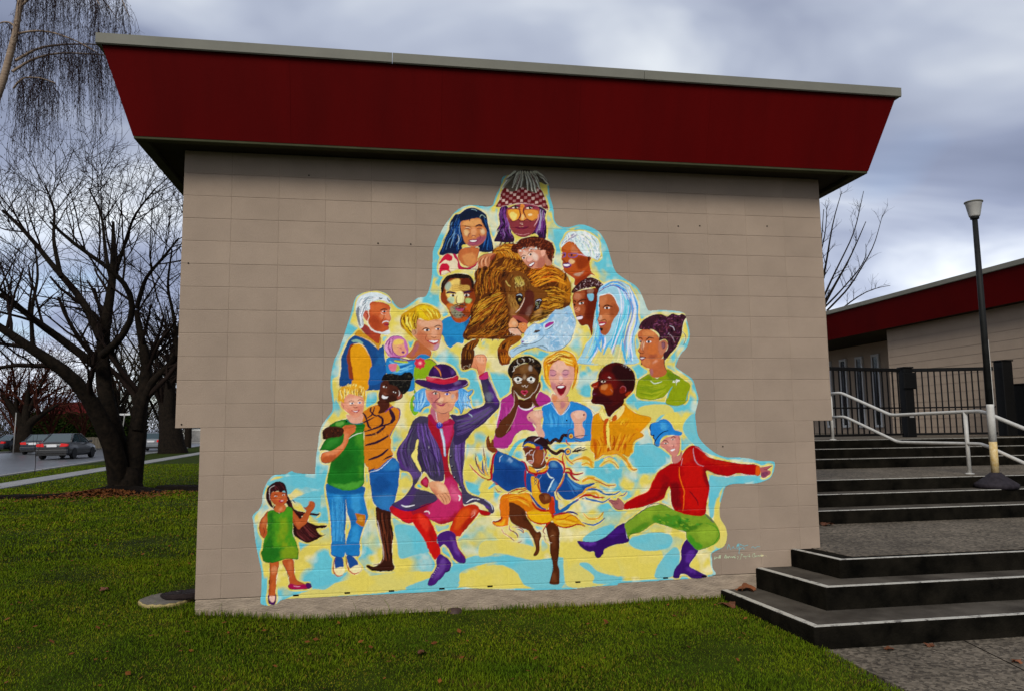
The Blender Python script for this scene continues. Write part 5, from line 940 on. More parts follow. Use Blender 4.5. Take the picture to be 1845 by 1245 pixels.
    F('#b8542c', "570 230 680 220 800 250 850 300 840 370 860 450 820 520 830 570 800 630 680 630 580 560 550 480 560 360"); K(); F('#d0703c', "590 260 760 240 780 330 660 400 590 380", .6, 10); F('#98381c', "570 400 680 440 700 600 600 560", .6, 10); F('#dc9068', "780 330 850 330 860 460 800 470", .7, 6); F('#d88c60', "720 380 790 390 770 460 720 450", .6, 6); U()
    S('#3c1c1c', 15, "710 340 760 318 820 330"); D('#e8e4e0', 765, 352, 34, 14); D('#1c2430', 770, 352, 14); S('#f0e0d0', 6, "720 360 740 390 790 390"); F('#a83848', "760 520 820 500 835 525 800 545"); S('#5c1420', 7, "760 520 810 518 835 522"); S('#7a2c1c', 8, "800 460 850 465"); S('#7a2c18', 8, "770 380 760 440 720 500"); F('#c06048', "480 350 540 340 560 420 545 480 510 460 480 400"); S('#6c2418', 10, "500 360 535 390 530 450")
    F('#d8dcdc', "545 470 570 560 640 610 740 630 820 600 845 640 790 665 700 650 600 610 550 540"); S('#d8dcdc', 14, "740 510 790 475 840 495")
    F('#d0dadc', "430 560 400 440 385 320 400 210 470 130 600 95 720 110 820 160 855 230 820 240 740 200 640 210 580 240 570 330 500 350 480 420 490 520 450 580"); K(); hair(['#f0f4f4', '#8c98a4', '#b8c8cc', '#5c6874', '#e4ecec'], 60, "420 300 480 180 620 120", "560 330 620 220 840 220", 14, 16, 1, (.3, .7)); hair(['#f0f4f4', '#a0a8b0', '#7c8088'], 30, "400 280 400 420 440 560", "540 280 480 400 480 540", 12, 10); U(); S('#34404c', 14, "690 160 720 180 740 165"); S('#34404c', 14, "800 170 830 210 850 205"); S('#e8dcc8', 8, "540 350 560 420 545 480 560 560 640 620")
    # ---- mother with baby in a sling
    part('painted_baby', 'baby in a pink bonnet in the sling'); fr(590, 515)
    F('#c070a8', "770 820 800 740 860 690 960 680 1040 720 1080 800 1090 900 1060 960 900 960 820 950 790 900"); K(); hair(['#e0a8c8', '#9c4888', '#d490bc', '#783070'], 40, "790 760 780 860 840 950", "900 690 880 800 880 940", 14, 10); U(); F('#e0a878', "880 780 940 730 1020 740 1040 820 1060 900 1000 940 920 910 880 850"); F('#e8c860', "890 750 960 720 1030 740 1020 780 960 790 900 790", .8, 3); F('#d88c80', "960 820 1040 820 1050 900 980 920", .6, 6)
    S('#5a2c68', 7, "930 840 960 820"); S('#5a2c68', 7, "1010 780 1030 800"); F('#6a2878', "995 890 1020 880 1035 895 1020 910"); S('#783070', 9, "870 740 880 860 930 930 1040 950"); S('#6a2c6c', 8, "800 750 880 685 980 680 1030 720"); S('#9c3c5c', 6, "970 850 990 840 1000 860")
    part('painted_woman', 'blonde mother in a green top with a flowered blue sling'); fr(590, 515)
    F('#2a80b8', "800 980 900 960 1060 1010 1160 1000 1240 930 1320 910 1390 960 1300 1000 1220 1060 1180 1180 1170 1400 1000 1400 900 1200 800 1180 790 1060"); K(); hair(['#58a8d8', '#1c64a4', '#7cc0dc', '#2474b0'], 40, "830 1020 960 1060 1150 1020", "850 1180 1020 1160 1160 1100", 14, 12); U(); F('#d8788c', "840 1060 940 1050 950 1130 880 1150 835 1110"); F('#b0c040', "930 1000 1060 1010 1090 1040 1000 1040 900 1020"); F('#a8b840', "950 1060 980 1120 950 1160 930 1150", .9); S('#6a2470', 18, "830 965 960 970 1080 1000 1180 1000"); S('#8c2c50', 9, "840 985 1000 1010 1120 1010")
    F('#90a81c', "1180 1110 1300 1000 1400 990 1480 1060 1400 1130 1340 1240 1180 1240"); F('#6c9c20', "1180 1110 1230 1140 1220 1240 1180 1240", .8, 4); fr(560, 660); F('#86a81c', "1400 0 1600 0 1580 90 1560 160 1420 170 1400 260 1420 330 1480 340 1440 370 1390 350 1410 240"); F('#7ab020', "1340 480 1390 380 1400 400 1380 520 1450 610 1400 660 1350 590", 1); fr(590, 515)
    F('#b4683c', "1200 740 1300 800 1400 880 1390 950 1320 920 1240 930 1160 990 1060 950 1140 860"); F('#9c5c78', "1160 860 1210 760 1240 800 1180 930 1100 960", .7, 7)
    F('#c88a64', "1140 600 1200 460 1320 470 1460 460 1540 470 1555 560 1540 680 1520 780 1480 860 1400 870 1300 810 1210 730 1150 660"); K(); F('#e0b090', "1240 480 1530 480 1520 560 1400 560 1260 560", .7, 9); F('#b8603c', "1200 600 1330 640 1400 780 1380 870 1220 760", .6, 12); F('#e8b090', "1420 560 1480 620 1480 700 1400 690", .6, 7); F('#b890b8', "1450 800 1520 780 1480 870 1430 860", .6, 6); U()
    D('#f0ece4', 1340, 602, 46, 18); D('#1c2c3c', 1345, 602, 17); D('#f0ece4', 1490, 585, 40, 17); D('#24285c', 1495, 585, 16); S('#38180c', 12, "1280 600 1330 572 1390 600"); S('#38180c', 13, "1440 560 1490 535 1535 550"); S('#8c4424', 9, "1400 690 1440 710 1470 690"); F('#a82c3c', "1340 740 1420 745 1510 730 1480 780 1430 795"); F('#f6f0ea', "1370 747 1430 752 1500 740 1460 770 1410 768"); F('#c09070', "1140 620 1160 580 1210 590 1210 650 1160 680"); S('#7a4424', 8, "1170 600 1195 630 1180 660"); S('#8a3c2c', 7, "1340 660 1320 720 1350 745")
    F('#c8981c', "980 500 990 420 1040 360 1140 310 1210 270 1300 255 1400 280 1500 340 1530 400 1520 450 1440 460 1340 480 1240 440 1210 500 1200 590 1140 600 1150 680 1200 740 1120 680 1060 620 1000 560"); K(); hair(['#e8c83c', '#8a5410', '#d8b024', '#5c3408', '#f0dc70'], 70, "1010 420 1000 520 1140 680", "1230 330 1200 480 1200 620", 15, 14, 1, (.3, .7)); F('#e4cc28', "1200 290 1340 270 1440 340 1420 440 1300 450 1220 420", .7, 12); hair(['#b8841c', '#f0dc60', '#c89820'], 24, "1200 300 1300 380 1360 470", "1440 320 1480 400 1500 450", 14, 10); U()
    for k in range(8):
        a = k*.785; D('#c83448', 1250+46*math.cos(a), 1045+46*math.sin(a), 34, 26, math.degrees(a))
    D('#e86880', 1250, 1045, 34); D('#f0dca0', 1250, 1045, 14); S('#5a1c2c', 7, "1330 1000 1400 995 1480 1060")
def paint_figures2():
    # ---- two friends
    part('painted_friend', 'friend in an orange and black striped sweater and blue shorts'); fr(560, 660)
    F('#c87a20', "700 620 820 540 900 510 1060 500 1120 540 1200 570 1215 660 1160 780 1090 900 1050 1000 1040 1100 1090 1200 1140 1300 900 1400 740 1330 720 1100 720 880 640 880 580 860 620 800 700 760 680 700"); K()
    for s_, w in (("700 620 740 680 760 740", 26), ("820 540 810 610 880 660 930 650", 22), ("760 700 830 640 860 540", 18), ("760 720 780 800 820 830", 30), ("900 660 960 700 960 780 920 800", 36), ("1060 560 1100 640 1120 700 1080 760", 60), ("720 880 860 830 1000 790 1120 740", 26), ("730 930 860 910 960 850 1010 800", 34), ("730 1080 860 1060 960 980 1040 920", 40), ("860 1240 1000 1170 1050 1090 1060 1020", 40), ("640 850 680 820 700 860 660 880", 44), ("680 740 740 740 860 680", 20)): S('#34182c', w, s_)
    S('#6a2c80', 24, "1000 620 1080 550 1160 540 1215 620 1180 760 1080 920 1040 1040 1060 1130"); S('#7a3c90', 20, "1080 900 1050 1000 1060 1120"); hair(['#e09434', '#b06418'], 30, "780 900 880 1000 800 1240", "1040 860 1000 1040 1000 1230", 14, 20, .6); U()
    fr(560, 750, 5); F('#c87a20', "490 220 700 170 720 290 740 350 640 400 560 480 520 500 510 330"); K()
    for s_, w in (("490 260 600 230 700 170", 24), ("520 390 620 350 700 290", 24), ("520 490 600 460 680 380 740 350", 26), ("500 160 560 150 640 110", 18)): S('#34182c', w, s_)
    U()
    F('#1f5c9c', "530 500 600 470 660 420 740 370 790 420 800 480 790 600 770 700 760 760 720 860 640 840 580 800 550 720"); K(); F('#3c84b8', "580 720 740 700 740 840 600 830", .6, 14); F('#3c8cc0', "660 440 760 380 790 440 700 500", .5, 12); F('#123c74', "560 560 700 560 680 680 570 680", .5, 16); U(); S('#e4ecf0', 6, "530 500 600 480 670 430 730 375")
    F('#3a1a10', "585 815 650 835 720 860 720 940 745 1040 735 1140 735 1245 740 1320 755 1350 740 1380 640 1385 560 1390 500 1350 520 1340 580 1350 640 1280 640 1140 605 1000 590 900"); K(); hair(['#6a3420', '#24100a', '#4c2416'], 40, "600 850 640 1100 650 1300", "710 870 730 1080 740 1320", 14, 10); U(); S('#c8b8b8', 8, "605 930 620 1040 640 1130"); S('#c0a8a0', 8, "640 1130 655 1220 650 1290"); S('#7a4c3c', 7, "560 1340 620 1320 660 1280"); fr(560, 850, 5); S('#20100a', 14, "500 850 560 880 640 890 740 885")
    fr(560, 660)
    F('#4a2014', "900 490 940 450 1050 470 1060 540 980 620 910 630 930 560")
    F('#4a2418', "930 310 960 210 1060 180 1180 260 1240 370 1220 430 1160 460 1080 480 980 490 930 480 915 390"); K(); F('#6a3420', "940 260 1040 240 1060 330 960 360", .6, 9); F('#2c120c', "1040 400 1160 380 1160 480 1000 490", .7, 9); F('#7a4430', "960 340 1010 350 1020 390 970 390", .6, 6); U()
    D('#f4f0ea', 1000, 275, 30, 16, 15); D('#140c0a', 1005, 277, 12); D('#f4f0ea', 1130, 345, 28, 15, 15); D('#140c0a', 1128, 345, 12); S('#180a08', 10, "970 240 1010 240 1040 270"); S('#180a08', 10, "1100 310 1140 315 1165 345"); G('#f8f4ee', "965 375 1010 405 1050 405 1030 430 985 435 960 415"); S('#8c5440', 8, "980 350 1010 370 1050 370"); F('#8a4434', "1165 400 1210 370 1235 385 1200 440 1170 440"); S('#e0dcd8', 7, "1190 320 1200 360 1180 400")
    F('#141210', "960 190 990 110 1080 90 1200 110 1280 75 1350 80 1390 140 1360 190 1340 280 1290 350 1240 370 1190 300 1140 260 1060 240 1040 190"); dabs(['#2c2a24', '#080808', '#3c382c'], 50, "980 170 1080 100 1340 90 1340 260 1250 340 1080 220", 12, 40)
    part('painted_boy', 'blond boy in a green shirt and patched blue jeans'); fr(560, 750, 5)
    F('#2478b4', "150 600 300 660 480 630 480 720 510 860 510 920 470 1010 440 1130 440 1245 400 1255 320 1240 320 1120 360 980 330 860 310 740 320 860 310 1000 305 1250 190 1250 190 1140 170 860 140 690"); K()
    F('#4aa4d4', "200 720 280 700 270 900 280 1240 220 1240 200 1000", .7, 12); F('#4aa4d4', "360 700 440 690 440 860 380 900", .6, 12); F('#3c98cc', "380 1000 440 980 410 1240 350 1240", .7, 10); F('#134880', "150 610 300 660 470 630 480 680 300 700 150 680", .7, 6); F('#174f8c', "290 720 320 740 330 1000 300 1240 280 1200 290 900", .6, 6); F('#1c5c9c', "340 800 410 880 400 980 350 960", .6, 8); hair(['#5ab0dc', '#1a5896', '#2c80b8'], 40, "180 740 200 960 200 1240", "300 720 290 960 290 1240", 8, 12, .6); U()
    F('#b87018', "400 870 450 880 490 885 490 940 475 990 410 955 415 920"); F('#d8a040', "430 900 470 910 465 950 430 930", .6, 4)
    fr(560, 850, 5); F('#2478b4', "190 630 305 640 300 760 200 755"); F('#2478b4', "320 640 440 640 425 750 330 745"); S('#102c58', 6, "195 745 240 765 295 768"); S('#102c58', 6, "330 740 380 755 425 745"); S('#f0f0ea', 5, "215 765 290 772"); S('#f0f0ea', 5, "360 758 415 756")
    F('#1f4c8c', "220 770 285 775 290 860 225 870"); F('#1f4c8c', "325 750 390 765 430 840 360 870 340 820"); F('#ead8a4', "205 890 240 860 295 860 300 900 270 935 225 925"); F('#ead8a4', "345 880 400 840 450 840 460 880 420 915 370 905"); S('#b84820', 11, "218 775 205 830 205 890 240 935 290 925"); S('#b84820', 11, "318 755 325 820 345 885 390 915 430 900")
    fr(560, 750, 5); F('#1f7020', "170 80 320 20 480 60 475 140 480 300 485 400 480 500 480 600 440 640 350 665 250 650 150 600 160 520 180 420 190 330 120 300 80 300 100 260 140 200 200 160"); K()
    F('#58a02c', "380 160 470 140 480 500 420 580 440 300", .6, 14); F('#5aa83c', "160 590 300 610 470 570 460 620 340 660 180 620", .7, 8); F('#145014', "200 400 360 300 380 480 220 500", .5, 20); F('#7cb450', "220 60 290 40 300 70 240 90", .6, 5); F('#3c8c34', "120 260 260 160 270 200 160 290", .6, 8); S('#0c3c10', 8, "150 605 250 655 350 668 440 645 480 600"); U(); S('#1f6c78', 11, "320 25 360 55 440 65 475 45")
    F('#c86c3c', "100 330 200 300 280 240 300 160 290 90 340 75 400 80 400 130 350 180 320 260 260 340 180 400 130 415 95 400"); K(); F('#e09468', "120 320 280 240 310 130 340 130 300 270 180 360", .6, 8); F('#9c4420', "110 370 240 340 200 400 120 420", .6, 6); U(); S('#6c2814', 6, "95 400 130 418 190 400 270 340"); S('#8c4020', 6, "300 100 350 100 395 95"); S('#f0ece0', 6, "340 200 400 160 470 145")
    F('#3c1c10', "110 130 160 90 290 100 280 170 180 190 120 205 108 165"); dabs(['#5c2c18', '#241008'], 20, "110 130 160 95 280 110 270 165 130 195", 8, 24); S('#2a1008', 12, "110 145 130 170 120 205")
    fr(560, 660)
    F('#d8a088', "480 650 560 660 700 640 690 740 600 770 520 740")
    F('#d89478', "410 480 440 420 520 370 640 390 715 430 720 540 700 620 640 680 580 690 520 640 450 580 410 530"); K(); F('#ecc0a4', "470 460 620 410 700 470 690 560 600 500 500 520", .6, 10); F('#c85c44', "460 560 560 600 600 680 520 640", .7, 9); F('#d06c58', "640 500 700 500 680 600 640 620", .5, 8); U()
    D('#f4f0f0', 555, 492, 32, 15); D('#1c3c5c', 560, 492, 13); D('#f4f0f0', 660, 488, 30, 15); D('#2c60a0', 662, 488, 13); S('#7c3c1c', 9, "510 475 550 455 590 480"); S('#7c3c1c', 9, "630 465 665 445 705 465"); S('#983c2c', 10, "570 540 600 555 640 545"); F('#a8303c', "545 590 600 595 660 580 630 620 590 620"); F('#f8f2ec', "560 595 610 602 645 592 610 612"); S('#6c2418', 7, "520 520 560 515 620 520"); S('#a05030', 8, "420 490 440 530 440 560")
    F('#d8a02c', "370 460 380 330 430 270 540 250 660 260 730 310 740 400 720 480 700 400 620 390 520 370 460 420 450 480 410 470"); K(); hair(['#ecd070', '#b87c14', '#e8bc48', '#f4e4a0', '#8c5c10'], 80, "390 290 400 380 400 460", "720 290 715 380 720 460", 12, 12, 1, (.4, .9)); U(); dabs(['#f0e08c', '#e8c860'], 26, "380 290 540 235 720 290 560 260", 10, 34, 100)
    # ---- old woman with the purple hat
    part('painted_woman', 'old woman with purple hat, raised fist and red dress'); fr(560, 750, 5)
    F('#a01c2c', "1050 0 1290 30 1300 110 1270 230 1240 320 1250 480 1300 560 1340 660 1370 700 1380 800 1480 800 1520 830 1600 880 1560 890 1510 850 1400 900 1280 940 1180 970 1100 940 1000 900 900 960 840 950 780 910 720 860 730 800 900 780 1100 760 1200 600 1190 450 1170 340 1100 180 1050 90"); K()
    F('#c0326c', "1190 560 1300 560 1370 720 1360 820 1280 880 1180 940 1080 930 1000 880 1080 800 1150 700", .8, 16); F('#c83c7c', "1200 40 1280 60 1260 200 1210 300 1180 200", .6, 12); F('#e07898', "1240 620 1310 640 1350 740 1290 760", .5, 12); F('#d01c20', "740 830 900 850 900 950 780 910", .8, 8); U(); S('#f4e4dc', 14, "1325 705 1345 720 1335 760"); S('#f0d8d8', 10, "1020 860 1060 855 1070 880")
    G('#9cb4cc', "1160 110 1185 110 1210 220 1218 360 1200 350 1190 240"); S('#e8f0f4', 8, "1170 120 1195 220 1205 340")
    F('#c41c18', "910 900 960 870 1040 890 1090 960 1130 1060 1140 1150 1170 1245 1090 1245 1040 1150 980 1040 920 960"); K(); F('#e84830', "950 890 1020 900 1080 1000 1040 1040", .6, 10); F('#8c0c14', "1080 960 1150 1200 1120 1245 1060 1060", .5, 8); U(); fr(560, 850, 5); F('#c01c18', "1040 640 1140 640 1170 720 1130 780 1110 780"); fr(560, 750, 5)
    F('#c03418', "1280 940 1350 830 1440 790 1510 810 1510 880 1440 960 1370 1040 1340 1080 1280 1070 1250 1030"); K(); F('#d86420', "1340 850 1440 810 1420 900 1320 1020 1290 1010", .6, 10); F('#e08c70', "1470 830 1500 850 1460 900 1440 890", .5, 5); F('#8c1410', "1360 980 1440 900 1500 880 1380 1050", .6, 6); U(); S('#f0a898', 6, "1470 850 1480 880 1440 910"); F('#a81418', "1520 840 1600 850 1620 880 1580 890 1530 880")
    fr(560, 850, 5)
    F('#4a2070', "1135 590 1160 550 1240 525 1300 560 1310 620 1330 680 1395 770 1390 815 1330 815 1280 770 1240 690 1200 650 1160 670"); K(); F('#7a4ca0', "1250 560 1300 620 1350 760 1310 740 1270 640", .6, 7); U(); S('#b01830', 6, "1305 590 1330 690 1395 775"); F('#4a2070', "1130 790 1165 735 1230 770 1265 820 1255 870 1220 900 1190 940 1120 1010 1070 1025 1050 1000 1090 920 1130 850"); K(); F('#7c54a4', "1170 760 1230 800 1200 880 1120 970 1090 970 1150 860", .5, 9); U()
    for i in range(6): S('#d8c8e0', 5, f"{1130-i*9} {850+i*17} {1150-i*10} {862+i*17}")
    S('#2c1048', 12, "1205 900 1240 890 1260 850"); fr(560, 750, 5)
    # jacket
    F('#443c54', "950 10 1050 0 1060 90 1110 190 1160 280 1190 400 1200 500 1190 580 1090 570 1030 500 1000 520 960 590 940 640 1100 690 1140 750 1000 800 940 840 850 850 760 810 730 790 830 730 900 640 920 560 880 500 810 480 790 420 770 350 790 280 860 180 900 80"); K()
    F('#54307c', "960 60 1050 80 1120 220 1170 380 1120 420 1040 280 960 200", .8, 14); F('#5c2c84', "780 300 880 200 900 260 830 400 900 480 860 500 790 430", .7, 10); F('#55307c', "760 770 880 700 920 600 960 600 930 720 850 830 780 810", .7, 12); F('#2c2634', "980 220 1040 330 1060 520 1010 480 970 360", .6, 12); F('#6c4c90', "860 440 980 500 1000 540 920 560 860 500", .6, 9); hair(['#7c5ca8', '#3a2058', '#54466c', '#2c2838'], 60, "960 60 980 300 1060 560", "1060 60 1160 300 1190 560", 12, 14, .7); hair(['#6c5090', '#34204c', '#50505c'], 40, "880 120 800 300 860 480", "960 80 900 280 940 480", 12, 10, .7); U()
    S('#2c1048', 10, "730 790 800 830 900 845 1000 810 1130 760"); S('#4c1c70', 12, "740 800 830 840 940 840"); S('#e8e4ec', 12, "815 795 860 810 940 795"); F('#e6d478', "950 220 970 210 965 290 960 380 1000 480 990 500 950 440 905 350 940 290"); S('#2c1048', 9, "960 290 1000 480 990 500"); S('#d8d0e0', 9, "1060 265 1062 285"); S('#2c1048', 8, "1060 290 1120 370 1160 470")
    F('#463e56', "1290 60 1380 20 1400 80 1390 280 1380 420 1370 520 1390 640 1440 700 1560 740 1640 800 1655 850 1620 870 1560 800 1480 770 1380 790 1360 690 1330 620 1280 540 1250 420 1250 280 1290 150"); K(); F('#5c3488', "1330 60 1400 60 1390 300 1350 400 1310 260", .7, 12); F('#4c4a54', "1280 200 1330 220 1330 420 1290 500 1260 400", .7, 9); F('#6c3c98', "1480 760 1600 800 1650 840 1560 810", .8, 6); hair(['#7c5ca8', '#3a2058', '#54466c'], 30, "1290 160 1270 300 1340 620", "1390 100 1380 400 1400 680", 11, 10, .6); U()
    S('#e8e8f0', 9, "1400 775 1450 745 1520 745"); S('#c8ccd8', 9, "1560 745 1620 785 1640 840"); S('#d4d0e0', 7, "1375 140 1385 155")
    for x, y in ((1265, 362), (1275, 450), (1295, 550), (1345, 635)): D('#281c34', x, y, 12); D('#c8c4d4', x-4, y-5, 4)
    F('#a01c34', "985 590 1010 560 1040 540 1065 580 1050 640 1010 620"); F('#c8406c', "1010 570 1040 560 1055 600 1030 620", .7, 4); S('#d8d4e0', 6, "965 590 990 545 1000 500")
    F('#d89c74', "1060 600 1120 580 1190 600 1230 650 1250 700 1260 750 1220 790 1180 770 1140 720 1090 670"); K(); F('#b8644c', "1060 620 1120 660 1160 740 1100 700", .6, 7); F('#eec4a0', "1120 590 1200 620 1230 690 1160 660", .6, 7); U()
    for a_ in ("1180 690 1215 740 1225 785", "1160 700 1190 750 1200 780", "1200 680 1240 720 1252 755"): S('#8c4830', 5, a_)
    # raised arm
    fr(700, 630)
    F('#3a2c52', "830 870 960 880 1040 860 1130 800 1290 740 1285 600 1240 420 1220 350 1330 290 1350 380 1400 500 1470 640 1505 710 1480 790 1380 900 1280 1000 1160 1080 1060 1200 980 1260 880 1260 890 1000"); K()
    F('#5c2c88', "1330 330 1400 520 1500 700 1460 760 1360 560", .8, 9); F('#4a4656', "1250 430 1310 420 1350 560 1300 700 1290 560", .8, 10); F('#7c8490', "1310 600 1400 560 1410 660 1340 700", .6, 10); F('#5a3088', "1040 880 1280 780 1400 800 1200 980 1040 1040", .6, 16); hair(['#6c5090', '#2c1c40', '#585864'], 50, "900 920 1100 900 1380 760", "920 1160 1160 1040 1460 780", 16, 14, .6); U(); S('#b09cc8', 12, "1330 290 1400 480 1480 640"); S('#a8b8c4', 12, "1090 850 1120 880 1130 910"); F('#b8306c', "1220 350 1310 300 1340 300 1345 380 1240 400"); F('#b01838', "1225 345 1290 310 1280 330 1240 365")
    F('#d89068', "1160 90 1210 60 1290 60 1330 120 1310 220 1300 290 1220 340 1200 270 1160 250 1120 230 1140 170"); K(); F('#eab898', "1190 80 1290 90 1280 180 1200 160", .6, 8); F('#b85c40', "1160 180 1200 260 1290 280 1240 340 1130 240", .5, 8); U(); S('#9c5034', 6, "1200 90 1195 150"); S('#9c5034', 6, "1240 80 1240 150"); S('#9c5034', 6, "1285 90 1280 160"); S('#a85c3c', 7, "1170 180 1200 230 1210 300")
    # hair, face
    F('#58a0d4', "350 600 420 530 500 520 540 620 560 740 480 780 430 840 400 830 340 820 350 740 330 700 360 660"); F('#58a0d4', "920 540 1000 520 1080 570 1140 540 1120 600 1060 620 1110 680 1050 700 1110 760 1140 800 1060 760 1000 740 1010 800 980 870 950 800 890 750 920 680"); hair(['#8cc4e4', '#3a7cc0', '#a8d0e8'], 30, "380 560 360 700 360 800", "520 540 500 700 420 820", 10, 10); hair(['#8cc4e4', '#3a7cc0', '#a8d0e8'], 30, "940 560 940 680 980 840", "1080 570 1080 660 1120 780", 10, 10)
    S('#16384c', 6, "1000 540 1060 575 1140 540 1120 600 1060 625 1110 680 1050 700"); S('#16384c', 6, "890 750 950 800 980 870 1010 800 1000 745 1080 760 1140 800"); S('#16384c', 6, "335 820 350 740 330 690 360 650 335 610"); S('#16384c', 6, "410 840 470 780 540 740")
    F('#cc8466', "580 760 640 830 720 860 810 830 820 920 760 970 680 1000 620 970 570 900"); F('#a85a88', "580 780 640 830 660 960 600 940 570 860", .7, 6)
    F('#d49474', "500 560 520 540 760 560 940 540 930 600 940 660 900 720 870 790 820 840 730 860 660 840 590 760 550 700 520 660"); K(); F('#b45c68', "520 600 620 560 680 620 640 720 560 700", .6, 9); F('#ecc8a4', "690 640 740 640 740 720 680 720", .7, 6); F('#e6b88c', "760 620 900 600 900 700 800 720", .5, 9); F('#9c4878', "560 720 640 720 640 830 590 770", .6, 7); F('#b0a8b0', "850 600 890 600 880 660 850 660", .7, 4); U()
    D('#f0e8e0', 635, 588, 36, 16); D('#3c4c44', 640, 588, 15); D('#e8e4f0', 790, 595, 36, 16); D('#3448a0', 792, 594, 16); S('#5c2038', 9, "580 585 630 565 690 580"); S('#5c2038', 9, "750 580 800 570 840 590"); S('#7a2c48', 12, "690 580 690 640 640 680 620 720"); S('#7c3050', 11, "630 710 700 720 800 712"); F('#983058', "650 725 710 735 770 722 740 755 690 755"); S('#6c2840', 7, "800 710 810 760"); S('#8c4440', 8, "560 640 600 660"); S('#a85c48', 8, "700 690 740 700 760 690"); S('#602040', 7, "660 835 740 858 820 830"); F('#c07858', "905 590 940 570 940 640 915 660"); S('#f0e8e0', 7, "640 830 645 880 660 970")
    F('#a01c44', "530 890 580 870 640 970 720 1000 800 980 830 920 880 960 880 1000 700 1040 600 1000"); D('#38389c', 690, 1020, 44); D('#7c84d0', 690, 1015, 22, 16); D('#1c1c5c', 690, 1020, 8); S('#d8e0f0', 6, "665 1000 690 985 715 1000")
    F('#3c1c54', "360 440 380 400 520 410 720 440 940 400 1040 400 1080 440 1060 490 960 530 840 560 700 560 560 530 420 480"); K(); F('#6c4c94', "500 490 760 530 1000 480 960 540 700 560", .7, 7); F('#8c78a8', "880 430 960 410 980 450 900 480", .5, 6); U(); S('#b8a8c8', 7, "1000 490 1050 470 1075 430"); S('#8c6cac', 8, "480 520 700 550 900 530")
    F('#34144c', "540 350 560 280 620 210 740 190 840 220 900 280 920 340 860 370 720 380 600 360"); K(); F('#6a4a94', "780 210 880 280 890 350 850 340 830 270", .7, 6); F('#5c2c80', "600 250 680 210 720 260 640 340", .5, 8); U(); F('#b8243c', "515 360 600 375 720 385 860 370 930 340 940 400 880 440 740 460 600 440 515 410"); F('#d85c6c', "520 360 640 385 600 410 520 395", .8, 4); S('#e8b8c0', 7, "515 345 620 375 740 385 860 370 925 335"); S('#c86420', 22, "615 215 660 250 690 290 710 350"); S('#e8a040', 9, "640 240 680 280 712 360"); S('#5c2c10', 6, "600 210 650 270 715 370")
    # ---- surprised woman
    part('painted_woman', 'surprised woman in a magenta top with hands on her cheeks'); fr(860, 620)
    F('#a83484', "320 760 400 700 480 660 560 800 640 860 740 850 830 650 900 660 985 720 980 780 880 830 760 860 760 900 740 980 750 1080 790 1160 680 1150 560 1180 440 1300 400 1400 200 1380 240 1220 280 1000 310 860"); K(); hair(['#c04c9c', '#8c2c74'], 40, "330 800 300 1000 260 1200", "520 900 520 1100 460 1220", 20, 14, .5); U(); S('#ecd8ec', 8, "320 770 300 900 260 1080 240 1220"); S('#e8e0e8', 22, "555 830 620 875 700 875 770 830")
    fr(840, 770); F('#a83484', "560 0 900 0 910 50 800 30 700 60 640 140 600 220 550 245 490 190 410 130 390 100"); F('#5c3018', "410 0 600 0 560 70 480 130 420 130 395 90"); fr(860, 620)
    F('#5c3018', "480 560 540 700 570 780 540 860 500 1000 460 1100 420 1180 340 1230 270 1245 260 1180 300 1060 400 950 480 860 500 760 460 640"); S('#d8b8a8', 6, "490 620 500 720 490 830 420 940"); S('#c8a890', 6, "545 860 510 980 460 1080 390 1200")
    F('#5c3018', "840 500 860 560 830 640 790 700 800 780 840 830 780 830 740 790 720 700 780 600"); F('#4a2412', "560 740 640 750 720 720 740 830 660 870 570 840"); S('#ecdcd0', 6, "830 520 800 600 760 660"); S('#e8d4c4', 6, "740 780 780 830")
    F('#603c1c', "470 460 480 360 560 290 660 260 760 300 830 400 830 500 800 580 750 670 700 720 640 735 570 710 510 640 480 560"); K(); F('#8c6438', "560 300 720 280 700 360 620 400 560 380", .5, 10); F('#b0a8a0', "700 280 740 290 740 360 700 360", .7, 5); F('#3c200e', "480 560 600 600 580 720 500 660", .5, 9); F('#c8b090', "620 400 650 400 650 480 620 470", .5, 5); F('#3a1e0e', "760 400 840 420 800 600 740 640", .4, 9); U(); S('#d8ccc0', 10, "500 620 560 700 640 735 710 710 760 650")
    for x in (550, 725): D('#dcdad0', x, 470, 56, 32); D('#f6f4ee', x, 470, 40, 22); D('#141a1c', x, 470, 19); S('#1c0e08', 12, f"{x-52} 450 {x} 432 {x+50} 458")
    S('#1c0e08', 14, "490 420 540 400 600 410"); S('#1c0e08', 14, "690 420 740 405 800 430"); D('#a8382c', 640, 640, 1); F('#b83c58', "585 640 610 615 640 625 660 612 685 635 660 670 640 682 610 670"); F('#6c1018', "605 640 640 632 668 640 645 665"); S('#e0d0c0', 8, "600 550 620 570 640 550 660 575 685 550"); S('#ece4d8', 8, "510 490 540 515 600 515"); S('#ece4d8', 8, "690 510 740 515 770 490"); D('#e8dccc', 645, 690, 10, 6)
    F('#20140c', "410 350 440 270 500 210 580 170 690 155 780 190 850 250 865 330 840 420 820 490 830 400 760 310 700 270 640 250 570 280 500 330 480 420 460 460 420 400"); dabs(['#3c2818', '#100806', '#4c3620'], 60, "420 340 500 220 680 165 830 250 850 380 740 280 600 240 480 320", 16, 30)
    for a_ in ("540 200 540 250 580 270", "600 190 630 210 630 240", "690 190 710 200 710 230", "730 200 760 215 755 240", "490 300 530 295 545 275", "470 370 495 350 490 310"): S('#d8d0c4', 9, a_)
    # ---- laughing blonde
    part('painted_woman', 'laughing blonde woman in a light blue top with raised fists'); fr(860, 620)
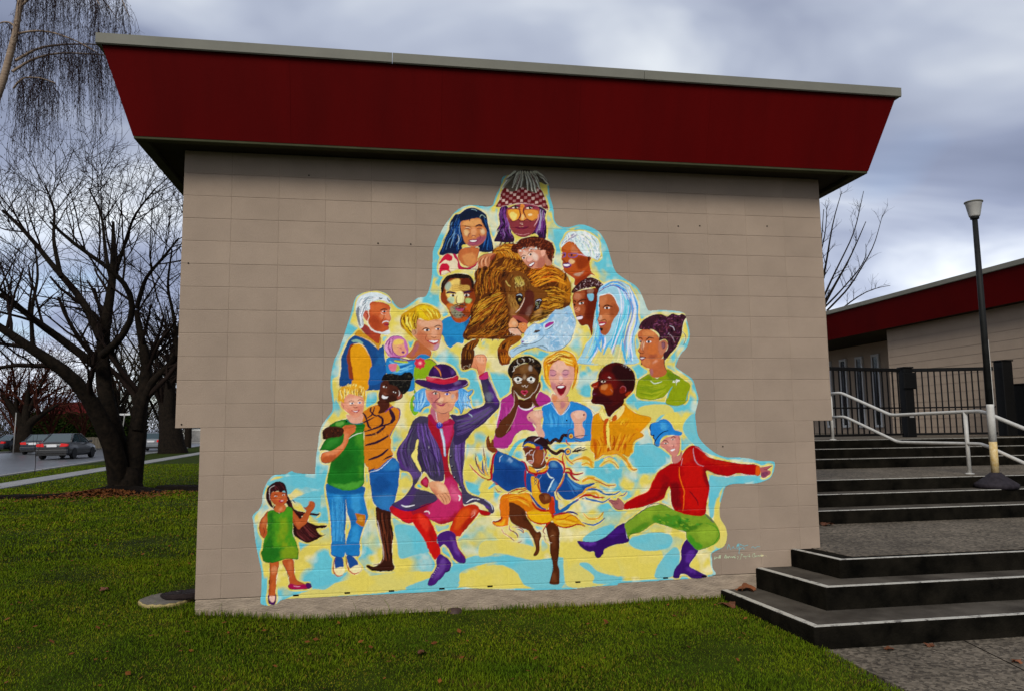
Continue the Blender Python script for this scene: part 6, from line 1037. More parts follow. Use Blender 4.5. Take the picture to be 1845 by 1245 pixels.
    F('#2c84c4', "870 860 960 800 1010 780 1140 950 1250 780 1330 780 1460 830 1540 900 1560 980 1550 1100 1530 1300 900 1300 880 1150 890 1000"); K(); F('#4ca4d8', "900 900 1100 960 1250 900 1280 1100 1000 1140", .5, 20); hair(['#58b0dc', '#2474b4'], 24, "920 900 960 1040 940 1240", "1500 900 1480 1060 1460 1240", 20, 20, .5); U(); S('#e0e8ec', 9, "880 830 960 800 1000 780"); S('#4c4c88', 6, "1290 780 1450 830 1540 890 1590 940"); S('#dce8ec', 8, "1000 800 1060 880 1140 950 1230 860 1255 790")
    fr(840, 770); F('#2c84c4', "1040 0 1470 0 1480 100 1400 80 1300 110 1180 150 1070 120"); G('#2c84c4', "1580 0 1690 0 1680 90 1640 100 1590 60"); fr(860, 620)
    F('#d09878', "1000 740 1020 660 1120 720 1220 700 1230 760 1250 790 1180 900 1130 950 1060 870"); F('#a8607c', "1120 770 1160 760 1200 800 1150 880 1120 860", .6, 6); F('#d07840', "1020 690 1080 700 1060 790 1010 780", .6, 6)
    F('#d8a08c', "950 420 980 280 1080 210 1200 220 1300 300 1310 400 1300 480 1250 600 1210 680 1150 730 1100 730 1050 660 1000 590 960 510"); K(); F('#e8c0a8', "1020 260 1200 240 1240 360 1080 380 1020 340", .6, 10); F('#b06c98', "960 350 1060 350 1060 440 980 430", .5, 7); F('#b474a0', "1150 350 1260 360 1220 440 1150 440", .5, 7); F('#a85c78', "980 500 1050 520 1060 620 1000 590", .6, 7); F('#c88878', "1180 480 1290 500 1240 620", .5, 9); F('#e8d4d4', "1100 420 1150 430 1150 500 1110 490", .5, 5); U()
    F('#7a1020', "1060 570 1120 550 1200 570 1180 640 1140 680 1100 670 1075 620"); F('#f8f4f0', "1080 575 1130 562 1175 570 1140 592 1100 590"); S('#b03048', 12, "1055 568 1130 548 1205 565"); S('#b83448', 14, "1085 640 1120 682 1170 660"); S('#5c2450', 9, "985 410 1030 422 1070 400"); S('#5c2450', 9, "1150 400 1190 412 1230 400"); S('#7a3c58', 10, "970 350 1020 345 1070 370"); S('#7a3c58', 10, "1150 365 1190 345 1240 360"); S('#8c4450', 9, "1095 515 1125 535 1155 515"); S('#9c4c58', 7, "1050 570 1080 530"); S('#9c4c58', 7, "1200 570 1190 530")
    F('#d89420', "890 240 940 180 1040 120 1130 80 1240 100 1310 150 1350 240 1365 340 1350 450 1340 520 1280 610 1300 500 1310 400 1300 310 1200 280 1160 230 1080 220 1000 290 970 400 980 500 1000 590 940 520 910 440 895 340"); K(); hair(['#f0c040', '#b86414', '#e8a828', '#8c4410', '#f4d470'], 70, "910 240 1080 130 1260 120", "990 300 1120 210 1340 280", 14, 18, 1, (.25, .6)); hair(['#f0c040', '#b86414', '#e8a828'], 24, "900 280 920 420 980 560", "970 280 960 400 990 520", 12, 8); hair(['#f0c040', '#b86414', '#e8a828'], 24, "1310 240 1310 420 1290 590", "1360 280 1350 420 1330 540", 12, 8); U()
    F('#d8a48c', "670 980 700 930 760 890 870 890 885 960 860 1030 870 1120 910 1245 830 1245 790 1110 720 1040 690 1020"); K(); F('#b06c84', "680 980 740 1000 800 1080 840 1245 790 1200", .6, 7); F('#ecc8b0', "760 900 870 910 840 1000 770 960", .5, 7); U(); D('#5c2c30', 705, 985, 8); S('#9c5858', 6, "780 900 775 950"); S('#9c5858', 6, "820 890 820 940"); fr(840, 770); F('#d8a890', "930 0 1020 0 1060 110 980 110"); fr(860, 620)
    F('#d8a48c', "1265 960 1290 910 1360 890 1440 900 1475 950 1460 1010 1420 1060 1430 1245 1320 1245 1310 1080 1280 1020"); K(); F('#a8608c', "1270 1000 1310 1080 1330 1245 1310 1245", .6, 6); F('#ecc8b4', "1310 900 1440 910 1410 1000 1320 980", .5, 7); U(); D('#7a3c48', 1440, 955, 12); S('#9c5858', 6, "1320 905 1325 950"); S('#9c5858', 6, "1370 895 1370 940"); fr(840, 770); F('#d8a48c', "1460 0 1580 0 1590 100 1500 120 1470 100"); fr(860, 620)
    # ---- dark profile man in yellow shirt
    part('painted_man', 'dark skinned man in profile wearing a yellow shirt'); fr(1030, 640)
    F('#d89418', "290 820 380 780 440 830 520 870 640 760 700 650 780 720 900 790 1070 840 1000 960 940 1020 860 1100 820 1245 780 1320 300 1320 260 1080"); K()
    F('#e0b02c', "340 840 440 900 420 1080 340 1000", .6, 14); F('#e0b428', "560 900 760 840 740 1020 560 1120", .6, 18); F('#c04c14', "270 1040 360 1080 420 1260 300 1280", .7, 16); F('#c45c18', "800 1040 960 980 880 1080 780 1160", .7, 12); hair(['#e8c040', '#c87014', '#d89820', '#b85410'], 70, "320 900 380 1060 420 1240", "800 860 700 1020 600 1240", 18, 24, .6); U()
    fr(1030, 740, 5); F('#d08c18', "190 100 300 80 640 200 560 280 510 410 440 370 340 370 260 400 210 440 200 300 180 200"); K(); hair(['#e0a830', '#b84c14', '#d8901c', '#a03810'], 50, "200 220 260 320 220 430", "600 200 520 280 480 390", 14, 14, .7); F('#a83410', "190 240 230 300 220 440 200 430", .7, 7); U(); S('#a84810', 12, "310 150 310 250 330 340"); S('#ecd070', 14, "335 150 330 250 350 350"); fr(1030, 640)
    S('#c05414', 30, "470 850 440 980 460 1200"); S('#ecd468', 34, "500 880 480 1000 490 1240"); F('#ecd884', "370 770 420 720 440 780 470 830 500 860 450 880 400 850"); F('#ead488', "520 880 600 800 690 680 720 700 690 780 620 860 560 880"); F('#c05c1c', "560 820 600 800 610 860 550 890"); F('#c0541c', "450 860 500 850 470 920 440 900"); S('#9c4c10', 7, "380 790 420 880 450 900")
    for y in (940, 1020, 1110): D('#8c5a10', 468, y, 7)
    F('#3c0c0c', "400 640 520 620 700 590 680 680 600 740 540 800 520 830 480 810 450 740 430 680")
    F('#4a0e0c', "350 320 370 240 440 150 540 100 650 100 760 150 840 230 860 320 850 420 820 490 740 560 690 600 560 680 450 680 380 660 290 650 260 610 280 570 275 520 280 470 290 440 260 410 270 380 340 350"); K()
    F('#6c1410', "380 230 560 240 620 340 600 480 480 440 400 340", .7, 14); F('#a8480c', "370 430 440 390 530 400 560 470 520 540 420 520", .95, 6); F('#c88850', "400 400 470 390 490 430 400 460", .7, 5); F('#a02c0c', "270 380 350 350 350 420 290 440", .8, 5); F('#24080a', "560 120 760 150 860 320 820 480 740 480 700 380 600 300 540 200", .85, 10); F('#300810', "290 560 480 560 560 660 380 660", .7, 9); F('#b03c10', "740 500 830 480 760 550 720 550", .8, 5); U()
    D('#d8c8b8', 425, 352, 34, 13); D('#140606', 430, 350, 14); S('#140406', 12, "370 350 420 325 480 350"); G('#d8c0b8', "485 290 510 285 540 310 510 305"); S('#c8a8a8', 6, "520 330 580 330"); F('#4c1024', "280 490 330 500 350 520 290 545"); S('#b8789c', 8, "290 515 320 525"); S('#c88068', 7, "300 460 290 430 340 410"); F('#7a1c14', "650 440 690 410 730 430 730 480 680 510 650 500"); S('#b8646c', 7, "650 440 690 412 730 440 725 490"); S('#24080a', 9, "680 450 700 480"); dabs(['#88888c', '#b0a8a8'], 20, "670 110 780 160 800 200 690 140", 6, 18); dabs(['#88888c', '#5c3c3c'], 10, "380 190 410 150 420 200 390 220", 6, 18); S('#d8c0a0', 6, "520 450 550 490")
    # ---- woman with curly bun, green top
    part('painted_woman', 'woman in profile with a curly brown bun and green top'); fr(1030, 640)
    F('#8c9c18', "890 360 940 310 1050 250 1160 310 1280 190 1400 250 1520 330 1600 400 1580 500 1550 620 1440 680 1290 660 1270 600 1320 470 1240 560 1100 600 960 590 870 540"); K(); F('#5c7c18', "1290 200 1460 290 1450 330 1330 340 1290 290", .8, 9); F('#4c6c14', "1370 400 1480 430 1560 540 1530 470", .8, 6); hair(['#a8b02c', '#6c8818'], 30, "900 380 1100 400 1300 380", "880 540 1100 580 1280 480", 20, 14, .5); F('#5f7c14', "940 330 1040 280 1100 320 1000 340", .6, 5); U(); S('#d8e4d0', 12, "1060 340 1130 375 1230 350"); S('#58b4bc', 14, "1360 420 1310 500 1290 580"); S('#62bcc4', 12, "1580 480 1560 560 1545 610"); dabs(['#f4f0e8'], 12, "1370 340 1440 320 1450 350 1390 360", 10, 26); S('#f4f0e8', 10, "1410 340 1410 400")
    fr(1030, 550); F('#b4643c', "1050 850 1180 740 1250 720 1260 820 1290 900 1220 960 1100 970 1060 930"); F('#9c6c7c', "1050 860 1100 850 1090 960 1060 940", .6, 6)
    F('#bc6c40', "915 350 1060 330 1180 440 1180 600 1240 660 1200 740 1100 830 1020 850 940 800 930 740 915 700 920 650 895 620 920 560 930 500 900 440"); K(); F('#d89058', "930 350 1100 340 1160 420 1000 430", .6, 9); F('#c87038', "1030 560 1150 520 1150 660 1060 680", .7, 9); F('#e8c8a8', "950 480 980 480 970 600 940 610", .6, 5); F('#8c4438', "1010 680 1180 660 1100 720", .6, 6); F('#cc8450', "950 740 1060 740 1040 820 960 810", .6, 7); F('#e4b098', "1100 760 1170 720 1150 770 1080 800", .5, 5); U()
    D('#f0ece8', 1040, 495, 42, 22); D('#2c3440', 1040, 495, 18); D('#e0dcd8', 925, 490, 22, 18); D('#2c2c38', 930, 492, 12); S('#34141c', 15, "1000 470 1050 440 1110 450"); S('#34141c', 13, "895 450 930 440 955 470"); S('#7a3424', 9, "970 480 950 580 985 640"); S('#5c2418', 9, "900 630 940 650 985 640"); F('#7c2848', "915 690 950 690 1000 705 960 740 920 730"); F('#f0e4e4', "922 708 960 702 990 708 950 722"); S('#280c10', 9, "910 690 960 695 1005 703"); S('#2a1010', 9, "920 660 930 680"); D('#34141c', 938, 790, 8, 16)
    F('#3c1c28', "915 330 915 270 960 210 1060 150 1180 120 1290 150 1360 120 1450 140 1490 120 1550 160 1520 210 1500 280 1490 380 1450 500 1400 580 1320 680 1250 740 1240 650 1290 600 1300 500 1250 460 1180 480 1180 400 1100 330 1010 330"); K(); dabs(['#5a2c50', '#2a1018', '#6c3440', '#7c4460', '#1c0a12', '#4c2030'], 190, "920 300 1060 160 1290 150 1500 140 1490 380 1300 690 1250 640 1300 480 1180 440 1080 330", 13, 40); U()
    S('#d0c8d0', 8, "1320 280 1370 300 1390 350"); S('#d0c8d0', 10, "1300 400 1315 375"); S('#b8a8b0', 6, "1310 390 1360 430 1390 510"); F('#b87458', "1180 500 1250 470 1300 510 1280 600 1220 670 1180 640 1170 560"); F('#7c5468', "1210 510 1250 500 1260 560 1230 600", .8, 4); S('#4c2438', 8, "1200 520 1250 500 1260 560 1220 590"); S('#2a1018', 9, "1250 740 1260 820 1295 905"); S('#2a1018', 9, "1490 350 1540 420 1530 500 1500 540")
    # ---- dancing girl
    part('painted_dancer', 'dancing girl with braids, blue cape and orange skirt'); fr(840, 770)
    F('#5c2c14', "560 1020 640 990 740 1040 800 1120 820 1245 900 1400 640 1300 580 1200 550 1100"); fr(860, 900); F('#5a2c14', "410 60 500 40 600 90 650 190 700 280 760 380 800 430 850 430 865 480 840 560 840 680 810 740 770 760 755 740 790 660 760 540 730 480 680 400 580 300 440 230 410 150"); K(); F('#2c1408', "560 140 640 180 740 380 700 360", .7, 9); F('#8c4c24', "440 160 560 260 700 420 640 400", .5, 9); F('#824a26', "780 470 840 480 810 620 790 600", .5, 6); U()
    F('#54280f', "930 320 1040 300 1105 400 1110 560 1100 700 1090 860 1110 950 1110 1080 1105 1130 1050 1145 980 1130 990 1050 1020 950 1020 860 990 740 975 580 940 440"); K(); F('#7c4828', "1000 420 1060 420 1050 700 1050 860 1020 700", .6, 10); F('#301408', "1080 380 1120 600 1090 900 1070 700", .6, 8); F('#824c2c', "1000 1000 1070 980 1060 1110 1000 1110", .5, 8); U(); S('#b08868', 9, "985 500 1020 475 1045 490"); S('#1c0c06', 6, "975 580 990 740 1020 900 980 1120")
    # hand and cape
    fr(840, 770)
    F('#7a3c18', "270 250 275 160 300 105 320 150 330 200 355 160 375 180 375 250 420 300 360 340 300 300"); S('#3c1808', 7, "300 120 310 220 330 260"); S('#b07850', 7, "300 140 295 220")
    F('#1a4888', "410 310 470 330 600 380 700 440 800 480 820 560 810 700 820 800 760 810 640 830 560 860 450 790 340 690 370 580 370 440"); K(); F('#3c80b8', "420 330 620 400 780 500 760 560 560 460 420 430", .6, 16); F('#123470', "400 560 740 560 740 780 500 780", .5, 24); F('#c0d8e4', "560 410 640 430 620 460 560 440", .6, 7); U(); S('#dce8ec', 7, "450 460 460 410 495 370")
    F('#1a4c8c', "1340 600 1400 680 1520 760 1640 760 1740 750 1620 840 1540 920 1420 970 1320 960 1240 880 1210 850 1300 740"); K(); F('#7ab0d0', "1370 680 1440 780 1540 800 1460 830 1390 760", .6, 7); hair(['#4c90c4', '#123c78', '#2c68a8'], 30, "1330 680 1400 800 1460 940", "1360 640 1500 780 1700 760", 14, 10, .7); U()
    F('#1c4e90', "830 600 1090 560 1100 470 1180 440 1260 470 1310 560 1300 680 1210 840 1190 880 1220 1000 1250 1100 1210 1160 1180 1120 1080 900 900 880 860 860 800 800"); K(); F('#6ca4c8', "1130 470 1220 470 1240 530 1170 540", .6, 9); F('#123870', "1000 680 1120 680 1130 820 1020 860", .6, 12); F('#5898c4', "1180 700 1240 740 1180 860 1120 860 1160 760", .6, 9); U(); S('#dce8d8', 16, "1090 600 1130 660 1180 680"); S('#cfe4e4', 18, "1190 690 1150 760 1100 870"); S('#d8e4e8', 6, "1020 640 980 700")
    F('#d8a024', "880 660 960 680 990 760 1010 880 1060 900 1120 1000 1100 1100 980 1080 900 960 890 860"); F('#e8c040', "900 700 960 720 980 860 920 880", .6, 7); S('#9c2420', 20, "980 700 970 780 1010 880"); S('#2c2c64', 8, "910 640 950 690 920 730 950 770"); S('#2c2c64', 8, "960 640 920 690 950 730 920 770"); S('#1c4888', 30, "860 890 920 980 1000 1070 1080 1100")
    F('#d07818', "450 980 490 910 580 885 700 890 840 880 900 990 980 1080 1080 1130 1140 1110 1150 1245 1000 1300 860 1245 800 1120 700 1040 600 1010 560 1050 560 1245 480 1245 460 1120"); K(); F('#e8b430', "560 900 840 900 900 1040 760 980 600 960", .6, 12); F('#d8480f', "720 1010 860 1160 1000 1260 860 1260", .7, 12); F('#e8c030', "880 1100 1100 1150 1120 1260 940 1260", .6, 12); hair(['#f0c848', '#c85c10', '#e09c20'], 30, "520 960 700 920 860 980", "540 1000 720 980 860 1080", 16, 12, .7); U(); S('#b02018', 34, "880 1000 960 1090 1060 1120 1130 1110"); F('#c8500f', "1130 960 1180 940 1200 1080 1200 1180 1150 1245 1120 1120")
    fr(860, 900); F('#d8741c', "300 40 420 0 420 300 380 350 280 360 210 320 200 290 280 290 320 240"); K(); F('#e8b830', "230 290 320 300 380 240 360 340 250 340", .8, 5); U(); S('#8c1418', 24, "205 285 270 290 320 260 335 220"); F('#e0b020', "680 160 820 160 980 170 1000 280 940 320 860 330 760 300 690 220"); S('#b83010', 22, "660 180 720 270 820 320 920 320 990 290"); F('#dca820', "1010 240 1120 200 1240 180 1320 210 1400 290 1460 350 1360 340 1250 360 1160 370 1080 350"); K(); hair(['#f0cc48', '#c87c14'], 20, "1040 250 1200 250 1380 300", "1060 330 1200 350 1420 340", 10, 8, .7); U(); S('#a81c14', 20, "1040 310 1140 370 1260 360 1340 325 1460 355"); S('#c05010', 10, "1020 240 1150 260 1240 215 1310 210 1370 290"); F('#b83414', "980 20 1040 20 1050 160 1030 240 1000 200")
    F('#206098', "1050 20 1090 10 1110 130 1200 100 1240 60 1260 80 1190 150 1100 180 1060 200"); S('#206098', 26, "1120 140 1200 90 1280 40 1370 0"); S('#a01c28', 22, "1050 210 1130 180 1230 175"); S('#2c3480', 22, "1200 165 1290 160 1360 205")
    S('#b8281c', 14, "920 460 890 420 930 350 990 290"); S('#d88c70', 12, "900 470 930 560 980 580"); S('#e8d8c8', 8, "910 500 940 570 1000 580")
    for c, w, s_ in (('#98202c', 14, "430 340 440 400 540 470 540 510"), ('#2c3480', 9, "480 420 530 470 545 500"), ('#a82030', 13, "470 360 560 370 620 410 620 450"), ('#2860a0', 12, "530 390 590 410 615 440"), ('#c87850', 10, "330 380 350 440 420 490 500 545"), ('#98202c', 9, "420 490 470 520 500 550"), ('#98202c', 9, "545 575 570 570 600 550")): S(c, w, s_)
    fr(840, 770)
    for c, w, s_ in (('#b02420', 34, "425 310 370 380 350 500 340 600 335 690 280 705"), ('#b8301c', 18, "300 700 200 660 100 570 45 490"), ('#5c2c50', 16, "260 650 180 570 140 460 130 340"), ('#d8902c', 14, "290 650 200 560 150 480"), ('#24508c', 20, "250 620 220 540 215 440"), ('#e0a840', 16, "320 670 260 600 235 500"), ('#8c3418', 13, "240 440 240 350 225 260"), ('#24508c', 12, "300 640 260 520 265 400"), ('#b83018', 12, "330 700 420 770 360 750"), ('#d07028', 12, "380 800 430 860 480 850"), ('#b02820', 18, "560 890 660 840 760 830 820 810"), ('#a82424', 14, "690 880 780 850 820 830"), ('#a82020', 24, "800 560 795 680 800 800"), ('#a81c24', 34, "740 450 790 470 820 540 850 590 920 610 1000 610 1070 590 1090 500 1120 430 1190 405"), ('#e08c24', 26, "1080 480 1130 430 1220 420 1280 470"), ('#b02424', 30, "1240 430 1310 480 1330 560 1310 620"), ('#b83028', 28, "1310 560 1400 560 1440 620 1500 630 1590 605"), ('#a02030', 36, "1330 600 1400 610 1450 680 1520 715"), ('#d8a04c', 22, "1320 640 1300 720 1220 830"), ('#a82c2c', 12, "1320 660 1290 760 1220 850 1240 940 1290 980"), ('#b83028', 18, "1320 340 1300 400 1320 500 1340 560"), ('#c04830', 16, "1330 350 1380 440 1450 500"), ('#a82c2c', 16, "1350 150 1360 200 1410 240")): S(c, w, s_)
    for c, w, s_ in (('#2064a0', 22, "1600 850 1700 820 1845 860"), ('#e0a430', 26, "1420 970 1560 900 1640 820 1760 800"), ('#b02c24', 26, "1530 950 1620 910 1740 930 1845 950"), ('#2068a4', 22, "1600 940 1700 980 1845 1000"), ('#2468a0', 30, "1260 1130 1340 1080 1440 1010 1520 960"), ('#d89820', 30, "1560 720 1640 680 1740 680"), ('#b83828', 12, "1480 990 1600 900 1700 900"), ('#d8982c', 40, "1500 430 1580 410 1660 430 1700 520"), ('#d8a030', 26, "1560 500 1640 480 1720 540"), ('#2464a0', 24, "1180 1170 1240 1140 1320 1090"), ('#a82430', 22, "1180 1180 1300 1160 1380 1150"), ('#38347c', 20, "1340 1150 1440 1140 1510 1180")): S(c, w, s_)
    fr(1030, 740, 5)
    for c, w, s_ in (('#d8982c', 26, "230 430 300 380 400 370 480 430 540 520 590 530"), ('#d89828', 16, "0 460 60 430 130 420 200 470"), ('#e0a838', 14, "250 500 320 450 380 460 420 520"), ('#d8902c', 13, "90 640 160 610 240 630 320 670 400 665"), ('#8c3c2c', 6, "210 640 280 650 330 675 400 670"), ('#2868a0', 14, "130 715 220 710 310 750 400 745 440 720"), ('#d89c30', 22, "130 740 210 740 250 770"), ('#b02c28', 15, "90 770 160 760 230 780 300 770"), ('#2868a4', 14, "90 790 200 800 280 820 350 780"), ('#6c3c90', 9, "420 770 480 750 500 725"), ('#d89c28', 15, "100 920 160 970 240 960 290 905"), ('#2868a4', 15, "100 1000 180 1025 240 1010 300 960"), ('#8c6ca8', 7, "280 430 340 410 380 430")): S(c, w, s_)
    # hands, neck, head
    fr(840, 770)
    F('#6c3418', "980 920 1030 880 1110 890 1150 950 1130 1010 1050 1030 1000 990"); K(); F('#a06438', "1040 900 1120 920 1100 980 1040 960", .6, 7); U(); S('#2c1408', 8, "990 910 1040 920 1060 960")
    F('#6c3820', "870 520 1000 500 1060 440 1080 480 1040 540 960 560 900 540"); F('#d8a030', "840 510 900 530 950 600 890 600 850 560"); F('#d89c2c', "960 600 1040 560 1090 500 1100 550 1040 600"); S('#1c1c2c', 12, "850 510 930 545 1020 540 1080 470"); D('#b82420', 940, 630, 24); S('#5c1018', 8, "900 600 940 630 990 600")
    F('#7a3c20', "775 270 940 250 1040 290 1060 380 1060 460 990 520 930 530 880 500 840 470 815 440 810 390 790 330"); K(); F('#9c5430', "950 310 1040 300 1040 420 980 500 930 480", .6, 9); F('#5c2814', "780 280 900 280 880 330 800 340", .6, 7); U()
    for s_ in ("900 300 860 320 850 370", "930 310 900 380 910 440 880 490", "820 460 860 440 900 450", "800 400 820 350 850 330", "1050 320 1050 420 1010 500", "880 350 910 380"): S('#ddd0d0', 9, s_)
    S('#1c0c0c', 9, "790 385 830 385"); D('#f0e8e4', 880, 365, 20, 9); D('#180c08', 880, 365, 8); F('#c88c88', "840 465 880 455 900 470 860 485"); D('#b82430', 1090, 408, 16)
    F('#2c1418', "770 240 790 170 860 115 960 110 1060 140 1100 200 1100 270 1060 310 1030 260 940 220 850 210"); K(); F('#5c3438', "820 160 960 120 980 170 860 200", .6, 8); U(); S('#d8ccd0', 12, "920 185 960 150 1000 130"); F('#1c4888', "760 250 790 200 850 185 960 220 1030 250 1030 290 950 280 880 260 790 265"); F('#dcb838', "780 245 830 210 900 225 940 255 930 275 860 258 800 250"); F('#a0203c', "940 260 990 250 990 290 950 290"); S('#a8203c', 22, "1050 280 1080 330 1060 390")
    for s_ in ("1080 150 1130 210 1200 150 1260 180 1310 100 1390 110", "1090 260 1150 320 1220 350 1280 310 1330 320"):
        S('#24100c', 44, s_, 1, 0)
        q = cr(P(s_), False, 8)
        for k in range(3, len(q)-3, 3): stroke('#5c3430', 1.1, np.array([q[k]+[-1.5, -2], q[k]+[0, 0], q[k]+[1.5, 2]]), 1)
    for x, y, c2 in ((1410, 110, '#1f5c98'), (1370, 320, '#1f5c98')): D(c2, x, y, 46); D('#dcb030', x+6, y, 28); D('#b8301c', x+4, y, 13)
    for s_ in ("1440 120 1500 150 1600 150", "1450 130 1520 110 1640 100", "1440 140 1500 180 1560 185", "1360 80 1380 30 1440 10"): S('#5c3038', 9, s_)
    for s_ in ("1430 320 1520 300 1610 265", "1440 325 1500 280 1560 265", "1440 330 1540 310 1640 290", "1430 330 1480 320 1520 330"): S('#2c1414', 15, s_)
    # ---- pointing man
    part('painted_man', 'pointing man in a red jacket, blue cap and purple boots'); fr(1030, 850, 5)
    F('#381460', "480 460 500 540 510 625 400 650 300 690 280 740 240 775 210 750 200 715 150 715 90 680 50 620 130 625 220 620 330 560 420 480"); K(); F('#6c38a0', "60 625 220 630 200 660 120 660", .7, 7); F('#4c2080', "330 560 470 480 480 520 360 600", .6, 9); U(); S('#d8c8e8', 5, "480 455 490 530 500 600")
    F('#3c1866', "1040 600 1090 650 1140 700 1110 760 1060 840 1120 880 1215 930 1200 950 1090 960 1030 920 980 920 965 955 915 945 930 870 980 800 990 680"); K(); F('#6a3ca0', "1060 700 1110 720 1060 820 1020 800", .6, 8); F('#6a3ca0', "1010 850 1080 860 1150 910 1060 900", .5, 8); U()
    F('#78982c', "480 460 560 400 640 340 740 300 820 290 900 330 960 350 1100 390 1200 370 1280 440 1325 520 1330 600 1280 650 1190 690 1130 700 1080 650 1030 590 1030 540 960 520 900 500 800 470 740 460 640 530 530 565 515 605 490 540"); K()
    F('#2c7c1c', "740 370 800 400 980 390 960 500 800 470 720 430", .7, 9); F('#1c6414', "960 420 1080 470 1200 460 1060 540 1000 530", .7, 8); F('#348c20', "1050 540 1120 620 1200 670 1120 690 1050 630", .8, 8); F('#3c7c1c', "560 500 720 440 640 520 520 580", .7, 8); F('#9cb83c', "1150 500 1300 500 1300 600 1200 640 1130 580", .5, 16); F('#94b034', "600 370 740 310 760 380 640 440", .5, 12); dabs(['#2c7420', '#8cac34', '#48902c'], 50, "740 380 980 400 1180 480 1000 520 760 450", 14, 40, 20, .7); U(); S('#381c50', 6, "500 450 620 360 720 290 800 285 900 330"); S('#4c2c68', 8, "1200 370 1240 420 1280 450"); S('#3c8c24', 7, "1200 455 1290 490 1325 560 1280 640 1190 690")
    fr(1030, 740, 5)
    F('#a80c10', "880 480 970 450 1000 380 1060 320 1110 310 1170 350 1230 410 1340 440 1500 470 1640 480 1690 500 1690 570 1640 580 1500 560 1400 585 1300 570 1210 540 1240 660 1235 740 1210 860 1200 930 1110 945 1000 920 910 870 885 700 870 690 830 780 760 820 640 860 480 885 470 840 560 780 690 720 720 640 790 540"); K()
    F('#c81c14', "1000 480 1180 480 1220 700 1180 900 1030 900 1010 700", .6, 20); F('#5c0810', "880 680 960 640 990 880 920 870", .7, 12); F('#c42c14', "980 400 1080 330 1100 420 1000 480", .6, 10); F('#6c0814', "1180 500 1260 560 1240 700 1200 640", .7, 10); F('#5c0410', "1220 545 1400 580 1600 560 1500 590 1260 590", .7, 7); F('#c43014', "1150 360 1340 450 1600 490 1400 500 1200 440", .5, 12); F('#640810', "500 860 700 830 850 740 870 640 840 620 760 760 600 830", .6, 10); F('#840a12', "820 560 880 600 870 680 800 640", .5, 9); U()
    S('#e06c1c', 11, "970 500 970 580 1000 680 1015 740 1000 900"); S('#b8909c', 8, "1100 330 1095 380 1130 470 1190 500"); S('#d8b0b8', 7, "1000 420 985 490"); S('#e0481c', 8, "800 530 730 630 690 720 580 770 490 820"); S('#d88c94', 6, "1110 320 1200 380 1240 410"); S('#5c0818', 9, "1060 720 1120 790 1140 850"); S('#f4e8e8', 6, "1220 540 1300 575 1400 590 1500 570 1660 580")
    F('#d05c18', "1660 500 1690 495 1700 540 1690 580 1660 580"); F('#a85c60', "1695 510 1740 500 1800 490 1800 500 1760 525 1790 540 1785 570 1730 605 1705 590 1700 550"); K(); F('#6a2c58', "1700 560 1780 545 1730 600", .7, 4); U(); S('#5c1c3c', 6, "1730 530 1760 525 1800 495"); S('#5c1c3c', 6, "1720 560 1740 590"); S('#5c1c3c', 6, "1745 545 1765 575")
    F('#a86864', "335 795 400 800 410 780 440 800 470 830 465 880 430 890 390 870 350 830"); S('#5c2440', 5, "340 800 380 815 420 820"); S('#5c2440', 5, "350 825 390 835 420 835"); S('#5c2440', 6, "360 850 410 885 465 885"); S('#5c2440', 5, "410 785 425 820")
    F('#bc7c74', "905 400 960 400 985 360 990 400 960 460 910 465"); F('#c88478', "795 300 850 240 960 220 975 280 970 350 950 395 920 410 880 380 830 340"); K(); F('#e0a898', "860 260 940 240 930 330 880 320", .5, 9); F('#9c4c58', "800 310 860 350 900 390 840 350", .6, 6); U()
    S('#4c2424', 7, "820 275 845 262 875 285"); S('#4c2424', 7, "890 245 915 230 940 240"); D('#e8e4dc', 850, 290, 18, 8); D('#3c4c34', 850, 290, 7); D('#e8e4dc', 912, 255, 18, 8); D('#3c4c34', 912, 255, 7); F('#f4ece8', "890 352 925 338 930 346 905 362"); S('#5c1c2c', 6, "885 350 930 335"); S('#8c3c40', 6, "895 320 920 322 915 300"); S('#7c2c34', 6, "960 230 972 260")
    F('#2c80c4', "700 130 720 110 770 95 820 70 870 85 900 120 925 165 990 190 975 220 900 215 840 225 800 260 790 310 760 315 745 270 735 230 710 215 705 180"); K(); F('#5cb4d8', "800 100 870 110 850 170 800 170", .6, 12); F('#48a0d0', "760 250 860 200 960 205 800 250", .5, 8); U(); S('#101c40', 9, "745 290 770 240 820 190 870 175"); S('#101c40', 11, "715 115 700 150 710 180"); S('#101c40', 9, "705 190 720 220 740 215 735 240 750 260 745 300 780 318")
    # ---- little girl
    part('painted_girl', 'small waving girl with long dark hair and green dress'); fr(450, 845)
    F('#2c0e10', "480 430 560 440 600 530 700 570 840 590 900 600 950 590 910 630 820 620 740 620 700 640 760 690 820 720 900 750 1040 755 1010 790 900 800 960 880 1030 880 960 910 900 950 800 985 720 975 640 920 590 860 580 700 560 560"); K(); hair(['#4c1c1c', '#180608', '#6c3030', '#3a1214'], 60, "600 700 640 860 760 980", "760 700 860 800 1000 880", 12, 14); hair(['#4c1c1c', '#180608'], 24, "520 450 600 560 760 600", "560 450 680 620 900 610", 10, 8); U(); S('#2c0e10', 14, "570 400 600 440 620 455"); F('#d8cc70', "680 640 740 625 800 640 760 690 700 690", 0)
    F('#b0582c', "580 560 640 620 680 670 730 610 760 560 720 510 760 510 790 480 800 430 830 425 870 440 885 480 860 540 820 590 800 640 780 710 720 770 670 810 630 780 580 700"); K(); F('#cc7c48', "600 640 680 720 760 640 720 720 660 780", .6, 9); F('#8c3c1c', "640 760 680 810 600 720", .5, 6); U(); S('#5c2410', 5, "820 440 815 500"); S('#5c2410', 5, "850 450 840 510"); S('#f0c8a8', 6, "795 480 810 430 850 430"); S('#6c2c14', 6, "580 640 630 780 670 812 740 750")
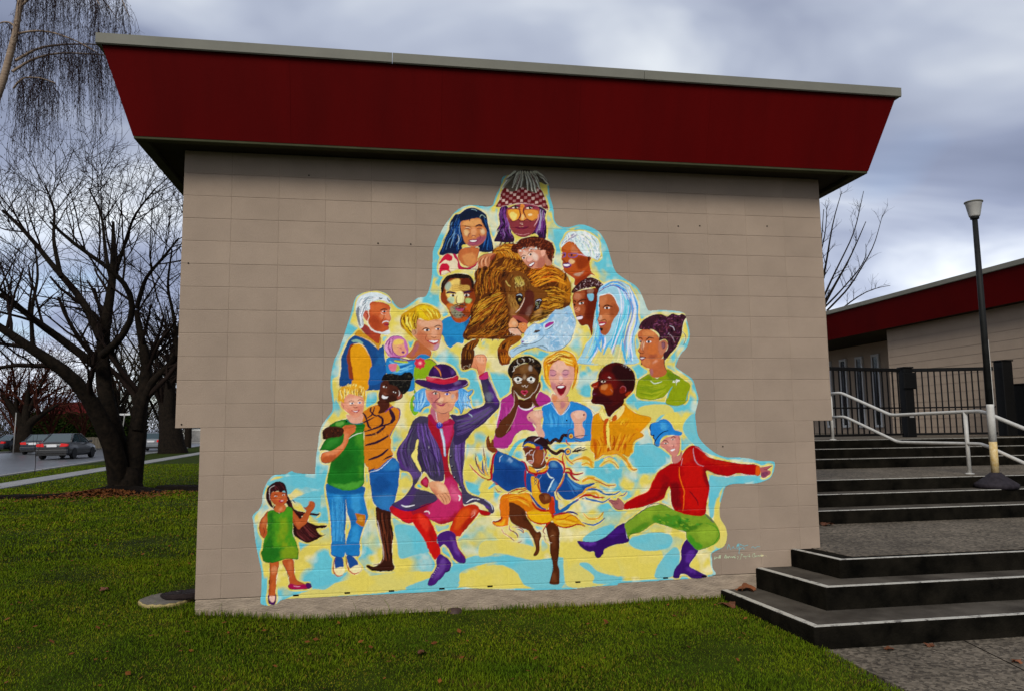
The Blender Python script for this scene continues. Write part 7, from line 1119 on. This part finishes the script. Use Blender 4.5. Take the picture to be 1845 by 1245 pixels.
    F('#b0562c', "250 560 180 640 130 740 130 830 160 900 210 935 240 860 230 760 250 660"); K(); F('#d08850', "190 640 240 600 220 740 170 800", .6, 8); U(); S('#5c2410', 7, "180 780 200 840 190 900"); S('#4c1c0c', 7, "180 640 130 760 150 880 205 935")
    fr(450, 940); F('#b85c2c', "270 540 390 530 380 680 360 780 350 960 350 1060 300 1090 250 1030 265 800 275 680"); K(); F('#e0a070', "310 600 370 600 360 700 300 690", .5, 7); F('#8c3c1c', "260 700 300 720 280 960 255 960", .5, 6); U(); F('#b4562c', "440 520 580 500 600 600 610 700 640 780 720 820 740 840 600 850 540 840 530 740 490 640"); K(); F('#d8905c', "520 540 570 540 570 700 560 800 540 680", .5, 8); U(); S('#3c1c10', 7, "270 560 268 720 258 940"); S('#3c1c10', 7, "440 530 500 660 535 800")
    F('#a0124c', "520 850 560 830 640 850 740 835 790 825 830 860 820 890 740 905 560 905 520 880"); F('#4c1858', "760 825 815 830 832 870 800 900 760 880"); S('#e8a0b8', 9, "590 860 640 870 690 870"); S('#34102c', 8, "520 870 560 905 700 908 810 895"); F('#4a1a58', "245 990 265 990 270 1050 300 1080 340 1050 345 980 358 990 355 1060 330 1110 280 1115 250 1080"); F('#e0b8a8', "270 1000 340 1000 335 1050 300 1080 270 1050"); S('#b06c3c', 9, "300 960 305 1020")
    fr(450, 845); F('#4c9020', "245 575 330 545 400 590 460 570 490 510 550 510 580 560 580 700 580 860 620 960 650 1060 655 1190 620 1210 500 1200 420 1225 300 1245 210 1235 175 1190 180 1060 200 940 240 860 240 700"); K(); F('#1c641c', "240 570 330 560 330 800 320 960 300 1245 170 1245 180 1050 240 860", .85, 12); F('#8c9c20', "420 600 500 580 520 760 480 900 560 1100 620 1180 440 1200 380 960 400 760", .85, 20); F('#2c7c20', "520 640 590 620 590 880 540 860", .6, 9); F('#247018', "320 1060 420 1060 420 1180 320 1220", .5, 14); U(); S('#143c10', 8, "330 550 370 590 420 590 480 550 495 505"); S('#1c4c14', 6, "580 860 630 980 655 1100 650 1190")
    fr(450, 940); F('#3c8420', "175 380 400 340 640 330 655 470 640 500 520 490 420 515 300 545 210 540 170 480"); K(); F('#1c661c', "170 340 400 330 410 450 300 545 170 540", .8, 12); F('#94a020', "440 340 640 330 640 490 440 500", .6, 14); U(); S('#1c4c14', 7, "650 400 655 470 640 500 500 488 420 515 300 548 200 535 170 480"); fr(450, 845)
    F('#bc6838', "320 520 360 480 460 470 490 510 460 570 400 585 340 560"); F('#e0a074', "380 520 440 500 440 550 390 560", .6, 5)
    F('#b4572c', "270 370 300 310 400 300 490 320 510 390 490 450 450 480 390 495 330 470 290 420"); K(); F('#d08450', "370 370 430 360 420 410 370 410", .6, 6); F('#8c3418', "280 400 340 420 370 490 300 450", .6, 7); F('#cc7a50', "440 350 500 350 490 400 450 400", .5, 5); U()
    D('#efe4d8', 352, 362, 22, 12); D('#180a08', 354, 363, 9); D('#efe4d8', 455, 342, 22, 12); D('#180a08', 455, 343, 9); S('#2c0e0c', 8, "320 350 350 335 385 350"); S('#2c0e0c', 8, "430 328 460 315 490 330"); F('#a8243c', "395 420 430 410 465 415 440 445 410 445"); S('#f4e8e4', 6, "405 424 455 420"); S('#8c3c24', 6, "390 390 415 400 440 390")
    F('#2c0e12', "220 390 230 290 280 210 360 165 440 170 490 220 510 320 540 400 570 430 520 440 500 370 470 290 420 310 380 290 340 300 300 310 280 380 300 460 320 520 270 490"); K(); hair(['#4c1c20', '#16060a', '#5c2428'], 40, "240 280 260 380 300 480", "400 180 480 240 520 400", 10, 10, 1, (.3, .7)); U(); S('#d8ccc8', 7, "340 215 285 250 265 330 275 420"); S('#1c0a0c', 12, "320 470 330 510 315 530")
OUTLINE = "905 320 902 335 894 351 890 362 887 370 877 373 863 371 845 370 830 375 819 383 810 394 801 406 794 419 786 436 780 452 779 467 778 496 774 517 767 534 753 537 741 546 725 556 714 551 706 540 697 530 682 525 662 526 647 531 639 540 635 554 630 572 624 590 619 606 610 631 602 648 597 670 595 693 597 709 599 727 598 740 589 752 580 765 575 780 573 797 569 825 567.5 849 565 853 535 851 525 847.5 514 853 494 855 485 862 478 874 473 889 472 904 467 916 455 928 456 941 459 968 463 992 467 1011 471 1032 471 1060 469 1084 473 1089 483 1091 490 1089 499 1088 507 1081 525 1078 570 1076 610 1074 650 1072 696 1070 720 1068 762 1067 806 1063 850 1060 870 1060.5 913 1062 953 1063 993 1062 1030 1061 1047 1059 1076 1056 1110 1054 1117 1050 1150 1048 1196 1045 1230 1043 1272 1039 1290 1034 1284 1022 1283 1006 1282 998 1288 993 1304 984 1310 968 1308 950 1298 932 1297 912 1302 892 1308 876 1326 871 1358 871 1382 864 1392 854 1396 832 1380 830 1365 829 1350 825 1330 823 1310 823 1290 816 1270 800 1258 784 1254 760 1253 744 1258.5 720 1255 704 1249 685 1241 677 1219.5 662 1219 655 1227 638 1238 625 1243 603 1238 579 1234 566 1221 561 1190 559 1171 560 1166 556 1157 533 1146 516 1123 501 1109 489 1101 467 1094 443 1081 420 1063 409 1045 405 1023 410 1007 407 999 396 997 375 991 354 989 335 985 327 970 314 943 306 922 314"
def paint_mural():
    global RGBm, ALPm
    paint_figures(); paint_figures2()
    fig, fa, fid = RGBm.copy(), ALPm.copy(), IDm.copy()
    RGBm[:] = 0; ALPm[:] = 0; IDm[:] = 0; CUR[0] = 0; CLIP[0] = None; fr(0, 0, 1)
    om = mask_of(to_ras(cr(P(OUTLINE), True, 4))); y0, y1, x0, x1, m = om
    M = np.zeros((RH, RW), np.float32); M[y0:y1, x0:x1] = m
    cyan, yel, pal = lin('#62bac6'), lin('#dac85a'), lin('#e6dfc0')
    n1 = vnoise((RH, RW), 95, 3); n2 = vnoise((RH, RW), 60, 11); n3 = vnoise((RH, RW), 16, 5)
    yy = np.linspace(0, 1, RH, dtype=np.float32)[:, None]
    wrp = ((n2-.5)*46).astype(int); iy, ix = np.mgrid[0:RH, 0:RW]
    sw = vnoise((RH, RW), 74, 21)[np.clip(iy+wrp, 0, RH-1), np.clip(ix+wrp//2*3, 0, RW-1)]
    # broad cloud shapes low on the wall, marbled swirls higher up
    hi = np.clip((sw-.5)*7+.25, 0, 1)
    bot = np.clip((yy-.80)/.06, 0, 1); hi = hi*(1-bot)+np.clip((vnoise((RH, RW), 84, 33)[np.clip(iy+wrp, 0, RH-1), np.clip(ix*2//3, 0, RW-1)]-.44)*7+.1, 0, 1)*bot
    inner = box(box(M, 9), 9)                                           # 1 deep inside, falls to .5 at the rim
    g1 = box(box((fa > .5).astype(np.float32), 6), 6); halo = np.clip((g1-.10+.16*(n2-.5)+.06*(n3-.5))*12, 0, 1)
    g2 = box((fa > .5).astype(np.float32), 2); rim = np.clip((g2-.05)*4, 0, 1)*np.clip((n3-.38)*6, 0, 1)
    y = np.maximum(hi*np.clip((inner-.72)*8, 0, 1), halo)
    CL = "600 1035 640 1024 700 1028 760 1030 830 1026 832 1040 760 1052 690 1050 620 1056 560 1066 540 1050"
    c = cyan+(yel-cyan)*y[..., None]; c = c+(pal-c)*np.clip(rim*.75+.55*np.clip((vnoise((RH, RW), 50, 61)-.52)*5, 0, 1), 0, 1)[..., None]
    c = c*(1+.22*(n3-.5)+.12*(n1-.5))[..., None]
    RGBm[:] = c; ALPm[:] = M
    # hand painted background passages
    CLIP[0] = M
    YE, CY = '#d9c75a', '#60b8c6'
    for col, s_, b in ((YE, "510 1082 560 1062 600 1050 650 1040 720 1030 800 1030 830 1044 760 1056 700 1066 600 1074", 2), (CY, "480 870 520 858 570 862 575 880 540 876 520 890 500 880", 2), (CY, "525 900 575 884 572 930 555 925 540 905", 3),
                       (CY, "713 945 760 950 790 965 795 985 745 1000 720 1004 716 975", 3), (CY, "555 1052 590 1036 625 1032 600 1052 580 1062", 2), (CY, "730 1060 790 1034 830 1010 860 1000 900 1003 930 1003 870 1016 830 1030 820 1060", 2), (YE, "826 1050 850 1032 880 1018 920 1020 960 1040 975 1046 940 1058 860 1060", 2), (CY, "860 990 880 1002 930 998 960 1008 1020 1006 1010 1060 950 1056 930 1030 900 1014", 2),
                       (YE, "862 1000 870 975 920 975 975 990 960 1008 900 996 878 1002", 3), (YE, "1020 985 1060 980 1070 1010 1110 1010 1110 1046 1030 1058 1016 1030", 3), (CY, "1044 1016 1060 1014 1080 1030 1120 1040 1110 1050 1070 1050 1070 1036", 2), (YE, "1085 985 1150 985 1190 990 1190 1030 1130 1038 1090 1026 1075 1006", 3), (CY, "1135 970 1180 958 1210 965 1205 985 1170 992 1140 985", 3), (CY, "1190 1010 1215 985 1225 1000 1215 1035 1180 1040", 3), (CY, "1150 805 1180 800 1200 830 1170 850 1150 845", 3), (CY, "1060 960 1100 945 1110 965 1080 975 1050 975", 3),
                       (CY, "1278 860 1300 858 1370 856 1350 868 1310 872 1290 900 1285 930 1278 925", 2), (YE, "1292 900 1310 930 1312 975 1290 985 1286 940", 2), (CY, "1250 745 1260 790 1300 815 1340 826 1290 822 1250 800 1230 770", 2), (CY, "1150 722 1230 728 1225 740 1200 745 1180 760 1150 740", 2), (YE, "1150 735 1200 728 1215 745 1190 748 1170 770", 2)):
        F(col, s_, .92, b)
    S(CY, 7, "880 880 900 860 930 800 960 790"); S(YE, 6, "860 900 880 860 850 830")
    CLIP[0] = None
    # signatures
    for col, w, s_ in (('#6cb4bc', 1.5, "1310 989 1313 980 1316 990"), ('#6cb4bc', 1.4, "1318 989 1321 984 1323 989"), ('#6cb4bc', 1.5, "1325 989 1328 984 1331 981 1329 989 1334 987"), ('#6cb4bc', 1.8, "1327 983 1331 979 1340 983 1348 981"), ('#6cb4bc', 1.5, "1333 982 1331 998"), ('#6cb4bc', 1.4, "1334 989 1338 985 1340 989 1343 986"), ('#6cb4bc', 1.4, "1353 987 1357 984 1360 987 1364 984 1370 984")): stroke(col, w, cr(P(s_), False, 5), .95, 0)
    x = 1286
    for i, s_ in enumerate(("0 5 3 -2 1 6 6 1", "0 4 2 0 4 4", "0 4 3 -4 3 5", "0 5 1 -4 0 1", None, "0 5 4 -4 5 5 1 1", "0 4 3 1 4 5", "0 4 2 0 5 4", "0 3 3 1 4 4", "0 4 2 1 4 4", "1 -3 1 5 4 2", "0 1 4 1 2 9", None, "0 -4 5 -3 2 0 1 6 -2 9", "0 3 3 1 4 5", "0 2 3 2 2 8", "0 3 2 1 4 3", "1 -3 2 4 4 2", None, "6 -4 1 -2 0 4 6 4", "0 -4 0 4 3 1 4 4", "0 3 3 1 4 4", "0 4 2 1 4 4", "0 -4 0 4 4 0 2 1 4 4", "0 1 1 4", "0 1 1 5")):
        if s_ is None: x += 3.2; continue
        a = np.array([float(v) for v in s_.split()]).reshape(-1, 2); yb = 1004.5-(x-1286)*.045
        stroke('#b8c49a' if x < 1368 else '#d6cc94', 1.45, cr(a*.8+[x, yb-2], False, 5), .9, 0); x += 3.6+(.8 if len(a) > 3 else 0)
    bg, ba = RGBm.copy(), ALPm.copy()
    wx = ((vnoise((RH, RW), 22, 91, 2)-.5)*6).astype(int); wy = ((vnoise((RH, RW), 22, 92, 2)-.5)*6).astype(int); jy, jx = np.clip(iy+wy, 0, RH-1), np.clip(ix+wx, 0, RW-1)
    fig, fa, fid = fig[jy, jx], fa[jy, jx], fid[jy, jx]                # unsteady hand
    ed = np.clip((1-box(fa, 2))*2.6, 0, 1)*np.clip((vnoise((RH, RW), 30, 71, 2)-.40)*6, 0, 1); fig = fig*(1-.55*ed)[..., None]*np.array([1., .92, 1.04], np.float32)**ed[..., None]
    a = (fa*1.0)[..., None]
    # lively brushwork over the figures
    tex = 1+.20*(n3-.5)+.14*(vnoise((RH, RW), 7, 77, 2)-.5)
    lu = fig.mean(-1, keepdims=True); fig = np.clip(lu+(fig-lu)*1.02, .001, 1)**1.08*1.03
    out = bg*(1-a)+fig*tex[..., None]*a
    al = np.maximum(ba, fa*np.maximum(M, 0)) if False else np.maximum(ba, fa)
    q = lambda z: z[:RH//SS*SS, :RW//SS*SS].reshape(RH//SS, SS, RW//SS, SS, *z.shape[2:]).mean((1, 3))
    ids = np.where((fa > .5), fid, 0)[::SS, ::SS]
    A = q(al); C = q(out*al[..., None])/np.maximum(A, 1e-4)[..., None]
    return C, A, ids
# ================================================================ the mural: a paint film that follows blocks and joints
def mural_material():
    m = bpy.data.materials.new('mural paint'); m.use_nodes = True; t = m.node_tree; b = t.nodes['Principled BSDF']; b.inputs['Roughness'].default_value = .55; b.inputs['Specular IOR Level'].default_value = .06
    at_ = nd(t, 'ShaderNodeAttribute'); at_.attribute_name = 'paint'; g = nd(t, 'ShaderNodeNewGeometry'); n = nd(t, 'ShaderNodeTexNoise'); n.inputs['Scale'].default_value = 34; n.inputs['Detail'].default_value = 5; t.links.new(g.outputs['Position'], n.inputs['Vector'])
    mr = nd(t, 'ShaderNodeMapRange'); mr.inputs['To Min'].default_value = .88; mr.inputs['To Max'].default_value = 1.12; t.links.new(n.outputs['Fac'], mr.inputs['Value'])
    sc = nd(t, 'ShaderNodeVectorMath', operation='SCALE'); t.links.new(at_.outputs['Color'], sc.inputs[0]); t.links.new(mr.outputs[0], sc.inputs['Scale']); t.links.new(sc.outputs[0], b.inputs['Base Color'])
    n2 = nd(t, 'ShaderNodeTexNoise'); n2.inputs['Scale'].default_value = 90; t.links.new(g.outputs['Position'], n2.inputs['Vector']); bp = nd(t, 'ShaderNodeBump'); bp.inputs['Strength'].default_value = .2; bp.inputs['Distance'].default_value = .01; t.links.new(n2.outputs['Fac'], bp.inputs['Height']); t.links.new(bp.outputs[0], b.inputs['Normal']); return m
MUR_K = 1/.93
def build_mural():
    C, A, ids = paint_mural(); H_, W_g = A.shape; mm = mural_material()
    root = thing('mural', 'colourful painted mural of many people, a lion and a lamb on the block wall', 'mural', (3.1, 0, 0)); inv = Matrix.Translation((-3.1, 0, 0))
    x = MU0+(np.arange(W_g)+.5)*CELL; z = MZ1-(np.arange(H_)+.5)*CELL; X, Z = np.meshgrid(x, z)
    zm = np.abs((Z+.1) % .2-.1); zs = (Z+.1) % .2-.1; dep = np.where((zs < 0) & (zs > -.004) & (Z > -.01), .0046, 0.); xm = np.abs((X+.2) % .4-.2); dep = np.maximum(dep, np.where((xm < .0035) & (Z > .0), .0014, 0))
    dep = dep+np.where(Z < -.004, .0015, 0)
    V = np.stack([X, -.0022+dep, Z], -1)
    on = A > .04; cell = on[:-1, :-1] & on[1:, :-1] & on[:-1, 1:] & on[1:, 1:]
    lab = np.where(ids > 0, ids, 0)[:-1, :-1]
    gi = np.arange(H_*W_g).reshape(H_, W_g); Q = np.stack([gi[1:, :-1], gi[1:, 1:], gi[:-1, 1:], gi[:-1, :-1]], -1)
    wallc = np.array([.305, .233, .171]); Cc = np.clip(C*MUR_K, 0, .86)*A[..., None]+wallc*(1-A[..., None])
    for pid in range(0, len(PARTS)+1):
        q = Q[cell & (lab == pid)]
        if not len(q): continue
        u, invx = np.unique(q.ravel(), return_inverse=True)
        nm, lb = PARTS.get(pid, ('painted_background', None))
        o = from_np(nm, V.reshape(-1, 3)[u], invx.reshape(-1, 4), mm, root); o.matrix_parent_inverse = inv
        if lb: o['label'] = lb
        ca = o.data.color_attributes.new('paint', 'FLOAT_COLOR', 'POINT'); cv = Cc.reshape(-1, 3)[u]
        ca.data.foreach_set('color', np.concatenate([cv, np.ones((len(cv), 1))], 1).astype(np.float32).ravel())
build_mural()
